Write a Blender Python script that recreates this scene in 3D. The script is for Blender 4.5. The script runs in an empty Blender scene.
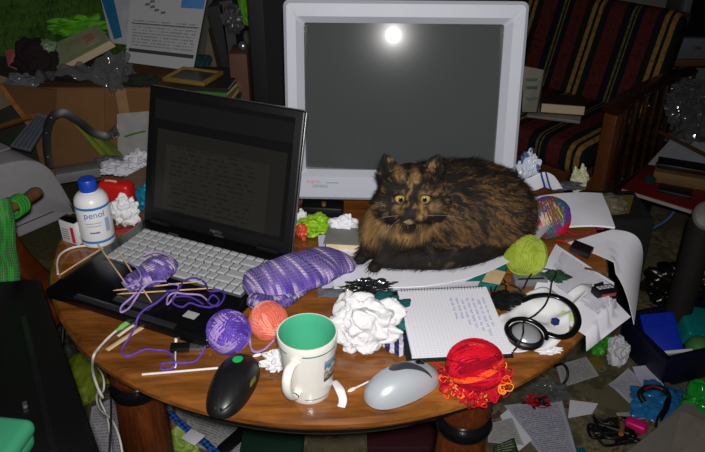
import bpy, bmesh, math, random
from mathutils import Vector, Matrix, Euler, noise
SC = bpy.context.scene
C = SC.collection
R = math.radians
PI = math.pi
CAM_H, FOC, PITCH = 1.47, 720.0, R(30)
TOP = 0.75                      # table top height


def ray(x, y):
    u = (x - 352.5) / FOC
    v = (y - 226.0) / FOC
    return Vector((u, math.cos(PITCH) - v * math.sin(PITCH), -(math.sin(PITCH) + v * math.cos(PITCH))))


def P(x, y, z=TOP):             # sighted point on a level surface of height z
    d = ray(x, y)
    return Vector((0, 0, CAM_H)) + d * ((z - CAM_H) / d.z)


def PY(x, y, Y):                # sighted point at distance Y
    d = ray(x, y)
    return Vector((0, 0, CAM_H)) + d * (Y / d.y)


def lin(c):
    o = []
    for v in c[:3]:
        v = v / 255.0
        o.append(v / 12.92 if v <= 0.04045 else ((v + 0.055) / 1.055) ** 2.4)
    return (o[0], o[1], o[2], 1.0)


# ------------------------------------------------------------------ materials
def newmat(name):
    m = bpy.data.materials.new(name)
    m.use_nodes = True
    nt = m.node_tree
    b = nt.nodes['Principled BSDF']
    return m, nt, b


def N(nt, typ, **kw):
    n = nt.nodes.new(typ)
    for k, v in kw.items():
        if k.startswith('i_'):
            n.inputs[k[2:]].default_value = v
        else:
            setattr(n, k, v)
    return n


def L(nt, a, b):
    nt.links.new(a, b)


def ramp(nt, fac, stops, interp='LINEAR'):
    r = N(nt, 'ShaderNodeValToRGB')
    r.color_ramp.interpolation = interp
    el = r.color_ramp.elements
    while len(el) < len(stops):
        el.new(0.5)
    for e, (p, c) in zip(el, stops):
        e.position = p
        e.color = c if len(c) == 4 and max(c) <= 1.0 else lin(c)
    L(nt, fac, r.inputs['Fac'])
    return r.outputs['Color']


def math_(nt, op, a, b=None, c=None):
    n = N(nt, 'ShaderNodeMath', operation=op)
    for i, v in enumerate((a, b, c)):
        if v is None:
            continue
        if isinstance(v, (int, float)):
            n.inputs[i].default_value = v
        else:
            L(nt, v, n.inputs[i])
    return n.outputs[0]


def mixc(nt, fac, a, b):
    n = N(nt, 'ShaderNodeMix', data_type='RGBA')
    if isinstance(fac, (int, float)):
        n.inputs[0].default_value = fac
    else:
        L(nt, fac, n.inputs[0])
    for s, v in ((6, a), (7, b)):
        if isinstance(v, tuple):
            n.inputs[s].default_value = v
        else:
            L(nt, v, n.inputs[s])
    return n.outputs[2]


def bump(nt, b, h, strength=0.3, dist=0.002):
    n = N(nt, 'ShaderNodeBump')
    n.inputs['Strength'].default_value = strength
    n.inputs['Distance'].default_value = dist
    L(nt, h, n.inputs['Height'])
    L(nt, n.outputs[0], b.inputs['Normal'])


def mat(name, col, rough=0.6, metal=0.0, var=0.12, scale=30.0, bmp=0.0, bdist=0.001, coat=0.0, spec=0.5,
        trans=0.0, alpha=1.0, sub=0.0):
    m, nt, b = newmat(name)
    tc = N(nt, 'ShaderNodeTexCoord')
    no = N(nt, 'ShaderNodeTexNoise', i_Scale=scale, i_Detail=5.0)
    L(nt, tc.outputs['Object'], no.inputs['Vector'])
    c = lin(col)
    lo = tuple(max(0, v * (1 - var)) for v in c[:3]) + (1,)
    hi = tuple(min(1, v * (1 + var)) for v in c[:3]) + (1,)
    L(nt, ramp(nt, no.outputs['Fac'], [(0.3, lo), (0.7, hi)]), b.inputs['Base Color'])
    b.inputs['Roughness'].default_value = rough
    b.inputs['Metallic'].default_value = metal
    b.inputs['Specular IOR Level'].default_value = spec
    b.inputs['Coat Weight'].default_value = coat
    b.inputs['Coat Roughness'].default_value = 0.1
    b.inputs['Transmission Weight'].default_value = trans
    b.inputs['Alpha'].default_value = alpha
    if sub:
        b.inputs['Subsurface Weight'].default_value = sub
        b.inputs['Subsurface Radius'].default_value = (0.01, 0.01, 0.01)
        b.inputs['Subsurface Scale'].default_value = 0.3
    if bmp:
        bump(nt, b, no.outputs['Fac'], bmp, bdist)
    return m


def wood_mat(name, dark, light, scale=6.0, rough=0.3, axis='X', coat=0.3, stretch=9.0):
    m, nt, b = newmat(name)
    tc = N(nt, 'ShaderNodeTexCoord')
    mp = N(nt, 'ShaderNodeMapping')
    s = {'X': (1, stretch, stretch), 'Y': (stretch, 1, stretch), 'Z': (stretch, stretch, 1)}[axis]
    mp.inputs['Scale'].default_value = s
    L(nt, tc.outputs['Object'], mp.inputs['Vector'])
    n1 = N(nt, 'ShaderNodeTexNoise', i_Scale=scale, i_Detail=8.0, i_Roughness=0.65, i_Distortion=1.2)
    L(nt, mp.outputs[0], n1.inputs['Vector'])
    n2 = N(nt, 'ShaderNodeTexNoise', i_Scale=scale * 6, i_Detail=3.0)
    L(nt, mp.outputs[0], n2.inputs['Vector'])
    f = math_(nt, 'ADD', math_(nt, 'MULTIPLY', n1.outputs['Fac'], 0.75), math_(nt, 'MULTIPLY', n2.outputs['Fac'], 0.25))
    mid = tuple((a + c) / 2 for a, c in zip(dark, light))
    L(nt, ramp(nt, f, [(0.34, dark), (0.5, mid), (0.66, light)]), b.inputs['Base Color'])
    b.inputs['Roughness'].default_value = rough
    b.inputs['Coat Weight'].default_value = coat
    b.inputs['Coat Roughness'].default_value = 0.15
    bump(nt, b, f, 0.08, 0.001)
    return m


def paper_mat(name, base=(232, 232, 238), ink=(70, 70, 80), lines=22, box=(0.1, 0.9, 0.08, 0.92), dens=0.5, words=28,
              rough=0.75, ruled=None):
    """paper with printed rows of words in its own UV space"""
    m, nt, b = newmat(name)
    uv = N(nt, 'ShaderNodeUVMap')
    sp = N(nt, 'ShaderNodeSeparateXYZ')
    L(nt, uv.outputs[0], sp.inputs[0])
    u, v = sp.outputs[0], sp.outputs[1]
    row = math_(nt, 'MULTIPLY', v, float(lines))
    fr = math_(nt, 'FRACT', row)
    fl = math_(nt, 'FLOOR', row)
    inrow = math_(nt, 'LESS_THAN', fr, 0.48)
    cb = N(nt, 'ShaderNodeCombineXYZ')
    L(nt, math_(nt, 'MULTIPLY', u, float(words)), cb.inputs[0])
    L(nt, math_(nt, 'MULTIPLY', fl, 7.31), cb.inputs[1])
    no = N(nt, 'ShaderNodeTexNoise', i_Scale=1.0, i_Detail=2.0)
    L(nt, cb.outputs[0], no.inputs['Vector'])
    word = math_(nt, 'GREATER_THAN', no.outputs['Fac'], 0.62 - 0.25 * dens)
    k = math_(nt, 'MULTIPLY', inrow, word)
    for val, lo, hi in ((u, box[0], box[1]), (v, box[2], box[3])):
        k = math_(nt, 'MULTIPLY', k, math_(nt, 'GREATER_THAN', val, lo))
        k = math_(nt, 'MULTIPLY', k, math_(nt, 'LESS_THAN', val, hi))
    k = math_(nt, 'MULTIPLY', k, 0.75)
    basec = lin(base)
    if ruled:
        g1 = math_(nt, 'LESS_THAN', math_(nt, 'FRACT', math_(nt, 'MULTIPLY', v, float(ruled))), 0.10)
        g2 = math_(nt, 'LESS_THAN', math_(nt, 'FRACT', math_(nt, 'MULTIPLY', u, float(ruled) * 0.85)), 0.10)
        g = math_(nt, 'MULTIPLY', math_(nt, 'MAXIMUM', g1, g2), 0.35)
        basec = mixc(nt, g, basec, lin((140, 160, 205)))
    L(nt, mixc(nt, k, basec, lin(ink)), b.inputs['Base Color'])
    b.inputs['Roughness'].default_value = rough
    b.inputs['Specular IOR Level'].default_value = 0.2
    return m


def knit_mat(name, cols, rows=26, cols_n=40, seed=0.0, band=9.0):
    m, nt, b = newmat(name)
    uv = N(nt, 'ShaderNodeUVMap')
    sp = N(nt, 'ShaderNodeSeparateXYZ')
    L(nt, uv.outputs[0], sp.inputs[0])
    u, v = sp.outputs[0], sp.outputs[1]
    row = math_(nt, 'MULTIPLY', u, float(rows))
    fl = math_(nt, 'FLOOR', row)
    cb = N(nt, 'ShaderNodeCombineXYZ')
    L(nt, math_(nt, 'MULTIPLY', fl, 3.7), cb.inputs[0])
    L(nt, math_(nt, 'MULTIPLY', v, band), cb.inputs[1])
    cb.inputs[2].default_value = seed
    no = N(nt, 'ShaderNodeTexNoise', i_Scale=1.0, i_Detail=1.5)
    L(nt, cb.outputs[0], no.inputs['Vector'])
    col = ramp(nt, no.outputs['Fac'], [(0.38, cols[0]), (0.46, cols[1]), (0.53, cols[2]), (0.60, cols[3])])
    L(nt, col, b.inputs['Base Color'])
    h1 = math_(nt, 'ABSOLUTE', math_(nt, 'SINE', math_(nt, 'MULTIPLY', row, PI)))
    zig = math_(nt, 'ADD', math_(nt, 'MULTIPLY', v, cols_n * PI), math_(nt, 'MULTIPLY', h1, 0.9))
    h2 = math_(nt, 'ABSOLUTE', math_(nt, 'SINE', zig))
    bump(nt, b, math_(nt, 'MULTIPLY', h1, h2), 0.9, 0.003)
    b.inputs['Roughness'].default_value = 0.9
    b.inputs['Specular IOR Level'].default_value = 0.15
    b.inputs['Sheen Weight'].default_value = 0.25
    return m


# ------------------------------------------------------------------ mesh helpers
def cube(bm, c=(0, 0, 0), s=(1, 1, 1), rot=None, bev=0.0, seg=2, mi=0):
    M = Matrix.Translation(Vector(c))
    if rot is not None:
        M = M @ (rot.to_4x4() if isinstance(rot, Matrix) else Euler(rot).to_matrix().to_4x4())
    M = M @ Matrix.Diagonal((s[0], s[1], s[2], 1))
    t = bmesh.new()
    bmesh.ops.create_cube(t, size=1.0, matrix=M)
    if bev:
        bmesh.ops.bevel(t, geom=list(t.edges), offset=bev, segments=seg, profile=0.5, affect='EDGES')
    for f in t.faces:
        f.material_index = mi
    merge(bm, t)
    return bm


def merge(bm, t):
    me = bpy.data.meshes.new('tmp')
    t.to_mesh(me)
    t.free()
    bm.from_mesh(me)
    bpy.data.meshes.remove(me)


def lathe(bm, prof, seg=32, c=(0, 0, 0), M=None, mi=0, mis=None):
    """profile of (radius, z) revolved about z"""
    c = Vector(c)
    rings = []
    for r, z in prof:
        if r < 1e-6:
            p = Vector((0, 0, z))
            p = (M @ p if M else p) + c
            rings.append([bm.verts.new(p)])
        else:
            rg = []
            for i in range(seg):
                a = 2 * PI * i / seg
                p = Vector((r * math.cos(a), r * math.sin(a), z))
                p = (M @ p if M else p) + c
                rg.append(bm.verts.new(p))
            rings.append(rg)
    for j in range(len(rings) - 1):
        A, B = rings[j], rings[j + 1]
        m_ = mis[j] if mis else mi
        for i in range(seg):
            i2 = (i + 1) % seg
            if len(A) == 1 and len(B) == 1:
                continue
            if len(A) == 1:
                f = bm.faces.new((A[0], B[i2], B[i]))
            elif len(B) == 1:
                f = bm.faces.new((A[i], A[i2], B[0]))
            else:
                f = bm.faces.new((A[i], A[i2], B[i2], B[i]))
            f.material_index = m_
    return bm


def spline(pts, n=8, closed=False):
    pts = [Vector(p) for p in pts]
    out = []
    m = len(pts)
    rng = m if closed else m - 1
    for i in range(rng):
        g = (lambda k: pts[k % m]) if closed else (lambda k: pts[max(0, min(m - 1, k))])
        a, b, c, d = g(i - 1), g(i), g(i + 1), g(i + 2)
        for k in range(n):
            t = k / n
            out.append(0.5 * ((2 * b) + (c - a) * t + (2 * a - 5 * b + 4 * c - d) * t * t + (3 * b - a - 3 * c + d) * t ** 3))
    if not closed:
        out.append(pts[-1])
    return out


def tube(bm, pts, r, sides=6, closed=False, mi=0, flat=1.0, up=None):
    pts = [Vector(p) for p in pts]
    n = len(pts)
    rr = r if isinstance(r, (list, tuple)) else [r] * n
    rings = []
    prev = None
    for i in range(n):
        if closed:
            t = pts[(i + 1) % n] - pts[i - 1]
        else:
            t = pts[min(n - 1, i + 1)] - pts[max(0, i - 1)]
        if t.length < 1e-9:
            t = Vector((1, 0, 0))
        t.normalize()
        if up is not None:
            nn = Vector(up) - t * t.dot(Vector(up))
        elif prev is None:
            nn = Vector((0, 0, 1)) - t * t.z
            if nn.length < 0.1:
                nn = Vector((1, 0, 0)) - t * t.x
        else:
            nn = prev - t * t.dot(prev)
        if nn.length < 1e-6:
            nn = t.orthogonal()
        nn.normalize()
        prev = nn
        bb = t.cross(nn)
        rings.append([bm.verts.new(pts[i] + (nn * math.cos(2 * PI * k / sides) * flat + bb * math.sin(2 * PI * k / sides)) * rr[i])
                      for k in range(sides)])
    for i in range(n if closed else n - 1):
        A, B = rings[i], rings[(i + 1) % n]
        for k in range(sides):
            f = bm.faces.new((A[k], A[(k + 1) % sides], B[(k + 1) % sides], B[k]))
            f.material_index = mi
    if not closed:
        f = bm.faces.new(list(reversed(rings[0])))
        f.material_index = mi
        f = bm.faces.new(rings[-1])
        f.material_index = mi
    return bm


def ellips(bm, c, r, rot=None, sub=3, mi=0):
    M = Matrix.Translation(Vector(c))
    if rot is not None:
        M = M @ (rot.to_4x4() if isinstance(rot, Matrix) else Euler(rot).to_matrix().to_4x4())
    M = M @ Matrix.Diagonal((r[0], r[1], r[2], 1))
    t = bmesh.new()
    bmesh.ops.create_icosphere(t, subdivisions=sub, radius=1.0, matrix=M)
    for f in t.faces:
        f.material_index = mi
    merge(bm, t)
    return bm


def prism(bm, poly, z0, z1, bev=0.0, M=None, mi=0):
    """polygon of (x, y) extruded from z0 to z1"""
    t = bmesh.new()
    lo = [t.verts.new((x, y, z0)) for x, y in poly]
    hi = [t.verts.new((x, y, z1)) for x, y in poly]
    t.faces.new(list(reversed(lo)))
    t.faces.new(hi)
    n = len(poly)
    for i in range(n):
        t.faces.new((lo[i], lo[(i + 1) % n], hi[(i + 1) % n], hi[i]))
    bmesh.ops.recalc_face_normals(t, faces=list(t.faces))
    if bev:
        bmesh.ops.bevel(t, geom=list(t.edges), offset=bev, segments=2, profile=0.5, affect='EDGES')
    for f in t.faces:
        f.material_index = mi
    if M is not None:
        t.transform(M)
    merge(bm, t)
    return bm


def sheet(corners, nx=14, ny=14, amp=0.0, freq=12.0, seed=0, thick=0.0006, fold=None, keep=None, lift=None):
    """thin sheet A-B-C-D with gentle waves; fold(u, v) -> extra offset vector; keep = lowest z"""
    A, B, Cc, D = [Vector(c) for c in corners]
    bm = bmesh.new()
    uvl = bm.loops.layers.uv.new('UVMap')
    g = []
    for j in range(ny + 1):
        v = j / ny
        rw = []
        for i in range(nx + 1):
            u = i / nx
            p = A * (1 - u) * (1 - v) + B * u * (1 - v) + Cc * u * v + D * (1 - u) * v
            if amp:
                p = p + Vector((0, 0, amp * (0.5 + noise.noise(Vector((p.x * freq + seed * 7.1, p.y * freq, p.z * freq + seed))))))
            if fold:
                p = p + Vector(fold(u, v))
            if keep is not None:
                p.z = max(p.z, keep)
            if lift is not None and (p.xy - Vector((-0.042, 1.248))).length < 0.545:
                p.z = max(p.z, TOP + lift)
            rw.append((bm.verts.new(p), u, v))
        g.append(rw)
    for j in range(ny):
        for i in range(nx):
            q = [g[j][i], g[j][i + 1], g[j + 1][i + 1], g[j + 1][i]]
            f = bm.faces.new([k[0] for k in q])
            for lp, k in zip(f.loops, q):
                lp[uvl].uv = (k[1], k[2])
    bmesh.ops.recalc_face_normals(bm, faces=list(bm.faces))
    if sum(f.normal.z for f in bm.faces) < 0:
        bmesh.ops.reverse_faces(bm, faces=list(bm.faces))
    if thick:
        bmesh.ops.solidify(bm, geom=list(bm.faces), thickness=thick)
    return bm


def crumple(c, r, seed=0, amp=0.3, freq=2.2, sub=5, flat=None):
    """a crushed ball with sharp creases"""
    bm = bmesh.new()
    bmesh.ops.create_icosphere(bm, subdivisions=sub, radius=1.0)
    c = Vector(c)
    for v in bm.verts:
        d = v.co.normalized()
        sk = Vector((noise.noise(d * 2 + Vector((seed, 0, 0))), noise.noise(d * 2 + Vector((0, seed, 0))), noise.noise(d * 2 + Vector((0, 0, seed))))) * 0.9
        q = d * freq + sk * 0.5 + Vector((seed * 3.7, seed * 1.3, -seed * 2.1))
        a = abs(noise.noise(q)) * 2 + abs(noise.noise(q * 2.1 + sk)) * 0.6 + abs(noise.noise(q * 4.3)) * 0.22
        k = 1 - amp * 1.0 + amp * a
        sh = Vector((noise.noise(q * 1.7 + Vector((9, 0, 0))), noise.noise(q * 1.7 + Vector((0, 9, 0))), noise.noise(q * 1.7 + Vector((0, 0, 9))))) * amp * 0.22
        d2 = d * k + sh
        p = Vector((d2.x * r[0], d2.y * r[1], d2.z * r[2])) + c
        if flat is not None:
            p.z = max(p.z, flat)
        v.co = p
    return bm


def loft(path, widths, heights, sides=20, up=(0, 0, 1), power=2.0, caps=True, n=6):
    """flattened tube along a path with UV (u along, v round)"""
    pts = spline(path, n)
    m = len(pts)

    def ip(arr, i):
        t = i / (m - 1) * (len(arr) - 1)
        k = min(int(t), len(arr) - 2)
        f = t - k
        f = f * f * (3 - 2 * f)
        return arr[k] * (1 - f) + arr[k + 1] * f
    bm = bmesh.new()
    uvl = bm.loops.layers.uv.new('UVMap')
    rings = []
    up = Vector(up)
    for i in range(m):
        t = (pts[min(m - 1, i + 1)] - pts[max(0, i - 1)]).normalized()
        s = t.cross(up).normalized()
        w = s.cross(t).normalized()
        a, b = ip(widths, i), ip(heights, i)
        rg = []
        for k in range(sides):
            an = 2 * PI * k / sides
            cx, cy = math.cos(an), math.sin(an)
            cx = math.copysign(abs(cx) ** (2 / power), cx)
            cy = math.copysign(abs(cy) ** (2 / power), cy)
            rg.append(bm.verts.new(pts[i] + s * cx * a + w * cy * b))
        rings.append(rg)
    for i in range(m - 1):
        for k in range(sides):
            k2 = (k + 1) % sides
            f = bm.faces.new((rings[i][k], rings[i][k2], rings[i + 1][k2], rings[i + 1][k]))
            us = (i / (m - 1), i / (m - 1), (i + 1) / (m - 1), (i + 1) / (m - 1))
            vs = (k / sides, (k + 1) / sides, (k + 1) / sides, k / sides)
            for lp, a, b in zip(f.loops, us, vs):
                lp[uvl].uv = (a, b)
    if caps:
        bm.faces.new(list(reversed(rings[0])))
        bm.faces.new(rings[-1])
    bmesh.ops.recalc_face_normals(bm, faces=list(bm.faces))
    return bm


def remeshed(bm, voxel, smooth=4, floor=None):
    """weld overlapping volumes into one skin"""
    me = bpy.data.meshes.new('tmp')
    bm.to_mesh(me)
    bm.free()
    o = bpy.data.objects.new('tmp', me)
    C.objects.link(o)
    md = o.modifiers.new('r', 'REMESH')
    md.mode = 'VOXEL'
    md.voxel_size = voxel
    if smooth:
        s = o.modifiers.new('s', 'SMOOTH')
        s.factor = 0.5
        s.iterations = smooth
    dg = bpy.context.evaluated_depsgraph_get()
    dg.update()
    out = bpy.data.meshes.new_from_object(o.evaluated_get(dg))
    bpy.data.objects.remove(o)
    bpy.data.meshes.remove(me)
    nb = bmesh.new()
    nb.from_mesh(out)
    bpy.data.meshes.remove(out)
    if floor is not None:
        for v in nb.verts:
            v.co.z = max(v.co.z, floor)
    return nb


# ------------------------------------------------------------------ object helpers
ROOTM = {}


def tag(o, label, cat, group=None, kind=None):
    o['label'] = label
    o['category'] = cat
    if group:
        o['group'] = group
    if kind:
        o['kind'] = kind
    return o


def finish(me, smooth):
    if smooth:
        me.shade_smooth()
        me.set_sharp_from_angle(angle=R(smooth if smooth > 1 else 42))


def obj(name, bm, m, parent=None, smooth=42, world=False, label=None, loc=None):
    """one mesh object; world=True when the shape was laid out in world space"""
    if world and parent is not None:
        bm.transform(ROOTM[parent.name].inverted())
    bm.normal_update()
    me = bpy.data.meshes.new(name)
    bm.to_mesh(me)
    bm.free()
    for k in (m if isinstance(m, (list, tuple)) else [m]):
        me.materials.append(k)
    finish(me, smooth)
    o = bpy.data.objects.new(name, me)
    C.objects.link(o)
    if parent is not None:
        o.parent = parent
    if loc is not None:
        o.location = loc
    ROOTM[o.name] = (ROOTM[parent.name] if parent is not None else Matrix()) @ (Matrix.Translation(Vector(loc)) if loc is not None else Matrix())
    if label:
        o['label'] = label
    return o


def solo(name, label, cat, bm, m, group=None, smooth=42, kind=None):
    """a thing that is one mesh, laid out in world space; its origin goes to its base"""
    lo = Vector((1e9,) * 3)
    hi = -lo
    for v in bm.verts:
        for i in range(3):
            lo[i] = min(lo[i], v.co[i])
            hi[i] = max(hi[i], v.co[i])
    base = Vector(((lo.x + hi.x) / 2, (lo.y + hi.y) / 2, lo.z))
    bm.transform(Matrix.Translation(-base))
    o = obj(name, bm, m, None, smooth, loc=base)
    return tag(o, label, cat, group, kind)


def thing(name, label, cat, loc=(0, 0, 0), rotz=0.0, group=None, rot=None):
    o = bpy.data.objects.new(name, None)
    o.empty_display_size = 0.03
    C.objects.link(o)
    o.location = loc
    e = Euler(rot) if rot else Euler((0, 0, rotz))
    o.rotation_euler = e
    ROOTM[o.name] = Matrix.Translation(Vector(loc)) @ e.to_matrix().to_4x4()
    return tag(o, label, cat, group)


def struct(name, bm, m, smooth=0):
    o = obj(name, bm, m, None, smooth)
    o['kind'] = 'structure'
    return o


def lettering(name, s, size, m, parent, M, extrude=0.0002, align='CENTER', bend=None, world=False):
    cu = bpy.data.curves.new('t', 'FONT')
    cu.body = s
    cu.size = size
    cu.extrude = extrude
    cu.align_x = align
    o = bpy.data.objects.new('t', cu)
    C.objects.link(o)
    dg = bpy.context.evaluated_depsgraph_get()
    dg.update()
    me = bpy.data.meshes.new_from_object(o.evaluated_get(dg))
    bpy.data.objects.remove(o)
    bm = bmesh.new()
    bm.from_mesh(me)
    bpy.data.meshes.remove(me)
    if bend:
        bmesh.ops.subdivide_edges(bm, edges=[e for e in bm.edges if e.calc_length() > size * 0.2], cuts=2)
        for v in bm.verts:
            a = v.co.x / bend
            rr = bend + v.co.z
            v.co = Vector((rr * math.sin(a), -rr * math.cos(a), v.co.y))
    bm.transform(M)
    return obj(name, bm, m, parent, 0, world)


def B():
    return bmesh.new()


def yarn_ball(name, label, c, r, mats, n=70, sr=0.0016, seed=1, group=None, squash=1.0, bundle=4, bias=(1, 1, 1)):
    rnd = random.Random(seed)
    bm = B()
    ellips(bm, (0, 0, r * squash), (r * 0.9, r * 0.9, r * 0.9 * squash), sub=3)
    for k in range(n):
        if k % bundle == 0:
            a0_ = Vector((rnd.gauss(0, bias[0]), rnd.gauss(0, bias[1]), rnd.gauss(0, bias[2]))).normalized()
            off0 = rnd.uniform(-0.5, 0.5) * r
            lay = rnd.uniform(0.965, 1.02)
            ph = rnd.uniform(0, 6.28)
            col_ = rnd.randrange(len(mats))
        a = (a0_ + Vector((rnd.gauss(0, .02), rnd.gauss(0, .02), rnd.gauss(0, .02)))).normalized()
        e1 = a.orthogonal().normalized()
        e2 = a.cross(e1)
        off = max(-0.85 * r, min(0.85 * r, off0 + (k % bundle - bundle / 2) * sr * 1.75))
        rr = math.sqrt(max(1e-6, r * r - off * off)) * lay * rnd.uniform(0.995, 1.005)
        pts = []
        for i in range(30):
            t = 2 * PI * i / 30
            q = e1 * math.cos(t) * rr + e2 * math.sin(t) * rr + a * (off + 0.06 * r * math.sin(2 * t + ph))
            q.z = q.z * squash + r * squash
            q.z = max(q.z, sr)
            pts.append(q)
        tube(bm, pts, sr, 5, True, mi=col_)
    o = obj(name, bm, mats, None, 60, loc=Vector(c))
    ROOTM[o.name] = Matrix.Translation(Vector(c))
    return tag(o, label, 'yarn ball', group)


def strand(px, r=0.0016, n=7, sides=6):
    """tube through sighted points (x, y, z)"""
    bm = B()
    tube(bm, spline([P(*p) for p in px], n), r, sides)
    return bm


# ================================================================== shared materials
M = {}
M['white_plastic'] = mat('white_plastic', (225, 225, 222), 0.4)
M['black_plastic'] = mat('black_plastic', (14, 14, 16), 0.42)
M['black_gloss'] = mat('black_gloss', (12, 12, 14), 0.22)
M['grey_plastic'] = mat('grey_plastic', (196, 198, 204), 0.45, var=0.03)
M['cable_white'] = mat('cable_white', (205, 202, 195), 0.5)
M['cable_black'] = mat('cable_black', (16, 16, 18), 0.45)
M['metal'] = mat('metal', (190, 190, 195), 0.3, 0.9)
M['white_paper'] = mat('white_paper', (228, 228, 236), 0.8, var=0.03, spec=0.2)
M['lavender_paper'] = mat('lavender_paper', (205, 203, 226), 0.75, var=0.03, spec=0.2)
M['tissue'] = mat('tissue', (218, 218, 220), 0.9, var=0.02, spec=0.1, scale=60, bmp=0.25, bdist=0.002, sub=0.15)
M['cotton'] = mat('cotton', (243, 240, 236), 0.9, var=0.03, spec=0.1)
M['bamboo'] = wood_mat('bamboo', (176, 138, 92), (226, 196, 150), 20, 0.45, 'X', 0.1, 1.0)
M['table_wood'] = wood_mat('table_wood', (82, 46, 17), (158, 98, 44), 3.2, 0.22, 'X', 0.6, 7.0)
M['table_edge'] = wood_mat('table_edge', (84, 46, 18), (146, 88, 40), 5.0, 0.25, 'X', 0.5, 3.0)
M['leg_wood'] = wood_mat('leg_wood', (52, 22, 8), (104, 52, 22), 5.0, 0.3, 'Z', 0.5, 7.0)
M['dark_wood'] = wood_mat('dark_wood', (26, 13, 7), (66, 36, 18), 5.0, 0.35, 'X', 0.3, 6.0)
M['arm_wood'] = wood_mat('arm_wood', (78, 34, 12), (132, 66, 26), 5.0, 0.35, 'Y', 0.3, 6.0)
M['pale_wood'] = wood_mat('pale_wood', (120, 74, 34), (182, 126, 70), 6.0, 0.4, 'X', 0.2, 5.0)
M['cardboard'] = mat('cardboard', (100, 70, 42), 0.85, var=0.08, scale=14, spec=0.15)
M['cardboard_light'] = mat('cardboard_light', (122, 88, 56), 0.85, var=0.08, scale=14, spec=0.15)
M['book_pages'] = mat('book_pages', (214, 196, 160), 0.85, var=0.10, scale=180)
M['teal'] = mat('teal', (10, 96, 92), 0.6)
M['ink_blue'] = mat('ink_blue', (84, 90, 150), 0.6)
M['dark_cloth'] = mat('dark_cloth', (20, 19, 20), 0.95, scale=60, var=0.3, bmp=0.3, spec=0.1)


def film(name, col, alpha=0.35, rough=0.12):
    m, nt, b = newmat(name)
    b.inputs['Base Color'].default_value = lin(col)
    b.inputs['Roughness'].default_value = rough
    b.inputs['Alpha'].default_value = alpha
    b.inputs['Specular IOR Level'].default_value = 0.9
    tc = N(nt, 'ShaderNodeTexCoord')
    no = N(nt, 'ShaderNodeTexNoise', i_Scale=55.0, i_Detail=4.0)
    L(nt, tc.outputs['Object'], no.inputs['Vector'])
    bump(nt, b, no.outputs['Fac'], 0.6, 0.004)
    return m


M['clear_film'] = film('clear_film', (120, 122, 125), 0.32, 0.08)
M['grey_film'] = film('grey_film', (120, 124, 130), 0.75, 0.25)
M['bin_liner'] = film('bin_liner', (22, 19, 17), 1.0, 0.3)


# ================================================================== setting
def carpet():
    m, nt, b = newmat('carpet')
    tc = N(nt, 'ShaderNodeTexCoord')
    v = N(nt, 'ShaderNodeTexVoronoi', i_Scale=13.0)
    nz = N(nt, 'ShaderNodeTexNoise', i_Scale=22.0, i_Detail=4.0)
    n3 = N(nt, 'ShaderNodeTexNoise', i_Scale=350.0, i_Detail=2.0)
    mx = N(nt, 'ShaderNodeVectorMath', operation='ADD')
    sc = N(nt, 'ShaderNodeVectorMath', operation='SCALE')
    sc.inputs['Scale'].default_value = 0.16
    L(nt, tc.outputs['Object'], nz.inputs['Vector'])
    L(nt, nz.outputs['Color'], sc.inputs[0])
    L(nt, tc.outputs['Object'], mx.inputs[0])
    L(nt, sc.outputs[0], mx.inputs[1])
    L(nt, mx.outputs[0], v.inputs['Vector'])
    L(nt, tc.outputs['Object'], n3.inputs['Vector'])
    flower = ramp(nt, v.outputs['Distance'], [(0.0, (128, 84, 76)), (0.2, (98, 62, 60)), (0.36, (152, 142, 112)), (0.5, (116, 106, 80)), (0.75, (92, 88, 66))])
    sel = ramp(nt, v.outputs['Color'], [(0.30, (0.1, 0.1, 0.1, 1)), (0.5, (1, 1, 1, 1))])
    c = mixc(nt, sel, lin((124, 116, 88)), flower)
    c2 = mixc(nt, math_(nt, 'MULTIPLY', n3.outputs['Fac'], 0.5), c, lin((42, 40, 32)))
    L(nt, c2, b.inputs['Base Color'])
    b.inputs['Roughness'].default_value = 0.97
    b.inputs['Specular IOR Level'].default_value = 0.05
    bump(nt, b, n3.outputs['Fac'], 0.6, 0.004)
    return m


M['carpet'] = carpet()
M['wall'] = mat('wall', (116, 116, 106), 0.9, var=0.05, scale=8)
M['white_paint'] = mat('white_paint', (205, 203, 196), 0.5, var=0.04)
bm = B(); cube(bm, (0.2, 1.0, -0.02), (4.6, 5.3, 0.04)); struct('floor', bm, M['carpet'])
WB = 3.55
WX0, WX1, WZ0, WZ1 = -2.05, -1.0, 0.30, 2.0
bm = B()
cube(bm, ((-2.1 + WX0) / 2, WB + 0.06, 1.25), (WX0 + 2.1, 0.12, 2.5))
cube(bm, ((WX1 + 2.5) / 2, WB + 0.06, 1.25), (2.5 - WX1, 0.12, 2.5))
cube(bm, ((WX0 + WX1) / 2, WB + 0.06, WZ0 / 2), (WX1 - WX0, 0.12, WZ0))
cube(bm, ((WX0 + WX1) / 2, WB + 0.06, (WZ1 + 2.5) / 2), (WX1 - WX0, 0.12, 2.5 - WZ1))
struct('wall_back', bm, M['wall'])
bm = B(); cube(bm, (2.5, 1.0, 1.25), (0.1, 5.3, 2.5)); struct('wall_right', bm, M['wall'])
bm = B(); cube(bm, (-2.1, 1.0, 1.25), (0.1, 5.3, 2.5)); struct('wall_left', bm, M['wall'])
bm = B(); cube(bm, (0.2, -1.65, 1.25), (4.6, 0.1, 2.5)); struct('wall_front', bm, M['wall'])
bm = B(); cube(bm, (0.2, 1.0, 2.55), (4.7, 5.4, 0.1)); struct('ceiling', bm, M['wall'])
bm = B(); cube(bm, (0.75, WB - 0.01, 0.05), (3.5, 0.02, 0.1), bev=0.004); struct('baseboard_back', bm, M['white_paint'])
bm = B()
for x in (WX0 + 0.03, WX1 - 0.03):
    cube(bm, (x, WB + 0.04, (WZ0 + WZ1) / 2), (0.06, 0.07, WZ1 - WZ0), bev=0.006)
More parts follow.
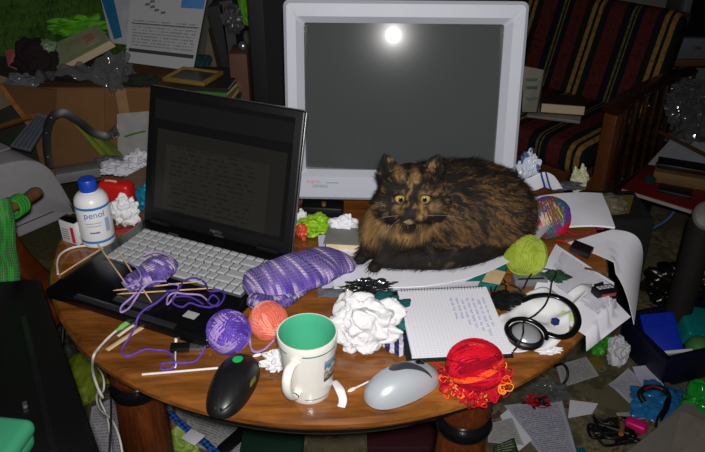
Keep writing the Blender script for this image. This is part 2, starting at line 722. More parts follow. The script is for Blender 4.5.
for z in (WZ0 + 0.03, WZ1 - 0.03):
    cube(bm, ((WX0 + WX1) / 2, WB + 0.04, z), (WX1 - WX0 - 0.12, 0.07, 0.06), bev=0.006)
win = struct('window_1', bm, M['white_paint'])
m, nt, b = newmat('window_glass')
b.inputs['Base Color'].default_value = (0.01, 0.012, 0.01, 1)
b.inputs['Roughness'].default_value = 0.02
b.inputs['Alpha'].default_value = 0.08
bm = B(); cube(bm, ((WX0 + WX1) / 2, WB + 0.05, (WZ0 + WZ1) / 2), (WX1 - WX0 - 0.12, 0.006, WZ1 - WZ0 - 0.12))
obj('pane', bm, m, win, 0)
m, nt, b = newmat('lawn')
tc = N(nt, 'ShaderNodeTexCoord')
n1 = N(nt, 'ShaderNodeTexNoise', i_Scale=3.0, i_Detail=8.0, i_Roughness=0.75)
L(nt, tc.outputs['Object'], n1.inputs['Vector'])
L(nt, ramp(nt, n1.outputs['Fac'], [(0.3, (52, 92, 16)), (0.55, (92, 142, 30)), (0.75, (138, 150, 50))]), b.inputs['Base Color'])
b.inputs['Roughness'].default_value = 0.95
bump(nt, b, n1.outputs['Fac'], 1.0, 0.05)
bm = B(); cube(bm, (-3.0, 8.0, -0.12), (10, 8.6, 0.1)); g = struct('ground', bm, m)
# blades of the lawn beyond the window
rnd = random.Random(5)
bm = B()
for k in range(5200):
    x, y = rnd.uniform(-5.2, -1.4), rnd.uniform(3.85, 8.5)
    h, a = rnd.uniform(0.03, 0.09), rnd.uniform(0, 6.28)
    w = 0.006
    p = Vector((x, y, -0.075))
    t_ = Vector((math.cos(a), math.sin(a), 0))
    s = t_.orthogonal().normalized() * 0 + Vector((-t_.y, t_.x, 0))
    q = [bm.verts.new(p - s * w), bm.verts.new(p + s * w), bm.verts.new(p + t_ * h * 0.5 + Vector((0, 0, h)))]
    bm.faces.new(q)
tag(obj('grass', bm, m, None, 0), 'dark green grass of the lawn outside the window at dusk', 'grass', kind='stuff')

# ================================================================== round table
TC = Vector((-0.042, 1.248, 0))
TR = 0.531
table = thing('round_table', 'round brown varnished wooden table covered in clutter, with turned legs', 'table', TC)
bm = B()
lathe(bm, [(0, TOP), (TR - 0.012, TOP), (TR - 0.005, TOP - 0.002), (TR, TOP - 0.009), (TR, TOP - 0.016), (TR - 0.006, TOP - 0.023), (TR - 0.018, TOP - 0.026), (0, TOP - 0.026)], 128)
obj('tabletop', bm, M['table_wood'], table, 30)
bm = B()
r0 = TR - 0.024
lathe(bm, [(r0 - 0.03, TOP - 0.026), (r0, TOP - 0.026), (r0 + 0.004, TOP - 0.032), (r0 + 0.003, TOP - 0.04), (r0 - 0.006, TOP - 0.046), (r0 - 0.03, TOP - 0.046), (r0 - 0.03, TOP - 0.026)], 128)
obj('apron', bm, M['table_edge'], table, 30)
bm = B()
r1 = r0 - 0.008
lathe(bm, [(r1 - 0.03, TOP - 0.046), (r1, TOP - 0.046), (r1 + 0.003, TOP - 0.054), (r1 - 0.004, TOP - 0.064), (r1 - 0.03, TOP - 0.064), (r1 - 0.03, TOP - 0.046)], 128)
obj('edge_molding', bm, M['black_gloss'], table, 30)
lz = TOP - 0.0645
prof = [(0, 0), (0.020, 0), (0.024, 0.02), (0.028, 0.10), (0.034, 0.2), (0.026, 0.25), (0.030, 0.27), (0.042, 0.42), (0.044, 0.52), (0.040, 0.585), (0.033, 0.60), (0.033, 0.622), (0.04, 0.63), (0.044, 0.645), (0.038, 0.66), (0.040, lz), (0, lz)]
for a in (223, 299.5, 43, 119.5):
    o = obj('leg', lathe(B(), prof, 28), M['leg_wood'], table, 40, loc=Vector((0.452 * math.cos(R(a)), 0.452 * math.sin(R(a)), 0)))
    c2 = obj('collar', lathe(B(), [(0.034, 0.598), (0.0445, 0.603), (0.047, 0.611), (0.0445, 0.619), (0.034, 0.624)], 28), M['black_gloss'], o, 40)

# ================================================================== laptop
HL, HR = P(144, 219, 0.772), P(291, 256, 0.772)
hd = (HR - HL); LW = hd.length; hd.normalize()
LD, LB = 0.268, 0.020
ang = math.atan2(hd.y, hd.x)
back = Vector((-hd.y, hd.x, 0))
lc = (HL + HR) / 2 - back * (LD / 2 - 0.004)
lap = thing('laptop', 'open black laptop with silver grey keys and a dimly lit document on screen', 'laptop', (lc.x, lc.y, TOP), ang)
bm = B(); cube(bm, (0, 0, 0.003 + LB / 2), (LW, LD, LB), bev=0.006, seg=3)
base = obj('base', bm, M['black_gloss'], lap)
for sx in (-1, 1):
    for sy in (-1, 1):
        bm = B(); lathe(bm, [(0, 0), (0.007, 0), (0.007, 0.004), (0, 0.004)], 14)
        obj('rubber_foot', bm, M['black_plastic'], base, loc=(sx * (LW / 2 - 0.025), sy * (LD / 2 - 0.025), 0))
zt = 0.003 + LB
bm = B(); cube(bm, (0, -0.072, zt + 0.0002), (0.075, 0.045, 0.001), bev=0.0004)
tp = obj('touchpad', bm, mat('touchpad_grey', (40, 40, 44), 0.35), base)
for sx in (-1, 1):
    bm = B(); cube(bm, (sx * 0.019, -0.105, zt + 0.0006), (0.035, 0.014, 0.002), bev=0.0008)
    obj('touchpad_button', bm, mat('touchpad_button_grey', (48, 48, 52), 0.3), tp)
bm = B(); cube(bm, (0, -LD / 2 + 0.0065, zt + 0.0007), (0.2, 0.012, 0.0018), bev=0.0007)
obj('front_strip', bm, mat('strip_grey', (52, 52, 58), 0.25, 0.4), base)
bm = B(); cube(bm, (0.105, -0.092, zt + 0.0004), (0.022, 0.016, 0.0008))
obj('sticker', bm, mat('sticker_silver', (170, 172, 168), 0.35), base, label='small silver sticker on the palm rest')
# keyboard of rows of keys
kw, kd = LW * 0.865, 0.112
ky = 0.040
bm = B(); cube(bm, (0.007, ky, zt + 0.0003), (kw + 0.006, kd + 0.006, 0.0016), bev=0.0006)
kb = obj('keyboard', bm, mat('key_tray_dark', (70, 72, 76), 0.5), lap)
M['key'] = mat('key_grey', (168, 170, 172), 0.45, var=0.03)
rows = [(1.0,) * 16, (1.0,) * 13 + (2.0, 1.0), (1.5,) + (1.0,) * 12 + (1.5, 1.0), (1.75,) + (1.0,) * 11 + (2.25, 1.0), (1.25,) + (1.0,) * 11 + (1.75, 1.0, 1.0), (1.25, 1.0, 1.0, 1.0, 5.75, 1.0, 1.0, 1.0, 1.0, 1.0, 1.0)]
hs = [0.6, 1, 1, 1, 1, 1]
unit = kd / sum(hs)
y = ky + kd / 2
kmesh = {}
for rw, hh in zip(rows, hs):
    tot = sum(rw)
    x = -kw / 2 + 0.007
    for w in rw:
        ww, dd = kw * w / tot - 0.0022, unit * hh - 0.0022
        key = (round(ww, 5), round(dd, 5))
        cx, cy = x + kw * w / tot / 2, y - unit * hh / 2
        if key not in kmesh:
            t = B(); cube(t, (0, 0, 0.0018), (ww, dd, 0.0036))
            for v in t.verts:
                if v.co.z > 0.002:
                    v.co.x *= 1 - 0.0035 / ww; v.co.y *= 1 - 0.0035 / dd
            bmesh.ops.bevel(t, geom=list(t.edges), offset=0.0005, segments=1, affect='EDGES')
            k = obj('key', t, M['key'], kb, 30, loc=(cx, cy, zt + 0.0012))
            kmesh[key] = k
        else:
            k = kmesh[key].copy(); C.objects.link(k); k.parent = kb; k.location = (cx, cy, zt + 0.0012)
        x += kw * w / tot
    y -= unit * hh
# lid
LH, LT = 0.262, 0.009
tilt = R(17)
lidM = Matrix.Translation((0, LD / 2 - 0.006, zt - 0.0005)) @ Matrix.Rotation(-tilt, 4, 'X')   # local: x across, z up the lid, -y faces the user
bm = B(); cube(bm, (0, 0.003, LH / 2), (LW, LT, LH), bev=0.004, seg=3); bm.transform(lidM)
lid = obj('lid', bm, M['black_plastic'], lap)
bm = B()
for sx in (-1, 1):
    cube(bm, (sx * (LW / 2 - 0.001), 0.006, LH / 2), (0.004, 0.006, LH - 0.004), bev=0.0015)
cube(bm, (0, 0.006, LH - 0.001), (LW - 0.004, 0.006, 0.004), bev=0.0015)
bm.transform(lidM)
obj('lid_rim', bm, M['metal'], lid, label='thin silver rim round the lid')


def screen_mat():
    m, nt, b = newmat('laptop_screen')
    uv = N(nt, 'ShaderNodeUVMap')
    sp = N(nt, 'ShaderNodeSeparateXYZ')
    L(nt, uv.outputs[0], sp.inputs[0])
    u, v = sp.outputs[0], sp.outputs[1]

    def between(x, a, b_):
        return math_(nt, 'MULTIPLY', math_(nt, 'GREATER_THAN', x, a), math_(nt, 'LESS_THAN', x, b_))
    win_ = math_(nt, 'MULTIPLY', between(u, 0.03, 0.97), between(v, 0.04, 0.72))
    bar = between(v, 0.80, 0.96)
    page = math_(nt, 'MULTIPLY', between(u, 0.10, 0.86), between(v, 0.04, 0.60))
    row = math_(nt, 'MULTIPLY', v, 26.0)
    cb = N(nt, 'ShaderNodeCombineXYZ')
    L(nt, math_(nt, 'MULTIPLY', u, 22.0), cb.inputs[0])
    L(nt, math_(nt, 'MULTIPLY', math_(nt, 'FLOOR', row), 5.3), cb.inputs[1])
    no = N(nt, 'ShaderNodeTexNoise', i_Scale=1.0, i_Detail=2.0)
    L(nt, cb.outputs[0], no.inputs['Vector'])
    txt = math_(nt, 'MULTIPLY', math_(nt, 'LESS_THAN', math_(nt, 'FRACT', row), 0.4), math_(nt, 'GREATER_THAN', no.outputs['Fac'], 0.5))
    txt_in = math_(nt, 'MULTIPLY', txt, between(u, 0.14, 0.76))
    c = mixc(nt, bar, lin((5, 5, 6)), lin((15, 15, 15)))
    c = mixc(nt, win_, c, lin((24, 23, 20)))
    c = mixc(nt, page, c, lin((31, 30, 25)))
    c = mixc(nt, math_(nt, 'MULTIPLY', txt_in, math_(nt, 'MAXIMUM', page, math_(nt, 'MULTIPLY', between(v, 0.62, 0.7), 1.0))), c, lin((21, 20, 17)))
    b.inputs['Base Color'].default_value = (0.004, 0.004, 0.004, 1)
    b.inputs['Roughness'].default_value = 0.3
    L(nt, c, b.inputs['Emission Color'])
    b.inputs['Emission Strength'].default_value = 1.0
    return m


A = [lidM @ Vector(q) for q in ((-LW / 2 + 0.016, -0.0023, 0.022), (LW / 2 - 0.016, -0.0023, 0.022), (LW / 2 - 0.016, -0.0023, LH - 0.014), (-LW / 2 + 0.016, -0.0023, LH - 0.014))]
bm = sheet(A, 2, 2, thick=0.0008)
obj('screen', bm, screen_mat(), lid, 0)
FM = lidM @ Matrix.Translation((0.0, -0.0021, 0.006)) @ Matrix.Rotation(R(90), 4, 'X')
lettering('emblem', 'FUJITSU', 0.0075, M['metal'], lid, FM @ Matrix.Translation((0.005, 0.003, 0)))
lettering('emblem', 'SIEMENS', 0.0055, M['metal'], lid, FM @ Matrix.Translation((0.012, -0.003, 0)))
bm = B(); cube(bm, (-0.075, LD / 2 - 0.030, zt + 0.0004), (0.022, 0.0035, 0.0006)); obj('badge', bm, M['metal'], base, label='small silver badge below the hinge')
for sx in (-1, 1):
    bm = B(); tube(bm, [(sx * 0.12 - 0.022, LD / 2 - 0.008, zt + 0.003), (sx * 0.12 + 0.022, LD / 2 - 0.008, zt + 0.003)], 0.006, 14)
    obj('hinge', bm, M['black_plastic'], base)

# ================================================================== computer monitor
MB_ = Vector((-0.131, 1.268, 0.795))
MW, MH = 0.450, 0.382
yaw, tl = R(-2.2), R(11)
mon = thing('computer_monitor', 'large silver grey tube monitor with a dark screen behind the cat', 'monitor', (MB_.x + MW / 2, MB_.y, TOP), yaw)
TM = Matrix.Translation((0, 0, MB_.z - TOP)) @ Matrix.Rotation(-tl, 4, 'X')   # z up the bezel, -y toward the viewer
sx0, sx1, sz0, sz1 = -MW / 2 + 0.037, MW / 2 - 0.041, 0.060, MH - 0.041
bm = B()
t = B()


def ring(pts):
    return [t.verts.new(p) for p in pts]


def rect(x0, x1, z0, z1, y, r, n=5):
    o = []
    for cx, cz, a0 in ((x1 - r, z1 - r, 0), (x0 + r, z1 - r, 90), (x0 + r, z0 + r, 180), (x1 - r, z0 + r, 270)):
        for i in range(n + 1):
            a = R(a0 + 90 * i / n)
            o.append((cx + r * math.cos(a), y, cz + r * math.sin(a)))
    return o


RG = 1.35                        # radius of the tube's bulging glass
scx, scz = (sx0 + sx1) / 2, (sz0 + sz1) / 2


def gy(x, z):
    return 0.006 + ((x - scx) ** 2 + (z - scz) ** 2) / (2 * RG)


rings = [ring(rect(-MW / 2, MW / 2, 0, MH, 0.055, 0.012)), ring(rect(-MW / 2, MW / 2, 0, MH, 0.006, 0.012)), ring(rect(-MW / 2 + 0.006, MW / 2 - 0.006, 0.006, MH - 0.006, 0.0, 0.008)),
         ring(rect(sx0 - 0.014, sx1 + 0.014, sz0 - 0.012, sz1 + 0.012, 0.0, 0.007)), ring(rect(sx0, sx1, sz0, sz1, 0.012, 0.005)), ring(rect(sx0 + 0.001, sx1 - 0.001, sz0 + 0.001, sz1 - 0.001, 0.036, 0.004))]
for a_, b_ in zip(rings, rings[1:]):
    n = len(a_)
    for i in range(n):
        t.faces.new((a_[i], a_[(i + 1) % n], b_[(i + 1) % n], b_[i]))
bmesh.ops.recalc_face_normals(t, faces=list(t.faces))
t.transform(TM)
M['monitor'] = mat('monitor_silver', (176, 180, 190), 0.5, var=0.015)
bez = obj('bezel', t, M['monitor'], mon, 35)
# glass
t = B()
nx, nz = 28, 22
g_ = [[t.verts.new((sx0 - 0.003 + (sx1 - sx0 + 0.006) * i / nx, 0.0, sz0 - 0.003 + (sz1 - sz0 + 0.006) * j / nz)) for i in range(nx + 1)] for j in range(nz + 1)]
for rw in g_:
    for v in rw:
        v.co.y = gy(v.co.x, v.co.z)
for j in range(nz):
    for i in range(nx):
        t.faces.new((g_[j][i], g_[j][i + 1], g_[j + 1][i + 1], g_[j + 1][i]))
t.transform(TM)
m, nt, b = newmat('monitor_glass')
b.inputs['Base Color'].default_value = lin((66, 70, 70))
b.inputs['Roughness'].default_value = 0.22
b.inputs['Specular IOR Level'].default_value = 0.12
b.inputs['Coat Weight'].default_value = 0.5
b.inputs['Coat Roughness'].default_value = 0.06
obj('screen', t, m, mon, 60)
# housing tapering to the neck of the tube
t = B()
rings = [ring(rect(-MW / 2 + 0.002, MW / 2 - 0.002, 0.002, MH - 0.002, 0.055, 0.012)), ring(rect(-MW / 2 + 0.006, MW / 2 - 0.006, 0.01, MH - 0.006, 0.15, 0.03)), ring(rect(-MW / 2 + 0.05, MW / 2 - 0.05, 0.05, MH - 0.06, 0.30, 0.04)), ring(rect(-MW / 2 + 0.09, MW / 2 - 0.09, 0.085, MH - 0.11, 0.40, 0.04))]
for a_, b_ in zip(rings, rings[1:]):
    n = len(a_)
    for i in range(n):
        t.faces.new((a_[i], a_[(i + 1) % n], b_[(i + 1) % n], b_[i]))
t.faces.new(rings[-1])
bmesh.ops.recalc_face_normals(t, faces=list(t.faces))
t.transform(TM)
hou = obj('housing', t, M['monitor'], mon, 35)
bm = B()
for i in range(11):
    cube(bm, (-0.1 + i * 0.02, 0.22, 0), (0.008, 0.1, 0.003))
bm.transform(TM @ Matrix.Translation((0, 0, MH - 0.028)) @ Matrix.Rotation(R(-16), 4, 'X'))
obj('vent_slots', bm, M['black_plastic'], hou, 0)
bm = B()
lathe(bm, [(0, 0), (0.115, 0), (0.12, 0.006), (0.105, 0.014), (0.05, 0.03), (0.05, 0.05), (0, 0.05)], 36, (0, 0.20, 0.0))
lathe(bm, [(0, 0.045), (0.08, 0.045), (0.09, 0.07), (0, 0.10)], 36, (0, 0.20, 0.0))
obj('stand', bm, M['black_plastic'], mon)
LM = TM @ Matrix.Translation((-MW / 2 + 0.040, -0.0004, 0.034)) @ Matrix.Rotation(R(90), 4, 'X')
red = mat('logo_red', (206, 60, 50), 0.5); grn = mat('logo_teal', (30, 130, 140), 0.5)
drk = mat('logo_dark', (70, 90, 100), 0.5)
lettering('logo', 'FUJITSU', 0.0085, red, bez, LM, align='LEFT')
lettering('logo', 'COMPUTERS', 0.0045, drk, bez, LM @ Matrix.Translation((0.037, 0, 0)), align='LEFT')
lettering('logo', 'SIEMENS', 0.0082, grn, bez, LM @ Matrix.Translation((0.011, -0.0085, 0)), align='LEFT')
bm = B(); tube(bm, [(0.15, -0.0015, 0.03), (0.15, 0.002, 0.03)], 0.006, 16, up=(1, 0, 0)); bm.transform(TM)
obj('power_button', bm, M['grey_plastic'], bez)
# ================================================================== papers in the middle of the table
def rb(name, label, cat, px, z0, h, m, bev=0.001, group=None):
    """slab whose top outline was sighted at four points"""
    q = [P(x, y, z0 + h) for x, y in px]
    bm = B(); prism(bm, [(p.x, p.y) for p in q], z0, z0 + h, bev)
    bmesh.ops.recalc_face_normals(bm, faces=list(bm.faces))
    return solo(name, label, cat, bm, m, group)


T = TOP
# teal folder carrying the big papers
rb('folder', 'flat dark teal folder lying under the cat\'s papers and the notepad', 'folder', [(352, 291), (500, 284), (520, 232), (365, 236)], T + 0.0003, 0.012, M['teal'])
zb = T + 0.0128


def curl(u, v):
    return (0, 0, 0.012 * max(0, (0.25 - v) / 0.25) ** 2 * (1 - 0.5 * u) + 0.02 * max(0, (u - 0.86) / 0.14) ** 2)


bm = sheet([P(322, 289, zb), P(512, 262, zb), P(545, 224, zb), P(318, 236, zb)], 40, 24, 0.0025, 14, 3, 0.0008, lambda u, v: (0, -0.012 * math.sin(PI * u), 0.0008), keep=zb + 0.0012)
solo('paper_sheet', 'big lavender white paper sheet under the cat, lowest of the two', 'paper', bm, M['lavender_paper'], smooth=80)
fr = spline([P(334, 288, zb + 0.0065), P(370, 288, zb + 0.0065), P(400, 287, zb + 0.0065), P(432, 285, zb + 0.007), P(472, 277, zb + 0.012), P(506, 263, zb + 0.021), P(530, 247, zb + 0.034), P(547, 230, zb + 0.044)], 6)
bk_ = spline([P(330, 240, zb + 0.0065), P(356, 236, zb + 0.0065), P(384, 232, zb + 0.0065), P(420, 228, zb + 0.0065), P(460, 224, zb + 0.0065), P(500, 220, zb + 0.0065), P(530, 216, zb + 0.010), P(556, 212, zb + 0.020)], 6)
bm = B()
g_ = [[bm.verts.new(a_.lerp(b_, j / 10)) for j in range(11)] for a_, b_ in zip(fr, bk_)]
lo_g = [[bm.verts.new(v.co - Vector((0, 0, 0.0014))) for v in rw] for rw in g_]
for i in range(len(g_) - 1):
    for j in range(10):
        bm.faces.new((g_[i][j], g_[i + 1][j], g_[i + 1][j + 1], g_[i][j + 1]))
        bm.faces.new((lo_g[i][j], lo_g[i][j + 1], lo_g[i + 1][j + 1], lo_g[i + 1][j]))
    for j in (0, 10):
        bm.faces.new((g_[i][j], lo_g[i][j], lo_g[i + 1][j], g_[i + 1][j]))
for i in (0, len(g_) - 1):
    for j in range(10):
        bm.faces.new((g_[i][j], g_[i][j + 1], lo_g[i][j + 1], lo_g[i][j]))
bmesh.ops.recalc_face_normals(bm, faces=list(bm.faces))
solo('paper_sheet', 'big white paper sheet directly under the cat with a raised right edge', 'paper', bm, M['white_paper'], smooth=60)
# page corner with blue print sticking out below
bm = sheet([P(430, 285, T + 0.0135), P(452, 287, T + 0.0135), P(490, 270, T + 0.0135), P(424, 274, T + 0.0135)], 6, 6, 0.0, thick=0.0005)
for v in bm.verts: v.co.z = min(v.co.z, T + 0.0132) if False else v.co.z
solo('paper_sheet', 'white page corner with blue print poking out in front of the cat', 'paper', bm, paper_mat('blue_print', (222, 222, 236), (50, 60, 150), 5, (0.1, 0.9, 0.3, 0.9), 0.8, 12))

# ------------------------------------------------------------------ notepad
q = [P(397, 289, T + 0.021), P(492, 285, T + 0.021), P(506, 352, T + 0.021), P(408, 357, T + 0.021)]
cx = sum(q, Vector()) / 4
ex = ((q[1] - q[0]) + (q[2] - q[3])) / 2
NW = ex.length; na = math.atan2(ex.y, ex.x)
ND = (((q[0] - q[3]) + (q[1] - q[2])) / 2).length
pad = thing('notepad', 'spiral bound squared notepad with blue handwriting, lying in front of the cat', 'notepad', (cx.x, cx.y, T + 0.0128), na)
bm = B(); cube(bm, (-0.002, -0.001, 0.0012), (NW + 0.006, ND + 0.006, 0.0022), bev=0.0008)
obj('back_cover', bm, mat('cover_black', (18, 20, 22), 0.5), pad, label='dark back cover')
A = [(-NW / 2 + 0.004, -ND / 2, 0.0), (NW / 2, -ND / 2, 0.0), (NW / 2, ND / 2 - 0.004, 0.0), (-NW / 2 + 0.004, ND / 2 - 0.004, 0.0)]
bm = B(); cube(bm, (0.001, 0, 0.0046), (NW - 0.005, ND - 0.006, 0.0044))
blk = obj('page_block', bm, M['white_paper'], pad)
bm = sheet([Vector(a) + Vector((0, 0, 0.0071)) for a in A], 8, 8, 0.0012, 9, 2, 0.0003, lambda u, v: (0, 0, 0.001 * (1 - v)))
obj('top_page', bm, paper_mat('squared', (236, 236, 242), (200, 200, 230), 22, (0, 0.0, 0, 0), 0.0, 10, ruled=30), pad)
bm = B()
for i in range(29):
    x = -NW / 2 + 0.010 + (NW - 0.018) * i / 28
    tube(bm, [(x + 0.0005 * math.cos(a), ND / 2 - 0.004 + 0.0042 * math.cos(a), 0.0052 + 0.0046 * math.sin(a)) for a in [2 * PI * k / 12 for k in range(12)]], 0.0006, 5, True)
obj('spiral_binding', bm, mat('wire_dark', (60, 62, 66), 0.3, 0.8), pad)
bm = sheet([(-NW / 2 - 0.003, ND / 2 + 0.0005, 0.006), (NW / 2 - 0.014, ND / 2 + 0.0005, 0.006), (NW / 2 - 0.004, ND / 2 + 0.022, 0.0015), (-NW / 2 - 0.003, ND / 2 + 0.022, 0.0015)], 10, 3, 0.0005, thick=0.0004)
obj('flipped_page', bm, M['white_paper'], pad)
rnd = random.Random(11)
bm = B()
for r_ in range(7):
    x = NW / 2 - 0.014 - r_ * 0.0088
    y = ND / 2 - 0.030 - rnd.uniform(0, 0.012)
    end = y - (0.085 if r_ < 4 else 0.055) * rnd.uniform(0.75, 1.05)
    while y > end:
        wl = rnd.uniform(0.008, 0.018)
        pts = []
        k = int(wl / 0.0009)
        for i in range(k + 1):
            pts.append((x + 0.0022 * math.sin(i * 1.35 + rnd.uniform(-.4, .4)) * rnd.uniform(0.5, 1.1), y - wl * i / k, 0.0087))
        tube(bm, spline(pts, 3), 0.00033, 4)
        y -= wl + 0.004
obj('handwriting', bm, M['ink_blue'], pad, 0, label='rows of blue handwriting')

# ------------------------------------------------------------------ yarn balls
def ym(name, c): return mat(name, c, 0.9, var=0.12, scale=120, spec=0.1, bmp=0.4)


Y = {k: ym('yarn_' + k, c) for k, c in dict(purple=(78, 54, 148), violet=(98, 70, 168), lavender=(164, 138, 196), salmon=(214, 108, 90), peach=(232, 150, 128), green=(138, 156, 50), lime=(154, 170, 66),
     red=(190, 14, 34), crimson=(206, 26, 54), wine=(140, 8, 30), orange=(240, 92, 40), amber=(236, 150, 40), olive=(96, 98, 46), teal=(40, 104, 110), pink=(206, 74, 116), brown=(120, 72, 50), cream=(190, 170, 140)).items()}
c = P(229, 353, T); r = 0.0315
yarn_ball('yarn_ball', 'purple and lavender yarn ball behind the black mouse', (c.x, c.y + 0.012, T), r, [Y['purple'], Y['violet'], Y['lavender'], Y['violet'], Y['purple']], 120, 0.0021, 3, bundle=4)
c = P(268, 343, T)
yarn_ball('yarn_ball', 'salmon pink yarn ball half hidden behind the mug', (c.x, c.y + 0.02, T), 0.0285, [Y['salmon'], Y['peach'], Y['salmon']], 110, 0.0019, 4, bundle=4)
c = P(525, 277, T)
yarn_ball('yarn_ball', 'yellow green yarn ball to the right of the cat', (c.x, c.y + 0.014, T), 0.0365, [Y['green'], Y['lime'], Y['green']], 120, 0.0015, 5, bundle=8)
c = P(548, 240, T)
yarn_ball('yarn_ball', 'multicoloured striped yarn ball behind the cat\'s right flank', (c.x + 0.002, c.y + 0.02, T), 0.039, [Y['olive'], Y['teal'], Y['pink'], Y['brown'], Y['cream'], Y['red'], Y['purple']], 140, 0.0016, 6, bundle=7, bias=(1, 0.5, 0.35))
c = P(506, 272, T)
yarn_ball('yarn_ball', 'small coral yarn ball peeking out behind the yellow green ball', (c.x - 0.004, c.y + 0.025, T), 0.016, [Y['salmon'], Y['orange']], 40, 0.0014, 7)
# red ribbon yarn: ball with loose loops at its foot
c = P(474, 386, T)
RB = yarn_ball('yarn_ball', 'fiery red and orange yarn ball with loose loops at the table edge', (c.x, c.y + 0.006, T), 0.040, [Y['red'], Y['crimson'], Y['wine'], Y['red'], Y['orange'], Y['wine'], Y['crimson'], Y['red'], Y['wine']], 230, 0.0014, 8, squash=0.86, bundle=4, bias=(0.12, 1, 1))
rnd = random.Random(21)
bm = B()
for k in range(150):
    a = rnd.uniform(-3.7, 0.9)
    rr = rnd.uniform(0.030, 0.050)
    sz = rnd.uniform(0.003, 0.009)
    z = rnd.uniform(0.003, 0.030) if a > -0.7 else rnd.uniform(0.003, 0.016)
    e1 = Vector((rnd.gauss(0, 1), rnd.gauss(0, 1), rnd.gauss(0, .7))).normalized(); e2 = e1.orthogonal().normalized()
    c0 = Vector((rr * math.cos(a), rr * math.sin(a), z))
    pts = []
    for i in range(8):
        t_ = 2 * PI * i / 8
        q_ = c0 + (e1 * math.cos(t_) * rnd.uniform(.7, 1.4) + e2 * math.sin(t_) * rnd.uniform(.4, 1.1)) * sz
        q_.z = max(q_.z, 0.0014)
        pts.append(q_)
    tube(bm, spline(pts, 3, True), rnd.uniform(0.0007, 0.0012), 5, True, mi=rnd.choice([0, 0, 0, 1, 1, 4, 4, 2, 3]))
obj('loose_loops', bm, [Y['red'], Y['crimson'], Y['orange'], Y['amber'], Y['wine']], RB, 60)
bm = strand([(448, 378, T + 0.003), (442, 368, T + 0.003), (432, 361, T + 0.0022), (420, 360, T + 0.0022), (412, 364, T + 0.0022)], 0.0018)
obj('yarn_tail', bm, Y['crimson'], RB, 60, world=True)

# ------------------------------------------------------------------ mug
mc = Vector((-0.062, 0.777, T))
mug = thing('mug', 'white tapered mug with green inside and a picture on its right side', 'mug', mc)
mh, mr0, mr1 = 0.106, 0.0315, 0.0420
wall_ = 0.0035
M['mug'] = mat('mug_white', (226, 224, 216), 0.18, var=0.02, coat=0.4)
M['mug_green'] = mat('mug_green', (70, 168, 130), 0.25, var=0.03, coat=0.3)
M['mug_band'] = mat('mug_band', (66, 120, 118), 0.25, var=0.05)


def mr(z): return mr0 + (mr1 - mr0) * (z / mh) ** 0.85


prof = [(0, 0.003), (mr0 - 0.006, 0.003), (mr0 - 0.004, 0), (mr0 - 0.001, 0.001)]
prof += [(mr(z), z) for z in (0.006, 0.012, 0.03, 0.05, 0.07, 0.09, 0.104)]
prof += [(mr1 - 0.0008, mh), (mr1 - wall_ + 0.0008, mh)]
no_out = len(prof) - 1
prof += [(mr(z) - wall_, z) for z in (0.103, 0.09, 0.07, 0.05, 0.03, 0.012)] + [(mr0 - 0.010, 0.007), (0, 0.0065)]
mis = [0] * no_out + [1] * (len(prof) - no_out)
bm = B(); lathe(bm, prof, 56, mis=mis)
body = obj('body', bm, [M['mug'], M['mug_green']], mug, 40)
for z, r2 in ((0.0935, 0.0011), (0.011, 0.0008)):
    bm = B()
    lathe(bm, [(mr(z - r2) + 0.00025, z - r2), (mr(z + r2) + 0.00025, z + r2)], 56)
    bmesh.ops.delete(bm, geom=[f for f in bm.faces if math.degrees(math.atan2(f.calc_center_median().y, f.calc_center_median().x)) % 360 > 233 and math.degrees(math.atan2(f.calc_center_median().y, f.calc_center_median().x)) % 360 < 262], context='FACES')
    obj('band', bm, M['mug_band'], body, 0)
ha = R(247)
hx = Vector((math.cos(ha), math.sin(ha), 0))
pts = [hx * (mr(0.082) - 0.002) + Vector((0, 0, 0.082)), hx * (mr(0.082) + 0.014) + Vector((0, 0, 0.083)), hx * (mr(0.082) + 0.024) + Vector((0, 0, 0.070)), hx * (mr(0.05) + 0.026) + Vector((0, 0, 0.050)), hx * (mr(0.03) + 0.016) + Vector((0, 0, 0.030)), hx * (mr(0.024) - 0.002) + Vector((0, 0, 0.026))]
bm = B(); tube(bm, spline(pts, 8), 0.0068, 14, flat=0.62, up=Vector((0, 0, 1)) * 0.3 + hx)
obj('handle', bm, M['mug'], mug, 60)
m, nt, b = newmat('mug_picture')
uv = N(nt, 'ShaderNodeUVMap'); sp = N(nt, 'ShaderNodeSeparateXYZ'); L(nt, uv.outputs[0], sp.inputs[0])
no = N(nt, 'ShaderNodeTexNoise', i_Scale=5.0, i_Detail=4.0); L(nt, uv.outputs[0], no.inputs['Vector'])
f = math_(nt, 'ADD', sp.outputs[1], math_(nt, 'MULTIPLY', math_(nt, 'SUBTRACT', no.outputs['Fac'], 0.5), 0.7))
L(nt, ramp(nt, f, [(0.15, (60, 66, 60)), (0.3, (176, 180, 176)), (0.42, (120, 96, 70)), (0.55, (214, 216, 210)), (0.68, (66, 112, 140)), (0.9, (120, 160, 180))]), b.inputs['Base Color'])
b.inputs['Roughness'].default_value = 0.25
bm = B(); uvl = bm.loops.layers.uv.new('UVMap')
a0, a1, z0, z1 = R(-52), R(2), 0.040, 0.078
cols_ = []
for i in range(9):
    a = a0 + (a1 - a0) * i / 8
    cols_.append([bm.verts.new(((mr(z) + 0.0003) * math.cos(a), (mr(z) + 0.0003) * math.sin(a), z)) for z in (z0, (z0 + z1) / 2, z1)])
for i in range(8):
    for j in range(2):
        fc = bm.faces.new((cols_[i][j], cols_[i + 1][j], cols_[i + 1][j + 1], cols_[i][j + 1]))
        for lp, uu, vv in zip(fc.loops, (i, i + 1, i + 1, i), (j, j, j + 1, j + 1)): lp[uvl].uv = (uu / 8, vv / 2)
obj('picture', bm, m, body, 60, label='small landscape picture on the mug')

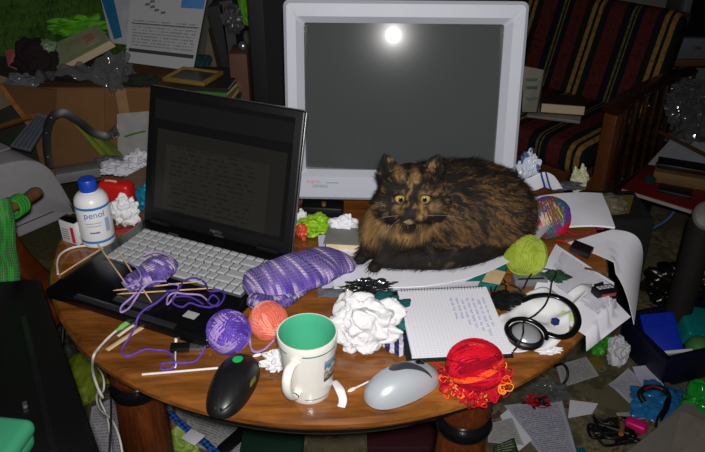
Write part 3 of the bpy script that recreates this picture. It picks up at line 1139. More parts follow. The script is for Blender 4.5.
# ------------------------------------------------------------------ mice
def mouse_shell(Lm, Wm, Hm, taper=0.12, n=28):
    """half shell, +x is the button end"""
    bm = B()
    t = B()
    bmesh.ops.create_uvsphere(t, u_segments=40, v_segments=24, radius=1.0)
    for v in t.verts:
        x, y, z = v.co
        xx = math.copysign(abs(x) ** 0.86, x)
        yy = math.copysign(abs(y) ** 0.86, y)
        w = 1 - 0.12 * max(0, xx) - 0.10 * (1 - xx * xx)
        hump = 1.0 - 0.30 * max(0, xx) ** 1.2 + 0.03 * xx
        v.co = Vector((xx * Lm / 2, yy * Wm / 2 * w, 0.0016 + max(0.0, z) ** 0.9 * (Hm - 0.0016) * hump if z > 0 else 0.0016 if z > -0.01 else 0.0016))
    merge(bm, t)
    bmesh.ops.remove_doubles(bm, verts=list(bm.verts), dist=0.0002)
    return bm


def mouse_top(bm_pts, Lm, Wm, Hm):
    pass


def shell_z(x, y, Lm, Wm, Hm):
    xx = 2 * x / Lm
    X = math.copysign(abs(xx) ** (1 / 0.86), xx)
    w = 1 - 0.12 * max(0, xx) - 0.10 * (1 - xx * xx)
    yy = max(-1, min(1, 2 * y / Wm / w))
    Yv = math.copysign(abs(yy) ** (1 / 0.86), yy)
    z = math.sqrt(max(0, 1 - X * X - Yv * Yv))
    hump = 1.0 - 0.30 * max(0, xx) ** 1.2 + 0.03 * xx
    return 0.0016 + z ** 0.9 * (Hm - 0.0016) * hump


def patch(outline, dims, lift=0.0005, n=10):
    """thin raised patch that follows the mouse's shell; outline = list of (x, y)"""
    c_ = Vector((sum(p[0] for p in outline) / len(outline), sum(p[1] for p in outline) / len(outline)))
    bm = B()
    rings_ = []
    for k in range(1, n + 1):
        rings_.append([bm.verts.new((c_.x + (p[0] - c_.x) * k / n, c_.y + (p[1] - c_.y) * k / n, shell_z(c_.x + (p[0] - c_.x) * k / n, c_.y + (p[1] - c_.y) * k / n, *dims) + lift)) for p in outline])
    cv = bm.verts.new((c_.x, c_.y, shell_z(c_.x, c_.y, *dims) + lift))
    m_ = len(outline)
    for i in range(m_):
        bm.faces.new((cv, rings_[0][i], rings_[0][(i + 1) % m_]))
        for k in range(n - 1):
            bm.faces.new((rings_[k][i], rings_[k + 1][i], rings_[k + 1][(i + 1) % m_], rings_[k][(i + 1) % m_]))
    low = [bm.verts.new((v.co.x, v.co.y, v.co.z - lift - 0.0008)) for v in rings_[-1]]
    for i in range(m_):
        bm.faces.new((rings_[-1][i], low[i], low[(i + 1) % m_], rings_[-1][(i + 1) % m_]))
    bmesh.ops.recalc_face_normals(bm, faces=list(bm.faces))
    return bm


def loop2(pts, n=6):
    return [(p.x, p.y) for p in spline([(x, y, 0) for x, y in pts], n, True)]


p0, p1 = P(364, 400, T + 0.008), P(440, 376, T + 0.008)
ctr = (p0 + p1) / 2; d = p1 - p0
GD = (0.120, 0.068, 0.040)
ms = thing('computer_mouse', 'pale silver grey computer mouse with a dark grey panel beside the red yarn', 'mouse', (ctr.x, ctr.y + 0.006, T + 0.0003), math.atan2(d.y, d.x) + 0.1)
M['mouse_silver'] = mat('mouse_silver', (176, 182, 188), 0.3, 0.15, var=0.02)
sh = obj('shell', mouse_shell(*GD), M['mouse_silver'], ms, 60)
o = patch(loop2([(-0.018, 0.010), (-0.006, 0.017), (0.012, 0.010), (0.028, -0.006), (0.037, -0.020), (0.024, -0.013), (0.004, -0.005), (-0.014, 0.001)]), GD)
obj('button_panel', o, mat('mouse_charcoal', (58, 62, 70), 0.4), ms, 60, label='dark grey teardrop panel')
bm = B(); tube(bm, [(0.030, y_, shell_z(0.030, 0.004, *GD) - 0.005) for y_ in (0.0015, 0.0075)], 0.0085, 20)
obj('scroll_wheel', bm, M['black_plastic'], ms, 40)
p0, p1 = P(218, 413, T + 0.008), P(246, 357, T + 0.012)
ctr = (p0 + p1) / 2; d = p1 - p0
BD = (0.124, 0.070, 0.036)
ms = thing('computer_mouse', 'black computer mouse with a green oval badge at the table edge', 'mouse', (ctr.x, ctr.y, T + 0.0003), math.atan2(d.y, d.x) + PI)
sh = obj('shell', mouse_shell(*BD), mat('mouse_black', (17, 17, 19), 0.42), ms, 60)
bm = patch(loop2([(-0.036, 0.000), (-0.031, 0.0065), (-0.021, 0.006), (-0.017, 0.0), (-0.021, -0.006), (-0.031, -0.0065)]), BD, 0.0006, 4)
obj('badge', bm, mat('badge_green', (20, 200, 90), 0.4), sh, 60, label='bright green oval badge')
for s in (-1, 1):
    bm = patch(loop2([(0.004, s * 0.002), (0.004, s * 0.020), (0.030, s * 0.021), (0.050, s * 0.014), (0.055, s * 0.002)]), BD, 0.0005, 8)
    obj('button', bm, mat('mouse_button_black', (20, 20, 22), 0.38), ms, 60)
bm = patch(loop2([(-0.014, 0.0305), (0.004, 0.0298), (0.004, 0.0282), (-0.014, 0.0288)]), BD, 0.0005, 3)
obj('side_strip', bm, mat('badge_olive', (110, 104, 40), 0.5), ms, 60)

# ------------------------------------------------------------------ tissues and cotton buds
c = P(368, 356, T)
bm = crumple((c.x - 0.006, c.y + 0.036, T + 0.036), (0.060, 0.046, 0.047), 3, 0.27, 1.35, 6, T + 0.0005)
solo('tissue', 'big crumpled white tissue behind the mug and the grey mouse', 'tissue', bm, M['tissue'], smooth=100)
c = P(276, 371, T)
bm = crumple((c.x, c.y + 0.008, T + 0.010), (0.022, 0.015, 0.018), 9, 0.4, 2.0, 5, T + 0.0005)
solo('tissue', 'small torn white tissue to the left of the mug', 'tissue', bm, M['tissue'], smooth=100)
c = P(340, 306, T)
bm = loft([P(338, 330, T + 0.012), P(341, 312, T + 0.03), P(341, 303, T + 0.045)], [0.016, 0.011, 0.003], [0.008, 0.004, 0.001], 14)
for v in bm.verts:
    v.co += Vector((noise.noise(v.co * 90), noise.noise(v.co * 90 + Vector((5, 5, 5))), 0)) * 0.004
solo('tissue', 'white tissue twisted into a point behind the big tissue', 'tissue', bm, M['tissue'], smooth=100)
pts = [P(334, 381, T + 0.010), P(340, 390, T + 0.014), P(343, 400, T + 0.005), P(341, 407, T + 0.002)]
bm = loft(pts, [0.005, 0.0065, 0.006, 0.0055], [0.0014, 0.0018, 0.0014, 0.0012], 12)
for v in bm.verts: v.co.z = max(v.co.z, T + 0.0004)
solo('tissue_strip', 'folded strip of white tissue standing to the right of the mug', 'tissue', bm, M['tissue'], smooth=100)


def bud(label, a, b_, z=T, r=0.0013, heads=(1, 1), c1='cotton', group=None):
    pa, pb = P(a[0], a[1], z + 0.003), P(b_[0], b_[1], z + 0.003)
    ctr = (pa + pb) / 2; d = (pb - pa)
    t_ = thing('cotton_bud', label, 'cotton bud', (ctr.x, ctr.y, z + 0.0003), math.atan2(d.y, d.x), group)
    l = d.length / 2
    bm = B(); tube(bm, [(-l, 0, 0.0026), (l, 0, 0.0026)], r, 8)
    obj('stick', bm, M['white_plastic'], t_, 60)
    for s, h in zip((-1, 1), heads):
        if h:
            bm = B(); ellips(bm, (s * (l - 0.005), 0, 0.0027), (0.0075, 0.0026, 0.0026), sub=2)
            obj('cotton_tip', bm, M['cotton'], t_, 60)


bud('white cotton bud lying upright in front of the laptop', (176, 338), (175, 367))
bud('white cotton bud between the tissue and the grey mouse', (349, 391), (378, 377))
bud('white cotton bud between the black mouse and the small tissue', (254, 356), (276, 350))
bud('white cotton bud tip showing left of the salmon yarn', (240, 362), (262, 366))
bm = B(); ellips(bm, P(161.5, 331, T + 0.0022), (0.0022, 0.0022, 0.002), sub=2)
solo('cotton_wool', 'tiny white bit of cotton in front of the laptop', 'cotton', bm, M['cotton'], smooth=100)
# sticks
M['stick_white'] = mat('stick_white', (222, 214, 204), 0.5)


def rod(name, label, cat, pts, r, m, group=None, flat=1.0, n=4):
    bm = B(); tube(bm, spline(pts, n), r, 8, flat=flat)
    return solo(name, label, cat, bm, m, group, 60)


rod('knitting_needle', 'white stick needle lying on bare wood left of the black mouse', 'needle', [P(142, 374.5, T + 0.002), P(218, 368, T + 0.002)], 0.0019, M['stick_white'])
rod('wooden_stick', 'pale wooden stick nearest the green plug', 'stick', [P(118, 336, T + 0.0015), P(134, 325, T + 0.0015), P(149, 325 - 4, T + 0.0015)], 0.0032, M['stick_white'], flat=0.35)
rod('wooden_stick', 'flat beige wooden stick with a rounded end, nearest the white needle', 'stick', [P(107, 350, T + 0.0015), P(125, 338, T + 0.0015), P(147, 324.5, T + 0.0015)], 0.0045, mat('birch', (206, 178, 140), 0.6), flat=0.25)

# ------------------------------------------------------------------ usb stick
pa, pb = P(178, 347, T + 0.006), P(206, 346, T + 0.006)
d = pb - pa
u = thing('usb_stick', 'black memory stick with silver plug in front of the laptop', 'usb stick', ((pa + pb) / 2).xy.to_3d() + Vector((0, 0, T + 0.0003)), math.atan2(d.y, d.x))
bm = B(); cube(bm, (-0.018, 0, 0.0045), (0.030, 0.016, 0.009), bev=0.0015); obj('body', bm, M['black_plastic'], u)
bm = B(); cube(bm, (0.006, 0, 0.0045), (0.022, 0.012, 0.0046), bev=0.0004); pl = obj('plug', bm, M['metal'], u, label='silver plug')
bm = B()
for s in (-1, 1): cube(bm, (0.010, s * 0.003, 0.0069), (0.003, 0.0025, 0.0003))
obj('hole', bm, M['black_plastic'], pl, 0)
# ================================================================== knitting
LTZ = T + 0.0235                  # top of the laptop's base
sock_cols = [(66, 42, 140), (92, 64, 172), (122, 92, 192), (206, 184, 226)]
M['knit_sock'] = knit_mat('knit_sock', sock_cols, 46, 34, 2.0, 2.0)
M['knit_cuff'] = knit_mat('knit_cuff', sock_cols, 18, 40, 5.0, 6.0)
zs = LTZ
path = [P(246, 290, zs + 0.014), P(259, 284, zs + 0.017), P(283, 277, zs + 0.018), P(306, 269, zs + 0.018), P(326, 262, zs + 0.012), P(342, 261, zs + 0.006), P(354, 261, zs - 0.002)]
bm = loft(path, [0.014, 0.042, 0.050, 0.052, 0.047, 0.036, 0.012], [0.009, 0.016, 0.019, 0.019, 0.016, 0.012, 0.006], 36, n=10, power=2.3)
sk = thing('knitted_sock', 'finished purple striped hand knitted sock draped over the laptop corner', 'sock', P(300, 278, LTZ))
obj('foot', bm, M['knit_sock'], sk, 80, world=True)
path = [P(250, 299, zs + 0.013), P(262, 302, zs + 0.012), P(277, 302, zs + 0.010), P(290, 296, zs + 0.010), P(306, 285, zs + 0.009)]
bm = loft(path, [0.012, 0.020, 0.018, 0.015, 0.012], [0.009, 0.011, 0.009, 0.008, 0.007], 30, n=10, power=2.3)
obj('heel', bm, M['knit_cuff'], sk, 80, world=True)
bm = strand([(352, 263, zs - 0.003), (360, 262, T + 0.020), (363, 265, T + 0.018)], 0.003)
obj('yarn_tail', bm, Y['purple'], sk, 60, world=True)

# started sock on needles
kn = thing('knitting', 'small purple piece of knitting just begun, lying on the laptop keys', 'knitting', P(148, 285, LTZ + 0.004))
zk = LTZ + 0.004
bm = loft([P(126, 287, zk + 0.008), P(137, 280, zk + 0.013), P(150, 274, zk + 0.017), P(160, 267, zk + 0.019), P(168, 262, zk + 0.017)], [0.016, 0.023, 0.030, 0.030, 0.022], [0.007, 0.011, 0.015, 0.016, 0.012], 36, n=10, power=2.4)
for v in bm.verts:
    v.co.z += 0.002 * noise.noise(v.co * 60)
obj('tube', bm, M['knit_cuff'], kn, 80, world=True)
bm = strand([(143, 256, zk + 0.028), (156, 252, zk + 0.030), (168, 256, zk + 0.028), (173, 264, zk + 0.024), (171, 272, zk + 0.016)], 0.0016)
obj('loose_loop', bm, Y['lavender'], kn, 60, world=True)
bm = strand([(128, 262, zk + 0.022), (137, 268, zk + 0.026), (141, 276, zk + 0.026), (136, 284, zk + 0.022), (127, 287, zk + 0.018)], 0.0016)
obj('loose_loop', bm, Y['lavender'], kn, 60, world=True)
bm = strand([(166, 281, zk + 0.020), (152, 282, zk + 0.028), (143, 288, zk + 0.022), (136, 298, zk + 0.004), (129, 308, zk + 0.001), (121, 312, zk + 0.001), (122, 306, zk + 0.002), (131, 298, zk + 0.004), (137, 292, zk + 0.012)], 0.0018)
obj('loose_loop', bm, Y['lavender'], kn, 60, world=True)
bm = strand([(168, 284, zk + 0.008), (178, 285, zk + 0.003), (177, 292, zk + 0.001), (170, 302, zk + 0.001), (167, 304, zk + 0.001), (168, 297, zk + 0.002), (174, 293, zk + 0.004), (186, 294, zk + 0.002), (200, 295, zk + 0.001), (207, 300, zk + 0.001)], 0.0017)
obj('loose_loop', bm, Y['lavender'], kn, 60, world=True)
bm = strand([(166, 291, zk + 0.004), (178, 290, zk + 0.003), (184, 281, zk + 0.004), (195, 278, zk + 0.004), (205, 283, zk + 0.003), (209, 291, zk + 0.002), (222, 291, zk + 0.002), (224, 298, zk + 0.001), (217, 306, zk + 0.001), (208, 302, zk + 0.001), (213, 295, zk + 0.004), (219, 301, zk + 0.001), (212, 307, zk + 0.001), (200, 306, zk + 0.001), (190, 303, zk + 0.002), (182, 307, zk + 0.001), (173, 303, zk + 0.001), (176, 297, zk + 0.003), (190, 297, zk + 0.004), (203, 304, zk + 0.003)], 0.0018)
obj('loose_loop', bm, Y['purple'], kn, 60, world=True)
bm = strand([(168, 293, zk + 0.002), (156, 303, zk + 0.001), (147, 308, zk + 0.001), (140, 314, zk + 0.0), (137, 320, LTZ - 0.002), (135, 327, T + 0.008), (129, 338, T + 0.005), (122, 349, T + 0.002), (124, 355, T + 0.002), (131, 355.5, T + 0.002), (140, 351, T + 0.002), (148, 349, T + 0.002), (157, 350, T + 0.002), (166, 351, T + 0.002), (173, 357, T + 0.002), (174, 366, T + 0.006), (168, 369.5, T + 0.002), (161, 369, T + 0.002), (162, 364, T + 0.002), (172, 362.5, T + 0.006), (184, 363, T + 0.002), (195, 361, T + 0.002), (201, 355, T + 0.003), (206, 345, T + 0.010), (211, 338, T + 0.014)], 0.0018, 8)
obj('working_yarn', bm, Y['violet'], kn, 60, world=True, label='long purple strand running down to the yarn ball')
bm = strand([(243, 330, T + 0.030), (249, 334, T + 0.02), (250, 342, T + 0.006), (252, 350, T + 0.003), (258, 352, T + 0.002), (266, 348, T + 0.002), (274, 340, T + 0.006)], 0.0018)
solo('yarn_strand', 'lavender yarn strand between the purple and the salmon yarn balls', 'yarn', bm, Y['lavender'], smooth=60)


def needle(label, a, b_, za, zb2, group):
    pa, pb = P(a[0], a[1], za), P(b_[0], b_[1], zb2)
    n = 10
    pts = [pa + (pb - pa) * i / n for i in range(n + 1)]
    r = [0.0004] + [0.00135] * (n - 1) + [0.0004]
    pts[1] = pa + (pb - pa) * 0.05; pts[-2] = pa + (pb - pa) * 0.95
    bm = B(); tube(bm, pts, r, 8)
    return solo('knitting_needle', label, 'needle', bm, M['bamboo'], group, 60)


gk = 'bamboo needles in the purple knitting'
needle('bamboo needle poking up left beside the bottle from the purple knitting', (97, 243), (129, 288), LTZ + 0.040, zk + 0.012, gk)
needle('bamboo needle running through the purple knitting to its lower edge', (117, 249), (152, 303), LTZ + 0.030, LTZ + 0.003, gk)
needle('bamboo needle under the knitting pointing right, upper of two', (113, 290.5), (203, 281), LTZ + 0.006, LTZ + 0.008, gk)
needle('bamboo needle under the knitting pointing right, lower of two', (117, 294), (213, 288), LTZ + 0.004, LTZ + 0.006, gk)
rod('knitting_needle', 'bamboo needle lying behind the laptop corner below the white bottle', 'needle', [P(60, 275, T + 0.026), P(80, 262, T + 0.0255), P(101, 249, T + 0.025)], 0.0016, M['bamboo'])

# ------------------------------------------------------------------ white cable and green jack plug
bm = strand([(107, 250, T + 0.006), (96, 247, T + 0.003), (82, 246, T + 0.003), (69, 249, T + 0.003), (60, 255, T + 0.006), (57, 263, T + 0.005), (58, 274, T + 0.003)], 0.0022)
cb_ = solo('cable', 'white cable looped around in front of the white bottle', 'cable', bm, M['cable_white'], smooth=60)
pa, pb = P(116, 331, T + 0.004), P(134, 318, T + 0.004)
d = (pb - pa)
jk = thing('audio_cable', 'white audio cable with a green plug hanging off the table edge', 'cable', (pa.x, pa.y, T))
bm = B(); tube(bm, spline([pa, pa + d * 0.25, pa + d * 0.6, pa + d * 0.85, pb], 3), [0.0028] * 3 + [0.0045] * 7 + [0.0038] * 2 + [0.001], 12)
obj('plug', bm, mat('plug_green', (120, 178, 96), 0.4), jk, 60, world=True, label='pale green plug')
bm = strand([(117, 330, T + 0.004), (108, 338, T + 0.003), (98, 349, T + 0.003), (93, 358, T + 0.001), (93, 372, T - 0.06), (98, 388, T - 0.10), (103, 398, T - 0.13), (97, 392, T - 0.16), (99, 408, T - 0.22), (112, 420, T - 0.28), (120, 440, T - 0.33), (124, 466, T - 0.36)], 0.0021)
obj('cord', bm, M['cable_white'], jk, 60, world=True)
bm = strand([(78, 348, 0.36), (92, 362, 0.42), (102, 374, 0.45), (104, 388, 0.44), (100, 400, 0.40), (108, 420, 0.36), (112, 460, 0.30)], 0.0021)
solo('cable', 'second white cable dangling behind the hanging audio cable', 'cable', bm, M['cable_white'], smooth=60)
bm = strand([(111, 398, 0.60), (111, 420, 0.56), (109, 460, 0.50)], 0.0018)
solo('cable', 'thin black cable hanging straight down at the left table leg', 'cable', bm, M['cable_black'], smooth=60)

# ------------------------------------------------------------------ bottle and packs at the back left
bc = Vector((-0.489, 1.19, T + 0.0003))
bt = thing('bottle', 'white plastic medicine bottle with blue cap and blue label print', 'bottle', bc)
br = 0.0315
prof = [(0, 0.002), (br - 0.004, 0), (br - 0.001, 0.002), (br, 0.006), (br, 0.088), (br - 0.002, 0.097), (br - 0.008, 0.105), (0.0145, 0.109), (0.0135, 0.112), (0.0135, 0.118), (0, 0.118)]
bb = obj('body', lathe(B(), prof, 40), mat('bottle_white', (228, 228, 230), 0.35, var=0.01), bt, 45)
t = B()
lathe(t, [(0, 0.111), (0.0162, 0.111), (0.0168, 0.1125), (0.0163, 0.131), (0.0150, 0.1335), (0, 0.1335)], 40)
obj('cap', t, mat('cap_blue', (22, 66, 176), 0.4), bt, 35, label='ribbed blue screw cap')
M['label_blue'] = mat('label_blue', (50, 120, 190), 0.4)
M['label_dark'] = mat('label_dark', (60, 76, 130), 0.4)
face = math.atan2(-bc.y, -bc.x)
for z in (0.084, 0.014):
    t = B(); lathe(t, [(br + 0.0003, z - 0.0026), (br + 0.0003, z + 0.0026)], 48)
    obj('stripe', t, M['label_blue'], bb, 0)
spin = Matrix.Rotation(face + PI / 2, 4, 'Z')
lettering('brand_lettering', 'penol', 0.0175, M['label_blue'], bb, spin @ Matrix.Translation((0, 0, 0.066)), 0.0003, 'CENTER', br + 0.0003)
lettering('small_print', 'ooo oo oooo ooo', 0.0042, M['label_dark'], bb, spin @ Matrix.Translation((0, 0, 0.054)), 0.0002, 'CENTER', br + 0.0003) if False else None
t = B()
for z, w, h in ((0.054, 0.030, 0.0012), (0.048, 0.026, 0.0012), (0.033, 0.018, 0.0035)):
    n = 10
    for i in range(n):
        x0, x1 = -w / 2 + w * i / n - 0.004, -w / 2 + w * (i + 0.8) / n - 0.004
        q = [t.verts.new(((br + 0.0004) * math.sin(x / br), -(br + 0.0004) * math.cos(x / br), zz)) for x, zz in ((x0, z), (x1, z), (x1, z + h), (x0, z + h))]
        t.faces.new(q)
t.transform(spin)
obj('small_print', t, M['label_dark'], bb, 0)
t = B()
for i in range(12):
    z = 0.032 + i * 0.0024
    x0, x1 = 0.017, 0.026
    q = [t.verts.new(((br + 0.0004) * math.sin(x / br), -(br + 0.0004) * math.cos(x / br), zz)) for x, zz in ((x0, z), (x1, z), (x1, z + 0.0014), (x0, z + 0.0014))]
    t.faces.new(q)
t.transform(spin)
obj('barcode', t, M['label_blue'], bb, 0)

c = P(73, 244, T)
px_ = thing('pill_box', 'small white medicine box with red print beside the white bottle', 'box', (c.x, c.y + 0.012, T + 0.0003), R(-25))
bm = B(); cube(bm, (0, 0, 0.023), (0.040, 0.022, 0.046), bev=0.001); o = obj('carton', bm, mat('carton_white', (206, 204, 206), 0.45, var=0.05), px_)
bm = B(); cube(bm, (0.010, -0.0112, 0.020), (0.008, 0.0006, 0.034)); obj('print', bm, mat('print_red', (190, 40, 60), 0.5), o, label='red printed panel')
bm = B()
for i in range(5): cube(bm, (-0.007, -0.0112, 0.010 + i * 0.005), (0.016, 0.0005, 0.0016))
obj('print', bm, mat('print_grey', (110, 110, 120), 0.5), o)
bm = B(); cube(bm, (0, 0, 0.047), (0.036, 0.019, 0.003), rot=(0, 0.15, 0), bev=0.0006); obj('flap', bm, M['black_gloss'], px_, label='dark glossy top')

c = P(118, 208, T)
pk = thing('packet', 'red plastic packet behind the white bottle', 'packet', (c.x, c.y + 0.012, T + 0.0003), R(-12))
bm = B(); cube(bm, (0, 0, 0.028), (0.070, 0.035, 0.056), bev=0.009, seg=3); o = obj('pouch', bm, mat('packet_red', (196, 30, 28), 0.35, bmp=0.3, bdist=0.002), pk)
bm = B(); tube(bm, spline([(-0.02, -0.004, 0.0575), (-0.008, -0.006, 0.0595), (0.006, -0.004, 0.0575)], 5), 0.0022, 8); obj('closure', bm, mat('packet_pink', (226, 150, 140), 0.4), o)
c = P(125, 226, T)
bm = crumple((c.x + 0.002, c.y + 0.006, T + 0.030), (0.030, 0.022, 0.036), 17, 0.28, 2.0, 5, T + 0.0005)
solo('tissue', 'crumpled white tissue ball between the bottle and the laptop lid', 'tissue', bm, M['tissue'], smooth=100)
c = P(146, 226, T)
bm = crumple((c.x + 0.001, c.y + 0.052, T + 0.034), (0.030, 0.020, 0.040), 23, 0.22, 1.8, 5, T + 0.0005)
solo('bag', 'teal blue plastic bag behind the laptop lid', 'bag', bm, mat('bag_teal', (14, 110, 140), 0.35), smooth=100)
c = P(128, 232, T)
bm = B(); cube(bm, (c.x - 0.004, c.y + 0.008, T + 0.002), (0.05, 0.012, 0.0035), rot=(0, 0, R(10)), bev=0.001)
solo('card', 'flat dark red card at the foot of the crumpled tissue ball', 'card', bm, mat('card_red', (150, 24, 34), 0.5))

# ------------------------------------------------------------------ between laptop and cat
q = [P(330, 259, T + 0.030), P(374, 259, T + 0.026), P(372, 243, T + 0.026), P(324, 240, T + 0.030)]
ctr = (P(326, 250, T) + P(374, 252, T)) / 2
bk = thing('paperback_book', 'small thick paperback lying under the cat\'s paw, pages toward us', 'book', (ctr.x + 0.003, ctr.y, T + 0.0145), R(-6))
bm = B(); cube(bm, (0, 0, 0.009), (0.088, 0.058, 0.0145)); obj('pages', bm, M['book_pages'], bk)
bm = B(); cube(bm, (-0.002, 0.001, 0.017), (0.094, 0.062, 0.0012), bev=0.0004); cube(bm, (-0.002, 0.001, 0.0008), (0.094, 0.062, 0.0012), bev=0.0004)
obj('cover', bm, mat('cover_grey', (118, 118, 112), 0.5), bk)
c = P(318, 236, T)
pq = thing('snack_packet', 'lime green crinkled packet with red tip between laptop lid and cat', 'packet', (c.x, c.y, T + 0.0003), R(20))
bm = crumple((0, 0.012, 0.018), (0.040, 0.026, 0.020), 31, 0.35, 1.8, 5, 0.0003); obj('pouch', bm, mat('packet_lime', (138, 186, 30), 0.3), pq, 100)
bm = crumple((-0.032, 0.002, 0.016), (0.013, 0.014, 0.018), 32, 0.3, 1.8, 4, 0.0003); obj('tip', bm, mat('packet_tip_red', (200, 70, 50), 0.35), pq, 100)
c = P(340, 236, T + 0.02)
bm = crumple((c.x + 0.006, c.y + 0.020, T + 0.032), (0.03, 0.016, 0.022), 35, 0.3, 1.5, 5, T + 0.0145)
solo('paper_scrap', 'folded white paper scrap in front of the monitor beside the packet', 'paper', bm, M['white_paper'], smooth=100)
c = P(302, 230, T)
bm = crumple((c.x, c.y + 0.004, T + 0.022), (0.012, 0.014, 0.024), 36, 0.3, 1.8, 4, T + 0.0003)
solo('paper_scrap', 'small crumpled white scrap beside the laptop lid edge', 'paper', bm, M['tissue'], smooth=100)
c = P(322, 222, T)
bx = thing('cable_box', 'low black junction box with a brass socket under the monitor', 'box', (c.x, c.y + 0.03, T + 0.0003), R(-6))
bm = B(); cube(bm, (0, 0, 0.013), (0.085, 0.04, 0.026), bev=0.003); o = obj('casing', bm, M['black_plastic'], bx)
bm = B(); lathe(bm, [(0, 0.0), (0.005, 0.0), (0.0045, 0.006), (0, 0.006)], 14, (0.004, -0.006, 0.026)); obj('socket', bm, mat('brass', (200, 160, 70), 0.3, 0.8), o)
# grey sleeve and dark film in front of the papers
bm = sheet([P(318, 300, T + 0.002), P(392, 301, T + 0.002), P(400, 284, T + 0.004), P(318, 288, T + 0.004)], 24, 10, 0.010, 40, 4, 0.0006, keep=T + 0.0006)
solo('plastic_sleeve', 'grey plastic sleeve lying in front of the big papers', 'sleeve', bm, M['grey_film'], smooth=80)
c = P(368, 297, T)
bm = crumple((c.x, c.y + 0.004, T + 0.018), (0.045, 0.014, 0.016), 41, 0.45, 2.2, 5, T + 0.0016)
solo('plastic_wrap', 'crinkled dark plastic film above the big tissue', 'wrapper', bm, mat('wrap_dark', (30, 32, 34), 0.15, spec=0.9), smooth=60)
# teal net bag left of the notepad
m = mat('teal_net', (16, 92, 92), 0.7)
nt = m.node_tree; b = nt.nodes['Principled BSDF']
v = N(nt, 'ShaderNodeTexVoronoi', i_Scale=260.0); tc = N(nt, 'ShaderNodeTexCoord'); L(nt, tc.outputs['Object'], v.inputs['Vector']); bump(nt, b, v.outputs['Distance'], 0.9, 0.002)
bm = crumple(P(389, 318, T + 0.010) + Vector((0.002, 0.008, 0)), (0.050, 0.062, 0.016), 43, 0.25, 1.5, 5, T + 0.0005)
solo('net_bag', 'dark teal net bag between the big tissue and the notepad', 'bag', bm, m, smooth=100)
bm = crumple(P(397, 343, T + 0.008), (0.020, 0.026, 0.010), 44, 0.3, 1.5, 5, T + 0.0005)
m, nt, b = newmat('navy_stripe')
tc = N(nt, 'ShaderNodeTexCoord'); wv = N(nt, 'ShaderNodeTexWave', i_Scale=22.0, i_Distortion=1.0); L(nt, tc.outputs['Object'], wv.inputs['Vector'])
L(nt, ramp(nt, wv.outputs['Fac'], [(0.5, (26, 26, 74)), (0.56, (190, 188, 200))], 'CONSTANT'), b.inputs['Base Color'])
solo('wrapper', 'crumpled navy and white striped wrapper at the notepad\'s left corner', 'wrapper', bm, m, smooth=100)
bm = loft([P(386, 380, T + 0.003), P(398, 372, T + 0.004), P(405, 367, T + 0.004)], [0.006, 0.006, 0.004], [0.0008, 0.001, 0.0008], 10)
solo('wrapper', 'narrow lime green wrapper strip behind the grey mouse', 'wrapper', bm, mat('strip_lime', (180, 214, 90), 0.4), smooth=60)
bm = loft([P(247, 304, LTZ + 0.003), P(252, 301, T + 0.020), P(262, 314, T + 0.004)], [0.004, 0.005, 0.004], [0.001, 0.001, 0.001], 10)
bm.free()

# ------------------------------------------------------------------ right hand end of the table
M['print1'] = paper_mat('letter_print', (226, 226, 236), (70, 70, 84), 30, (0.10, 0.86, 0.40, 0.95), 0.72, 44)
bm = sheet([P(530, 300, T + 0.002), P(588, 345, T - 0.012), P(632, 312, T - 0.03), P(556, 244, T + 0.003)], 20, 20, 0.003, 10, 12, 0.0006,
           lambda u, v: (0, 0, -0.012 * u * u + 0.010 * math.sin(PI * v) * (1 - u)), lift=0.0022)
solo('letter', 'printed letter sheet drooping over the right edge of the table', 'paper', bm, M['print1'], smooth=80)
bm = sheet([P(566, 243, T + 0.0005), P(634, 325, 0.66), P(641, 275, 0.66), P(612, 230, T + 0.0005)], 20, 16, 0.003, 10, 15, 0.0006,
           lambda u, v: (0.02 * math.sin(PI * u), 0.0, 0.028 * math.sin(PI * u)), lift=0.0006)
solo('paper_sheet', 'large blank white sheet hanging over the table edge behind the letter', 'paper', bm, M['white_paper'], smooth=80)
bm = sheet([P(538, 229, T + 0.012), P(615, 228, T + 0.010), P(602, 193, T + 0.012), P(528, 200, T + 0.012)], 20, 12, 0.004, 12, 17, 0.004, lambda u, v: (0, 0, 0.006 * math.sin(PI * u)))
solo('envelope', 'thick white padded envelope behind the multicoloured yarn ball', 'envelope', bm, M['white_paper'], smooth=60)
bm = strand([(558, 232, T + 0.022), (566, 231, T + 0.019), (575, 235, T + 0.017), (588, 233, T + 0.018), (598, 229, T + 0.020), (604, 229, T + 0.022)], 0.0014)
solo('yarn_strand', 'crimson yarn strand wandering across the white sheets', 'yarn', bm, ym('yarn_strand_crimson', (150, 20, 56)), smooth=60)
bm = strand([(556, 240, T + 0.02), (565, 242, T + 0.018), (575, 249, T + 0.006), (577, 256, T + 0.004)], 0.0014)
solo('yarn_strand', 'short red yarn strand hanging off the multicoloured ball', 'yarn', bm, Y['red'], smooth=60)
bm = B(); c = P(581, 251, T + 0.012); cube(bm, c + Vector((0, 0, 0.004)), (0.038, 0.026, 0.012), rot=(0.15, 0.1, R(-35)), bev=0.002)
solo('wallet', 'small black and dark red flat case lying on the hanging sheet', 'case', bm, mat('case_black', (22, 14, 16), 0.4))
bm = strand([(585, 268, T + 0.010), (597, 271, T + 0.006), (606, 277, T + 0.001), (612, 286, T - 0.006)], 0.0022)
solo('cord', 'short brown cord lying on the hanging sheet', 'cord', bm, mat('cord_brown', (60, 40, 30), 0.6), smooth=60)
c = P(603, 301, T - 0.012)
gb = thing('sweet_box', 'small black box with white lettering on the drooping letter', 'box', (c.x, c.y + 0.004, T - 0.0075), rot=(R(-3), R(6), R(22)))
bm = B(); cube(bm, (0, 0, 0.010), (0.042, 0.020, 0.020), bev=0.0012); o = obj('carton', bm, M['black_plastic'], gb)
wl = mat('lettering_white', (210, 210, 214), 0.5)
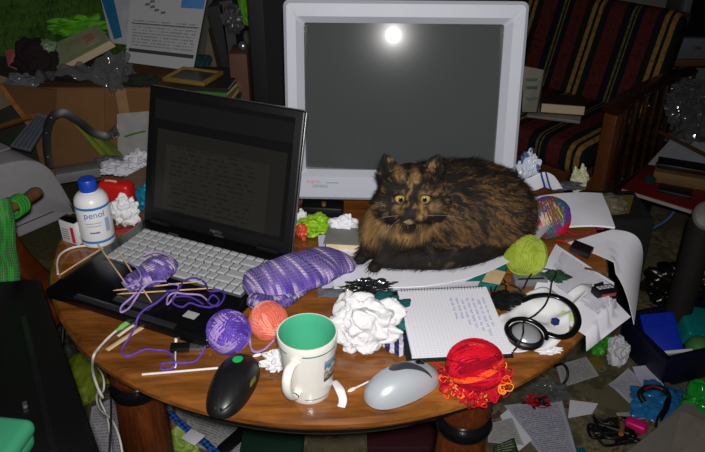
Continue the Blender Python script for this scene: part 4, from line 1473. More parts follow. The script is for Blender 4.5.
lettering('lettering', 'MINTS', 0.0100, wl, o, Matrix.Translation((0, -0.0035, 0.0202)))if False else None
bm = B()
for i in range(4):
    x = -0.0125 + i * 0.0085
    cube(bm, (x, 0.001, 0.0202), (0.0055, 0.009, 0.0004))
    cube(bm, (x, 0.001, 0.02045), (0.0022, 0.004, 0.0002), mi=1)
obj('lettering', bm, [wl, M['black_plastic']], o, 0)
bm = B(); cube(bm, (0.002, -0.0102, 0.010), (0.030, 0.0005, 0.006)); obj('print', bm, mat('print_maroon', (150, 60, 66), 0.5), o)
bm = B(); tube(bm, [(-0.012, 0.012, 0.019), (0.004, 0.012, 0.021)], 0.003, 10); obj('cap', bm, M['black_plastic'], gb)

# white cloth under the headphones
bm = sheet([P(500, 356, T + 0.001), P(556, 352, T + 0.001), P(590, 288, T + 0.001), P(505, 300, T + 0.001)], 40, 40, 0.016, 28, 25, 0.001, lambda u, v: (0.008 * math.sin(9 * v), 0.006 * math.sin(7 * u), 0), keep=T + 0.0012)
solo('handkerchief', 'rumpled white cloth under the headphones at the table\'s right edge', 'cloth', bm, M['tissue'], smooth=100)
bm = crumple(P(548, 350, T + 0.003), (0.022, 0.011, 0.006), 52, 0.5, 2.4, 5, T + 0.0013)
solo('tissue', 'torn white tissue shred at the table edge below the headphones', 'tissue', bm, M['tissue'], smooth=100)
# headphones
zc = T + 0.014
c1 = P(526, 334, zc + 0.014); c2 = P(516, 304, zc - 0.006)
hp = thing('headphones', 'black over-ear headphones with silver ear cups on the white cloth', 'headphones', (c1.x, c1.y, zc))
tiltM = Matrix.Translation(c1) @ Euler((R(5), R(6), 0)).to_matrix().to_4x4() @ Matrix.Scale(0.86, 4)
o = obj('ear_cup', lathe(B(), [(0, 0.012), (0.010, 0.0115), (0.020, 0.008), (0.026, 0.002), (0.028, -0.002)], 36, M=tiltM), mat('cup_silver', (150, 152, 156), 0.32, 0.25), hp, 60, world=True, label='silver domed ear cup')
obj('cushion', lathe(B(), [(0.026, 0.003), (0.031, 0.001), (0.034, -0.005), (0.031, -0.010), (0.012, -0.011), (0, -0.010)], 36, M=tiltM), M['black_plastic'], o, 60, world=True)
bm = B(); tube(bm, spline([tiltM @ Vector((0.036 * math.cos(a), 0.036 * math.sin(a), 0.004)) for a in [R(x) for x in range(-20, 231, 25)]], 4), 0.0032, 8)
obj('yoke', bm, M['black_gloss'], hp, 60, world=True)
tm2 = Matrix.Translation(c2) @ Euler((R(35), R(-10), 0)).to_matrix().to_4x4()
o = obj('ear_cup', lathe(B(), [(0, 0.008), (0.012, 0.007), (0.019, 0.004), (0.022, -0.002)], 32, M=tm2), M['black_plastic'], hp, 60, world=True)
obj('cushion', lathe(B(), [(0.020, 0.001), (0.025, -0.002), (0.024, -0.008), (0.012, -0.009), (0.009, -0.006), (0, -0.006)], 32, M=tm2), mat('cushion_olive', (48, 46, 26), 0.8), o, 60, world=True)
bm = B(); tube(bm, spline([P(545, 333, zc + 0.012), P(560, 337, zc + 0.010), P(572, 333, zc + 0.010), P(578, 322, zc + 0.012), P(574, 308, zc + 0.014), P(563, 299, zc + 0.016), P(548, 295, zc + 0.018), P(534, 296, zc + 0.016), P(523, 300, zc + 0.012)], 8), 0.0058, 10, flat=0.45, up=(0, 0, 1))
obj('headband', bm, M['black_gloss'], hp, 60, world=True)
bm = strand([(506, 358, T + 0.006), (517, 347, T + 0.024), (523, 334, zc + 0.028), (524, 322, zc + 0.020), (535, 315, zc + 0.010), (545, 305, zc + 0.020), (550, 293, zc + 0.022), (552, 282, zc + 0.014), (556, 273, zc + 0.006), (546, 269, zc + 0.006), (535, 271, zc + 0.006), (528, 279, zc + 0.006), (523, 289, zc + 0.004), (515, 293, T + 0.006), (503, 294, T + 0.006)], 0.0015)
obj('cord', bm, M['cable_black'], hp, 60, world=True)
for lbl, pxs in (('black cable coil lying between the notepad and the yellow green ball', [(492, 296), (491, 284), (496, 278), (504, 280), (506, 290), (500, 300), (494, 296), (497, 286), (508, 284), (520, 290), (516, 300), (504, 304), (497, 300)]),):
    bm = strand([(x, y, T + 0.004 + 0.004 * (i % 3)) for i, (x, y) in enumerate(pxs)], 0.0016)
    solo('cable', lbl, 'cable', bm, M['cable_black'], smooth=60)
bm = crumple(P(508, 300, T + 0.008), (0.030, 0.024, 0.012), 61, 0.3, 1.6, 5, T + 0.0004)
solo('pouch', 'dark rumpled cloth pouch right of the notepad under the cables', 'pouch', bm, M['dark_cloth'], smooth=100)
c = P(533, 284, T)
bm = B(); cube(bm, (c.x - 0.006, c.y + 0.004, T + 0.007), (0.058, 0.026, 0.0135), rot=(0, 0, R(4)), bev=0.0015)
cube(bm, (c.x - 0.006, c.y - 0.004, T + 0.0139), (0.046, 0.004, 0.001), rot=(0, 0, R(4)), mi=1)
solo('adapter', 'small grey plastic adapter in front of the yellow green yarn ball', 'adapter', bm, [mat('adapter_grey', (108, 112, 116), 0.5), M['black_plastic']])
c = P(493, 278, T)
rb('card', 'small beige card in front of the coral yarn', 'card', [(482, 281), (500, 284), (506, 272), (490, 268)], T + 0.0135, 0.001, mat('card_beige', (196, 172, 130), 0.6), 0.0)
bm = crumple(P(556, 276, T + 0.012), (0.024, 0.014, 0.010), 63, 0.4, 1.8, 5, T + 0.0055)
solo('cloth_scrap', 'dark green leaf-shaped scrap of cloth beside the grey adapter', 'cloth', bm, mat('cloth_green', (14, 52, 34), 0.9), smooth=100)
c = P(554, 329, T + 0.008)
bm = B(); t = B(); bmesh.ops.create_icosphere(t, subdivisions=1, radius=0.0075, matrix=Matrix.Translation((c.x, c.y, T + 0.023))); merge(bm, t)
dieo = solo('die', 'small dark blue faceted die beside the silver ear cup', 'die', bm, mat('die_blue', (22, 30, 110), 0.3), smooth=0)
bm = B(); c = P(574, 313, T)
sheet_ = sheet([P(558, 318, T + 0.010), P(575, 322, T + 0.006), P(578, 314, T + 0.006), P(562, 310, T + 0.010)], 2, 2)
solo('sticky_note', 'small pale green note tab on the white cloth', 'note', sheet_, mat('note_green', (196, 222, 150), 0.7))
# things at the back right of the table
bm = crumple(P(528, 178, T + 0.03) + Vector((0.012, 0.05, 0.0)), (0.026, 0.018, 0.042), 71, 0.34, 1.6, 5, T + 0.0004)
m, nt, b = newmat('wrapper_blue_white')
tc = N(nt, 'ShaderNodeTexCoord'); no = N(nt, 'ShaderNodeTexNoise', i_Scale=30.0); L(nt, tc.outputs['Object'], no.inputs['Vector'])
L(nt, ramp(nt, no.outputs['Fac'], [(0.45, (196, 204, 220)), (0.52, (80, 100, 140)), (0.6, (40, 48, 60))], 'CONSTANT'), b.inputs['Base Color']); b.inputs['Roughness'].default_value = 0.2
solo('wrapper', 'shiny blue and white crumpled wrapper leaning at the monitor\'s right side', 'wrapper', bm, m, smooth=60)
m, nt, b = newmat('envelope_stripes')
uv = N(nt, 'ShaderNodeUVMap'); sp = N(nt, 'ShaderNodeSeparateXYZ'); L(nt, uv.outputs[0], sp.inputs[0])
L(nt, ramp(nt, sp.outputs[0], [(0.0, (206, 208, 216)), (0.50, (40, 60, 140)), (0.56, (206, 208, 216)), (0.66, (40, 60, 140)), (0.72, (206, 208, 216))], 'CONSTANT'), b.inputs['Base Color']); b.inputs['Roughness'].default_value = 0.4
bm = sheet([P(522, 197, T + 0.03), P(562, 194, T + 0.012), P(554, 178, T + 0.05), P(524, 181, T + 0.05)], 16, 12, 0.01, 30, 72, 0.002, lambda u, v: (0, 0, 0.012 * math.sin(PI * u)))
solo('envelope', 'white envelope with slanting blue stripes beside the monitor\'s right edge', 'envelope', bm, m, smooth=80)
bm = crumple(P(580, 178, T + 0.01) + Vector((0, 0.0, 0.0)), (0.020, 0.016, 0.030), 74, 0.4, 1.4, 5, T - 0.02)
solo('glove', 'pale yellowish crumpled rubber glove behind the padded envelope', 'glove', bm, mat('rubber_pale', (176, 176, 140), 0.5), smooth=100)
bm = crumple(P(562, 186, T + 0.004) + Vector((0, 0.0, 0.0)), (0.050, 0.020, 0.010), 75, 0.4, 1.4, 5, T - 0.02)
solo('plastic_sleeve', 'dark grey plastic sleeve behind the striped envelope', 'sleeve', bm, mat('sleeve_dark', (74, 76, 84), 0.25), smooth=80)
# ================================================================== the cat
CZ = T + 0.0198                    # the papers it lies on
cat0 = Vector((0.19, 1.12, CZ))
HS = 1.16
H = Vector((0.097, 1.072, CZ + 0.146))          # middle of the skull
fw = Vector((0.0, -0.985, 0.14)).normalized()
rt = Vector((0, 0, 1)).cross(fw).normalized() * -1   # viewer's right
rt = Vector((1, 0, 0)); up = rt.cross(fw).normalized()
if up.z < 0: up = -up


def h(x, y, z):
    """point in the head's frame: x to the viewer's right, y toward the viewer, z up"""
    return H + (rt * x + fw * y + up * z) * HS


bm = B()
ellips(bm, (0.205, 1.158, CZ + 0.066), (0.128, 0.092, 0.093), sub=4)
ellips(bm, (0.248, 1.155, CZ + 0.060), (0.086, 0.088, 0.082), sub=4)          # haunch
ellips(bm, (0.262, 1.136, CZ + 0.046), (0.056, 0.045, 0.048), (0, 0, 0.5), sub=3)   # near thigh
ellips(bm, (0.160, 1.150, CZ + 0.072), (0.105, 0.082, 0.092), sub=4)
ellips(bm, (0.098, 1.118, CZ + 0.070), (0.070, 0.056, 0.076), sub=4)          # chest and shoulders
ellips(bm, (0.066, 1.105, CZ + 0.052), (0.052, 0.048, 0.060), sub=3)          # left shoulder
ellips(bm, (0.094, 1.098, CZ + 0.110), (0.058, 0.050, 0.052), sub=3)          # neck
# head
ellips(bm, h(0, 0.002, 0.002), tuple(HS * q_ for q_ in (0.047, 0.044, 0.041)), sub=4)
ellips(bm, h(-0.026, 0.014, -0.013), tuple(HS * q_ for q_ in (0.030, 0.026, 0.025)), sub=3)
ellips(bm, h(0.026, 0.014, -0.013), tuple(HS * q_ for q_ in (0.030, 0.026, 0.025)), sub=3)
ellips(bm, h(0, 0.036, -0.014), tuple(HS * q_ for q_ in (0.021, 0.018, 0.015)), sub=3)                 # muzzle
ellips(bm, h(-0.009, 0.042, -0.019), tuple(HS * q_ for q_ in (0.0125, 0.012, 0.0105)), sub=3)
ellips(bm, h(0.009, 0.042, -0.019), tuple(HS * q_ for q_ in (0.0125, 0.012, 0.0105)), sub=3)
ellips(bm, h(0, 0.036, -0.027), tuple(HS * q_ for q_ in (0.012, 0.011, 0.008)), sub=3)                 # chin
ellips(bm, h(0, 0.037, 0.001), tuple(HS * q_ for q_ in (0.0095, 0.016, 0.012)), sub=3)                 # bridge of the nose
ellips(bm, h(0, 0.020, 0.024), tuple(HS * q_ for q_ in (0.030, 0.022, 0.016)), sub=3)                  # brow
# ears
for s in (-1, 1):
    t = B()
    base = [h(s * 0.014, -0.004, 0.034), h(s * 0.030, 0.016, 0.026), h(s * 0.049, -0.004, 0.014), h(s * 0.034, -0.018, 0.024)]
    tip = h(s * 0.040, 0.002, 0.062)
    mid = [b_ * 0.45 + tip * 0.55 + (b_ - tip).cross(Vector((0, 1, 0))) * 0 for b_ in base]
    cm = sum(mid, Vector()) / 4
    mid = [cm + (q_ - cm) * 1.55 for q_ in mid]
    vb = [t.verts.new(q_) for q_ in base]; vm = [t.verts.new(q_) for q_ in mid]
    vt = t.verts.new(tip)
    for i in range(4):
        t.faces.new((vb[i], vb[(i + 1) % 4], vm[(i + 1) % 4], vm[i]))
        t.faces.new((vm[i], vm[(i + 1) % 4], vt))
    t.faces.new(list(reversed(vb)))
    bmesh.ops.recalc_face_normals(t, faces=list(t.faces))
    merge(bm, t)
# tail curled along the front, then the paws
tl_pts = spline([(0.290, 1.180, CZ + 0.045), (0.290, 1.135, CZ + 0.036), (0.258, 1.102, CZ + 0.028), (0.212, 1.076, CZ + 0.025), (0.160, 1.062, CZ + 0.024), (0.110, 1.062, CZ + 0.023), (0.072, 1.066, CZ + 0.021)], 14)
for i, p in enumerate(tl_pts):
    f_ = i / (len(tl_pts) - 1)
    ellips(bm, p, (0.026 - 0.005 * f_,) * 3, sub=2)
for a, b_, r0_, r1_ in (((0.115, 1.100, CZ + 0.040), (0.056, 1.068, CZ + 0.020), 0.026, 0.019), ((0.060, 1.105, CZ + 0.040), (0.028, 1.092, CZ + 0.018), 0.024, 0.017)):
    a, b_ = Vector(a), Vector(b_)
    for i in range(9):
        k = i / 8
        ellips(bm, a.lerp(b_, k), (r0_ + (r1_ - r0_) * k,) * 3, sub=2)
for px_c in ((0.046, 1.060), (0.022, 1.086)):
    for j in (-1, 0, 1):
        ellips(bm, (px_c[0] - 0.004 + 0.004 * j, px_c[1] - 0.004 + j * 0.008, CZ + 0.012), (0.013, 0.009, 0.011), sub=2)
bm = remeshed(bm, 0.0032, 7)
# eye sockets and ear hollows, nose
for v in bm.verts:
    q_ = (v.co - H) / HS
    x, y, z = q_.dot(rt), q_.dot(fw), q_.dot(up)
    for s in (-1, 1):
        d2 = ((x - s * 0.0165) / 0.0085) ** 2 + ((z - 0.0045) / 0.0065) ** 2
        if y > 0.015 and d2 < 1.6:
            v.co -= fw * 0.0035 * max(0, 1 - d2 / 1.6)
        e2 = ((x - s * 0.036) / 0.011) ** 2 + ((z - 0.042) / 0.017) ** 2
        if y > 0.001 and e2 < 1 and z > 0.026:
            v.co -= fw * 0.007 * (1 - e2)
    v.co.z = max(v.co.z, CZ)

BLACK, ORANGE, RUST, GOLD, BROWN, PALE = [lin(c_) for c_ in ((17, 15, 13), (126, 94, 54), (74, 51, 30), (160, 126, 78), (40, 30, 21), (170, 150, 120))]


def lerp4(a, b_, k):
    k = max(0.0, min(1.0, k))
    return tuple(a[i] * (1 - k) + b_[i] * k for i in range(4))


def ss(a, b_, x):
    k = max(0.0, min(1.0, (x - a) / (b_ - a)))
    return k * k * (3 - 2 * k)


def coat(p, rn=0.0):
    """tortoiseshell coat: black with rust and gold patches"""
    n1 = noise.noise(p * 26 + Vector((3, 1, 7)))
    n2 = noise.noise(p * 70 + Vector((11, 5, 2)))
    n3 = noise.noise(Vector((p.x * 240, p.y * 240, p.z * 110)))
    c_ = lerp4(BLACK, BROWN, 0.25 + 0.6 * n2)
    q_ = (p - H) / HS
    x, y, z = q_.dot(rt), q_.dot(fw), q_.dot(up)
    head = x * x / 0.0034 + (y - 0.01) ** 2 / 0.0040 + (z - 0.008) ** 2 / 0.0040 < 1.0 or z > 0.03 and abs(x) < 0.06
    if head:
        m_ = 0.0
        # gold blaze down the nose to the viewer's right, flecks on brow and cheeks
        m_ = max(m_, ss(0.012, 0.004, abs(x - 0.013 - 0.12 * (z + 0.02))) * ss(-0.028, -0.015, z) * ss(0.022, 0.008, z) * 0.8)
        m_ = max(m_, ss(0.010, 0.003, math.hypot(x - 0.004, z - 0.034)) * 0.9)
        m_ = max(m_, ss(0.011, 0.003, math.hypot(x + 0.018, z - 0.034)) * 0.8)
        m_ = max(m_, ss(0.010, 0.003, math.hypot(x + 0.020, z + 0.010)) * 0.6)
        m_ = max(m_, ss(0.012, 0.004, math.hypot(x - 0.030, z + 0.008)) * 0.6)
        m_ = max(m_, 0.5 * ss(0.22, 0.5, n2 + 0.6 * n3))
        c_ = lerp4(c_, lerp4(RUST, GOLD, 0.55 + n3), m_)
        if math.hypot(x + 0.007, z + 0.028) < 0.006: c_ = lerp4(c_, PALE, 0.8)
        if abs(x) < 0.0055 and -0.0165 < z < -0.009 and y > 0.045: c_ = lin((36, 24, 22))
        return c_
    if p.x < 0.155 and p.z > CZ + 0.015:                      # chest ruff
        ruff = ss(0.020, 0.007, abs((p.z - CZ - 0.066) - 0.35 * abs(p.x - 0.105)) + 0.006 * n2) * ss(1.145, 1.09, p.y) * ss(0.155, 0.135, p.x)
        side = ss(0.054, 0.032, p.x + 0.010 * n2) * ss(CZ + 0.035, CZ + 0.06, p.z)
        m_ = max(ruff * 0.85, side) * (0.8 + 0.6 * n2 + 0.4 * n3)
        c_ = lerp4(c_, lerp4(ORANGE, GOLD, 0.5 * n2 + 0.4), m_)
    if p.x > 0.12 and p.z > CZ + 0.045:                        # mottled flank
        m_ = ss(-0.05, 0.45, n1 * 0.55 + noise.noise(p * 150) * 0.85 + 0.5 * n3 + 0.24 * ss(0.12, 0.2, p.x) - 0.40 * ss(CZ + 0.10, CZ + 0.155, p.z))
        c_ = lerp4(c_, lerp4(RUST, ORANGE, 0.35 + n3), m_ * 0.8)
    elif p.x > 0.25:
        c_ = lerp4(c_, RUST, 0.5 * ss(0.0, 0.4, n1 + 0.4 * n3))
    if p.z < CZ + 0.05 and p.y < 1.085 and p.x > 0.13 and p.x < 0.19:
        c_ = lerp4(c_, lin((84, 72, 60)), 0.6 * ss(0.1, 0.4, n2 + 0.3 * n3))
    return c_


cat = thing('cat', 'black and orange tortoiseshell cat curled up on papers, looking at us', 'cat', cat0)
m, nt, b = newmat('cat_coat')
at_ = N(nt, 'ShaderNodeVertexColor', layer_name='coat')
L(nt, at_.outputs['Color'], b.inputs['Base Color'])
b.inputs['Roughness'].default_value = 0.75
b.inputs['Specular IOR Level'].default_value = 0.25
M['coat'] = m
bm.normal_update()
bm.verts.ensure_lookup_table()
# sample roots for the fur before the mesh is handed over
rnd = random.Random(77)
tris = []
for f in bm.faces:
    c_ = f.calc_center_median()
    q_ = (c_ - H) / HS
    x, y, z = q_.dot(rt), q_.dot(fw), q_.dot(up)
    if f.normal.z < -0.75 and c_.z < CZ + 0.02: continue
    tris.append((f, f.calc_area(), x, y, z))
cum, tot_ = [], 0.0
for t_ in tris:
    w_ = 1.0
    if t_[3] > 0.02 and abs(t_[2]) < 0.045 and abs(t_[4]) < 0.045: w_ = 2.2
    tot_ += t_[1] * w_
    cum.append(tot_)
import bisect
fv, ff, fc = [], [], []
tail_c = [Vector((p.x, p.y, p.z)) for p in tl_pts]
for k in range(27000):
    f, ar, x, y, z = tris[min(len(tris) - 1, bisect.bisect(cum, rnd.random() * tot_))]
    vs = f.verts
    w_ = [rnd.random() for _ in vs]; s_ = sum(w_)
    p = sum((v.co * (q_ / s_) for v, q_ in zip(vs, w_)), Vector())
    n_ = f.normal
    head = x * x + y * y + z * z < 0.064 ** 2 and z > -0.035
    ln = rnd.uniform(0.010, 0.019)
    if head:
        if any(math.hypot(x - s * 0.0165, (z - 0.0045) * 1.2) < 0.0122 and y > 0.02 for s in (-1, 1)): continue
        radial = Vector((x, 0, z + 0.006))
        flow = (rt * x + up * (z + 0.004)).normalized() - fw * 0.3
        dist = math.hypot(x, z + 0.008)
        ln = 0.0025 + 0.009 * ss(0.012, 0.05, dist)
        if y > 0.04: ln = 0.0022
        if z > 0.032: ln = 0.004; flow = up
        if y > 0.046 and abs(x) < 0.006: continue
        lift = 0.25
    else:
        flow = Vector((0.75, 0.1, -0.55))
        if p.y < 1.085 and p.z < CZ + 0.05: flow = Vector((-0.9, -0.1, -0.15)) if p.x > 0.1 else Vector((-0.5, -0.4, -0.5))
        elif p.x < 0.14: flow = Vector((-0.25, -0.2, -0.85)); ln *= 1.15
        lift = 0.42
    flow = flow - n_ * flow.dot(n_)
    if flow.length < 1e-4: continue
    flow.normalize()
    jit = Vector((rnd.gauss(0, .22), rnd.gauss(0, .22), rnd.gauss(0, .22)))
    cl = noise.noise_vector(p * 45) * 0.5
    d1 = (flow + n_ * lift + jit * 0.6 + cl).normalized()
    d2 = (flow + n_ * (lift * 0.35) + jit + cl).normalized()
    tip_ = p + d1 * ln * 0.55 + d2 * ln * 0.45
    midp = p + d1 * ln * 0.55
    if tip_.z < CZ + 0.001 or midp.z < CZ + 0.001: continue
    sd = d1.cross(n_)
    if sd.length < 1e-4: continue
    sd = sd.normalized() * rnd.uniform(0.00032, 0.0005)
    i0 = len(fv)
    r_ = p - n_ * 0.0006
    fv += [r_ - sd, r_ + sd, midp + sd * 0.7, midp - sd * 0.7, tip_]
    ff += [(i0, i0 + 1, i0 + 2, i0 + 3), (i0 + 3, i0 + 2, i0 + 4)]
    c_ = coat(p)
    g_ = rnd.uniform(0.65, 1.35)
    c_ = (c_[0] * g_, c_[1] * g_, c_[2] * g_, 1)
    fc += [c_] * 5
inv = ROOTM['cat'].inverted()
cols_ = [coat(v.co) for v in bm.verts]
body = obj('body', bm, M['coat'], cat, 180, world=True)
ca = body.data.color_attributes.new('coat', 'FLOAT_COLOR', 'POINT')
ca.data.foreach_set('color', [x for c_ in cols_ for x in c_])
me = bpy.data.meshes.new('fur')
me.from_pydata([inv @ v for v in fv], [], ff)
me.materials.append(M['coat'])
ca = me.color_attributes.new('coat', 'FLOAT_COLOR', 'POINT')
ca.data.foreach_set('color', [x for c_ in fc for x in c_])
me.shade_smooth()
fur = bpy.data.objects.new('fur', me); C.objects.link(fur); fur.parent = cat
fur['kind'] = 'stuff'
# eyes
m, nt, b = newmat('cat_eye')
tc = N(nt, 'ShaderNodeTexCoord')
sp = N(nt, 'ShaderNodeSeparateXYZ'); L(nt, tc.outputs['Object'], sp.inputs[0])
ex_ = math_(nt, 'DIVIDE', sp.outputs[0], 0.0032); ez_ = math_(nt, 'DIVIDE', sp.outputs[2], 0.0042)
rr_ = math_(nt, 'SQRT', math_(nt, 'ADD', math_(nt, 'MULTIPLY', ex_, ex_), math_(nt, 'MULTIPLY', ez_, ez_)))
L(nt, ramp(nt, math_(nt, 'MULTIPLY', rr_, 0.3), [(0.28, (4, 4, 4)), (0.32, (120, 112, 50)), (0.6, (190, 162, 100)), (0.85, (150, 112, 58)), (0.95, (20, 14, 10))]), b.inputs['Base Color'])
b.inputs['Roughness'].default_value = 0.08
b.inputs['Coat Weight'].default_value = 0.6
for s in (-1, 1):
    pos = h(s * 0.0165, 0.0335, 0.0045)
    bm = B(); ellips(bm, (0, 0, 0), (0.0112, 0.0108, 0.0094), sub=4)
    e = obj('eye', bm, m, cat, 180, loc=inv @ pos)
    # dark lid rim above and below
    t = B()
    for sg in (1, -1):
        pts = [h(s * 0.0165 + 0.0104 * math.cos(a), 0.0335 + 0.0085 - 0.0050 * math.cos(a) ** 2, 0.0045 + sg * (0.0066 if sg > 0 else 0.0072) * abs(math.sin(a)) - 0.0006 * s * math.cos(a)) for a in [PI * i / 12 for i in range(13)]]
        tube(t, pts, 0.0013, 6)
    t.transform(Matrix.Translation(-pos))
    obj('eyelid', t, mat('eyelid_black', (14, 11, 10), 0.6), e, 60)
# whiskers
M['whisker'] = mat('whisker', (150, 145, 135), 0.5)
for a, b_ in (((0.013, 0.047, -0.018), (0.075, 0.040, -0.026)), ((-0.013, 0.046, -0.020), (-0.040, 0.050, -0.046)), ((-0.013, 0.047, -0.018), (-0.058, 0.040, -0.030))):
    a, b_ = h(*a), h(*b_)
    pts = [a.lerp(b_, i / 8) + Vector((0, 0, 0.004 * math.sin(PI * i / 8))) for i in range(9)]
    bm = B(); tube(bm, pts, [0.00026 - 0.00002 * i for i in range(9)], 5)
    obj('whisker', bm, M['whisker'], cat, 60, world=True)
# ================================================================== behind the table, left
def PX(x, y, X):
    d = ray(x, y)
    return Vector((0, 0, CAM_H)) + d * (X / d.x)


def board(name, label, cat, corners, th, m, group=None, back=(0, 1, 0)):
    """flat rigid slab through four points, thickness away from the viewer"""
    q = [Vector(c) for c in corners]
    n_ = (q[1] - q[0]).cross(q[3] - q[0]).normalized()
    if n_.y < 0: n_ = -n_
    bm = B()
    a = [bm.verts.new(v) for v in q]; b_ = [bm.verts.new(v + n_ * th) for v in q]
    bm.faces.new(a); bm.faces.new(list(reversed(b_)))
    for i in range(4): bm.faces.new((a[i], b_[i], b_[(i + 1) % 4], a[(i + 1) % 4]))
    bmesh.ops.recalc_face_normals(bm, faces=list(bm.faces))
    if name is None: return bm
    return solo(name, label, cat, bm, m, group)


BZ = 0.45
bn = thing('low_bench', 'low bench behind the table on the left under a dark olive blanket', 'bench', (-1.08, 2.1, 0))
bm = B(); cube(bm, (0, 0, BZ - 0.02), (0.88, 1.04, 0.04), bev=0.012, seg=3)
for v in bm.verts: v.co.z += 0.004 * noise.noise(Vector((v.co.x * 9, v.co.y * 9, 0))) if v.co.z < BZ - 0.03 else 0
obj('blanket', bm, mat('blanket_olive', (60, 58, 38), 0.95, var=0.35, scale=120, bmp=0.6, spec=0.05), bn, label='dark olive woven blanket')
for sx in (-1, 1):
    for sy in (-1, 1):
        bm = B(); cube(bm, (sx * 0.36, sy * 0.30, (BZ - 0.04) / 2), (0.05, 0.05, BZ - 0.04), bev=0.004); obj('leg', bm, M['dark_wood'], bn)
bm = B(); cube(bm, (0, 0, BZ - 0.07), (0.82, 0.96, 0.06)); obj('frame', bm, M['dark_wood'], bn)

# printer with a rounded back
A, Bp = P(14, 241, BZ), P(76, 214, BZ)
d = (Bp - A).normalized(); A = A - d * 0.16; ln = (Bp - A).length
side_n = Vector((d.y, -d.x, 0))
pr = thing('printer', 'big grey beige office printer with rounded top standing on the bench', 'printer', ((A + Bp) / 2 - side_n * 0.18).xy.to_3d() + Vector((0, 0, BZ)), math.atan2(d.y, d.x))
pr.location.z += 0.002
prof2 = loop2([(-ln / 2, 0.0), (-ln / 4, 0.0), (ln / 4, 0.0), (ln / 2 - 0.002, 0.0), (ln / 2, 0.012), (ln / 2 - 0.016, 0.08), (ln / 2 - 0.045, 0.16), (ln / 2 - 0.095, 0.205), (0.0, 0.222), (-ln / 4, 0.228), (-ln / 2, 0.228), (-ln / 2, 0.11)], 5)
Mx = Matrix(((1, 0, 0, 0), (0, 0, 1, 0), (0, 1, 0, 0), (0, 0, 0, 1)))
bm = B(); prism(bm, prof2, -0.18, 0.18, 0.008, Mx)
bmesh.ops.recalc_face_normals(bm, faces=list(bm.faces))
o = obj('casing', bm, mat('printer_grey', (168, 166, 169), 0.55, var=0.03), pr, 30)
bm = B(); cube(bm, (-0.03, 0.0, 0.2285), (ln * 0.55, 0.24, 0.006), bev=0.003); obj('lid', bm, mat('printer_lid', (150, 150, 148), 0.5), o)
bm = B(); cube(bm, (-0.03, -0.1805, 0.035), (ln * 0.8, 0.002, 0.003)); obj('seam', bm, mat('seam_grey', (70, 70, 72), 0.6), o)

# cardboard box
YB = 2.06
bxr = thing('cardboard_box', 'brown cardboard box with a white shipping label behind the laptop', 'box', (-0.765, YB + 0.165, BZ))
bw, bd_, bh = 0.43, 0.33, 0.305
for n_, c_, s_ in (('front_panel', (0, -bd_ / 2, bh / 2), (bw, 0.006, bh)), ('rear_panel', (0, bd_ / 2, bh / 2), (bw, 0.006, bh)), ('side_panel', (-bw / 2, 0, bh / 2), (0.006, bd_, bh)), ('side_panel', (bw / 2, 0, bh / 2), (0.006, bd_, bh)), ('bottom_panel', (0, 0, 0.004), (bw, bd_, 0.006)), ('top_flap', (0, 0, bh), (bw, bd_, 0.005))):
    bm = B(); cube(bm, c_, s_); o = obj(n_, bm, M['cardboard_light'] if n_ == 'front_panel' else M['cardboard'], bxr)
    if n_ == 'front_panel': fp = o
bm = B(); cube(bm, (0.075, -bd_ / 2 - 0.0036, bh * 0.5), (0.032, 0.0012, bh)); obj('tape', bm, mat('tape_tan', (156, 124, 88), 0.3), fp, label='strip of parcel tape')
bm = board(None, '', '', [PY(118, 163, YB - 0.009), PY(150, 160, YB - 0.009), PY(150, 111, YB - 0.009), PY(117, 114, YB - 0.009)], 0.001, None)
lb = obj('shipping_label', bm, mat('label_white', (168, 166, 164), 0.6), fp, world=True, label='white shipping label')
bm = B(); tube(bm, spline([PY(124, 137, YB - 0.0095), PY(133, 134, YB - 0.0095), PY(146, 131, YB - 0.0095)], 5), [0.0006] + [0.003] * 9 + [0.0015], 8, flat=0.15, up=(0, 1, 0)); obj('swoosh', bm, mat('swoosh_green', (80, 130, 30), 0.5), lb, world=True)
bm = board(None, '', '', [PY(55, 120, 2.02), PY(57, 90, 2.035), PY(0, 84, 2.02), PY(28, 122, 1.98)], 0.005, None)
obj('side_flap', bm, M['cardboard'], bxr, world=True)
bm = board(None, '', '', [PY(62, 118, 2.03), PY(105, 140, 2.03), PY(104, 90, 2.052), PY(56, 92, 2.052)], 0.005, None)
obj('front_flap', bm, M['cardboard_light'], bxr, world=True)
db = thing('carton', 'dark carton at the far left end of the bench under the pink card', 'box', (-1.15, 2.24, BZ + 0.002))
bm = B(); cube(bm, (0, 0, 0.15), (0.32, 0.30, 0.30), bev=0.002); o = obj('body', bm, mat('carton_green_black', (36, 38, 28), 0.8), db)
bm = B(); cube(bm, (0, -0.02, 0.3015), (0.31, 0.24, 0.003)); obj('flap', bm, mat('carton_green_flap', (46, 46, 34), 0.8), db)
# slats of a chair frame far left
for lbl, a, b_ in (('orange brown wooden slat sloping down at the far left behind the printer', (-4, 80), (32, 128)), ('orange brown wooden slat lying level at the far left behind the printer', (-6, 129), (34, 116))):
    pa, pb = PY(a[0], a[1], 1.97), PY(b_[0], b_[1], 1.97 if a[1] < 100 else 1.95)
    bm = B(); tube(bm, [pa, pb], 0.013, 4, flat=0.6); solo('batten', lbl, 'slat', bm, M['pale_wood'])
board('paper_sheet', 'small tan sheet at the far left edge above the slats', 'paper', [PY(-4, 112, 2.04), PY(12, 104, 2.04), PY(8, 78, 2.08), PY(-4, 74, 2.08)], 0.002, mat('paper_tan', (128, 112, 84), 0.8))
bm = board(None, '', '', [PY(10, 146, 1.88), PY(30, 151, 1.88), PY(51, 117, 1.97), PY(37, 113, 1.97)], 0.012, None)
kb2 = thing('vent_grille', 'blue grey slatted plastic grille leaning behind the printer', 'grille', PY(28, 150, 1.9))
obj('panel', bm, mat('grille_grey', (88, 94, 104), 0.5), kb2, world=True)
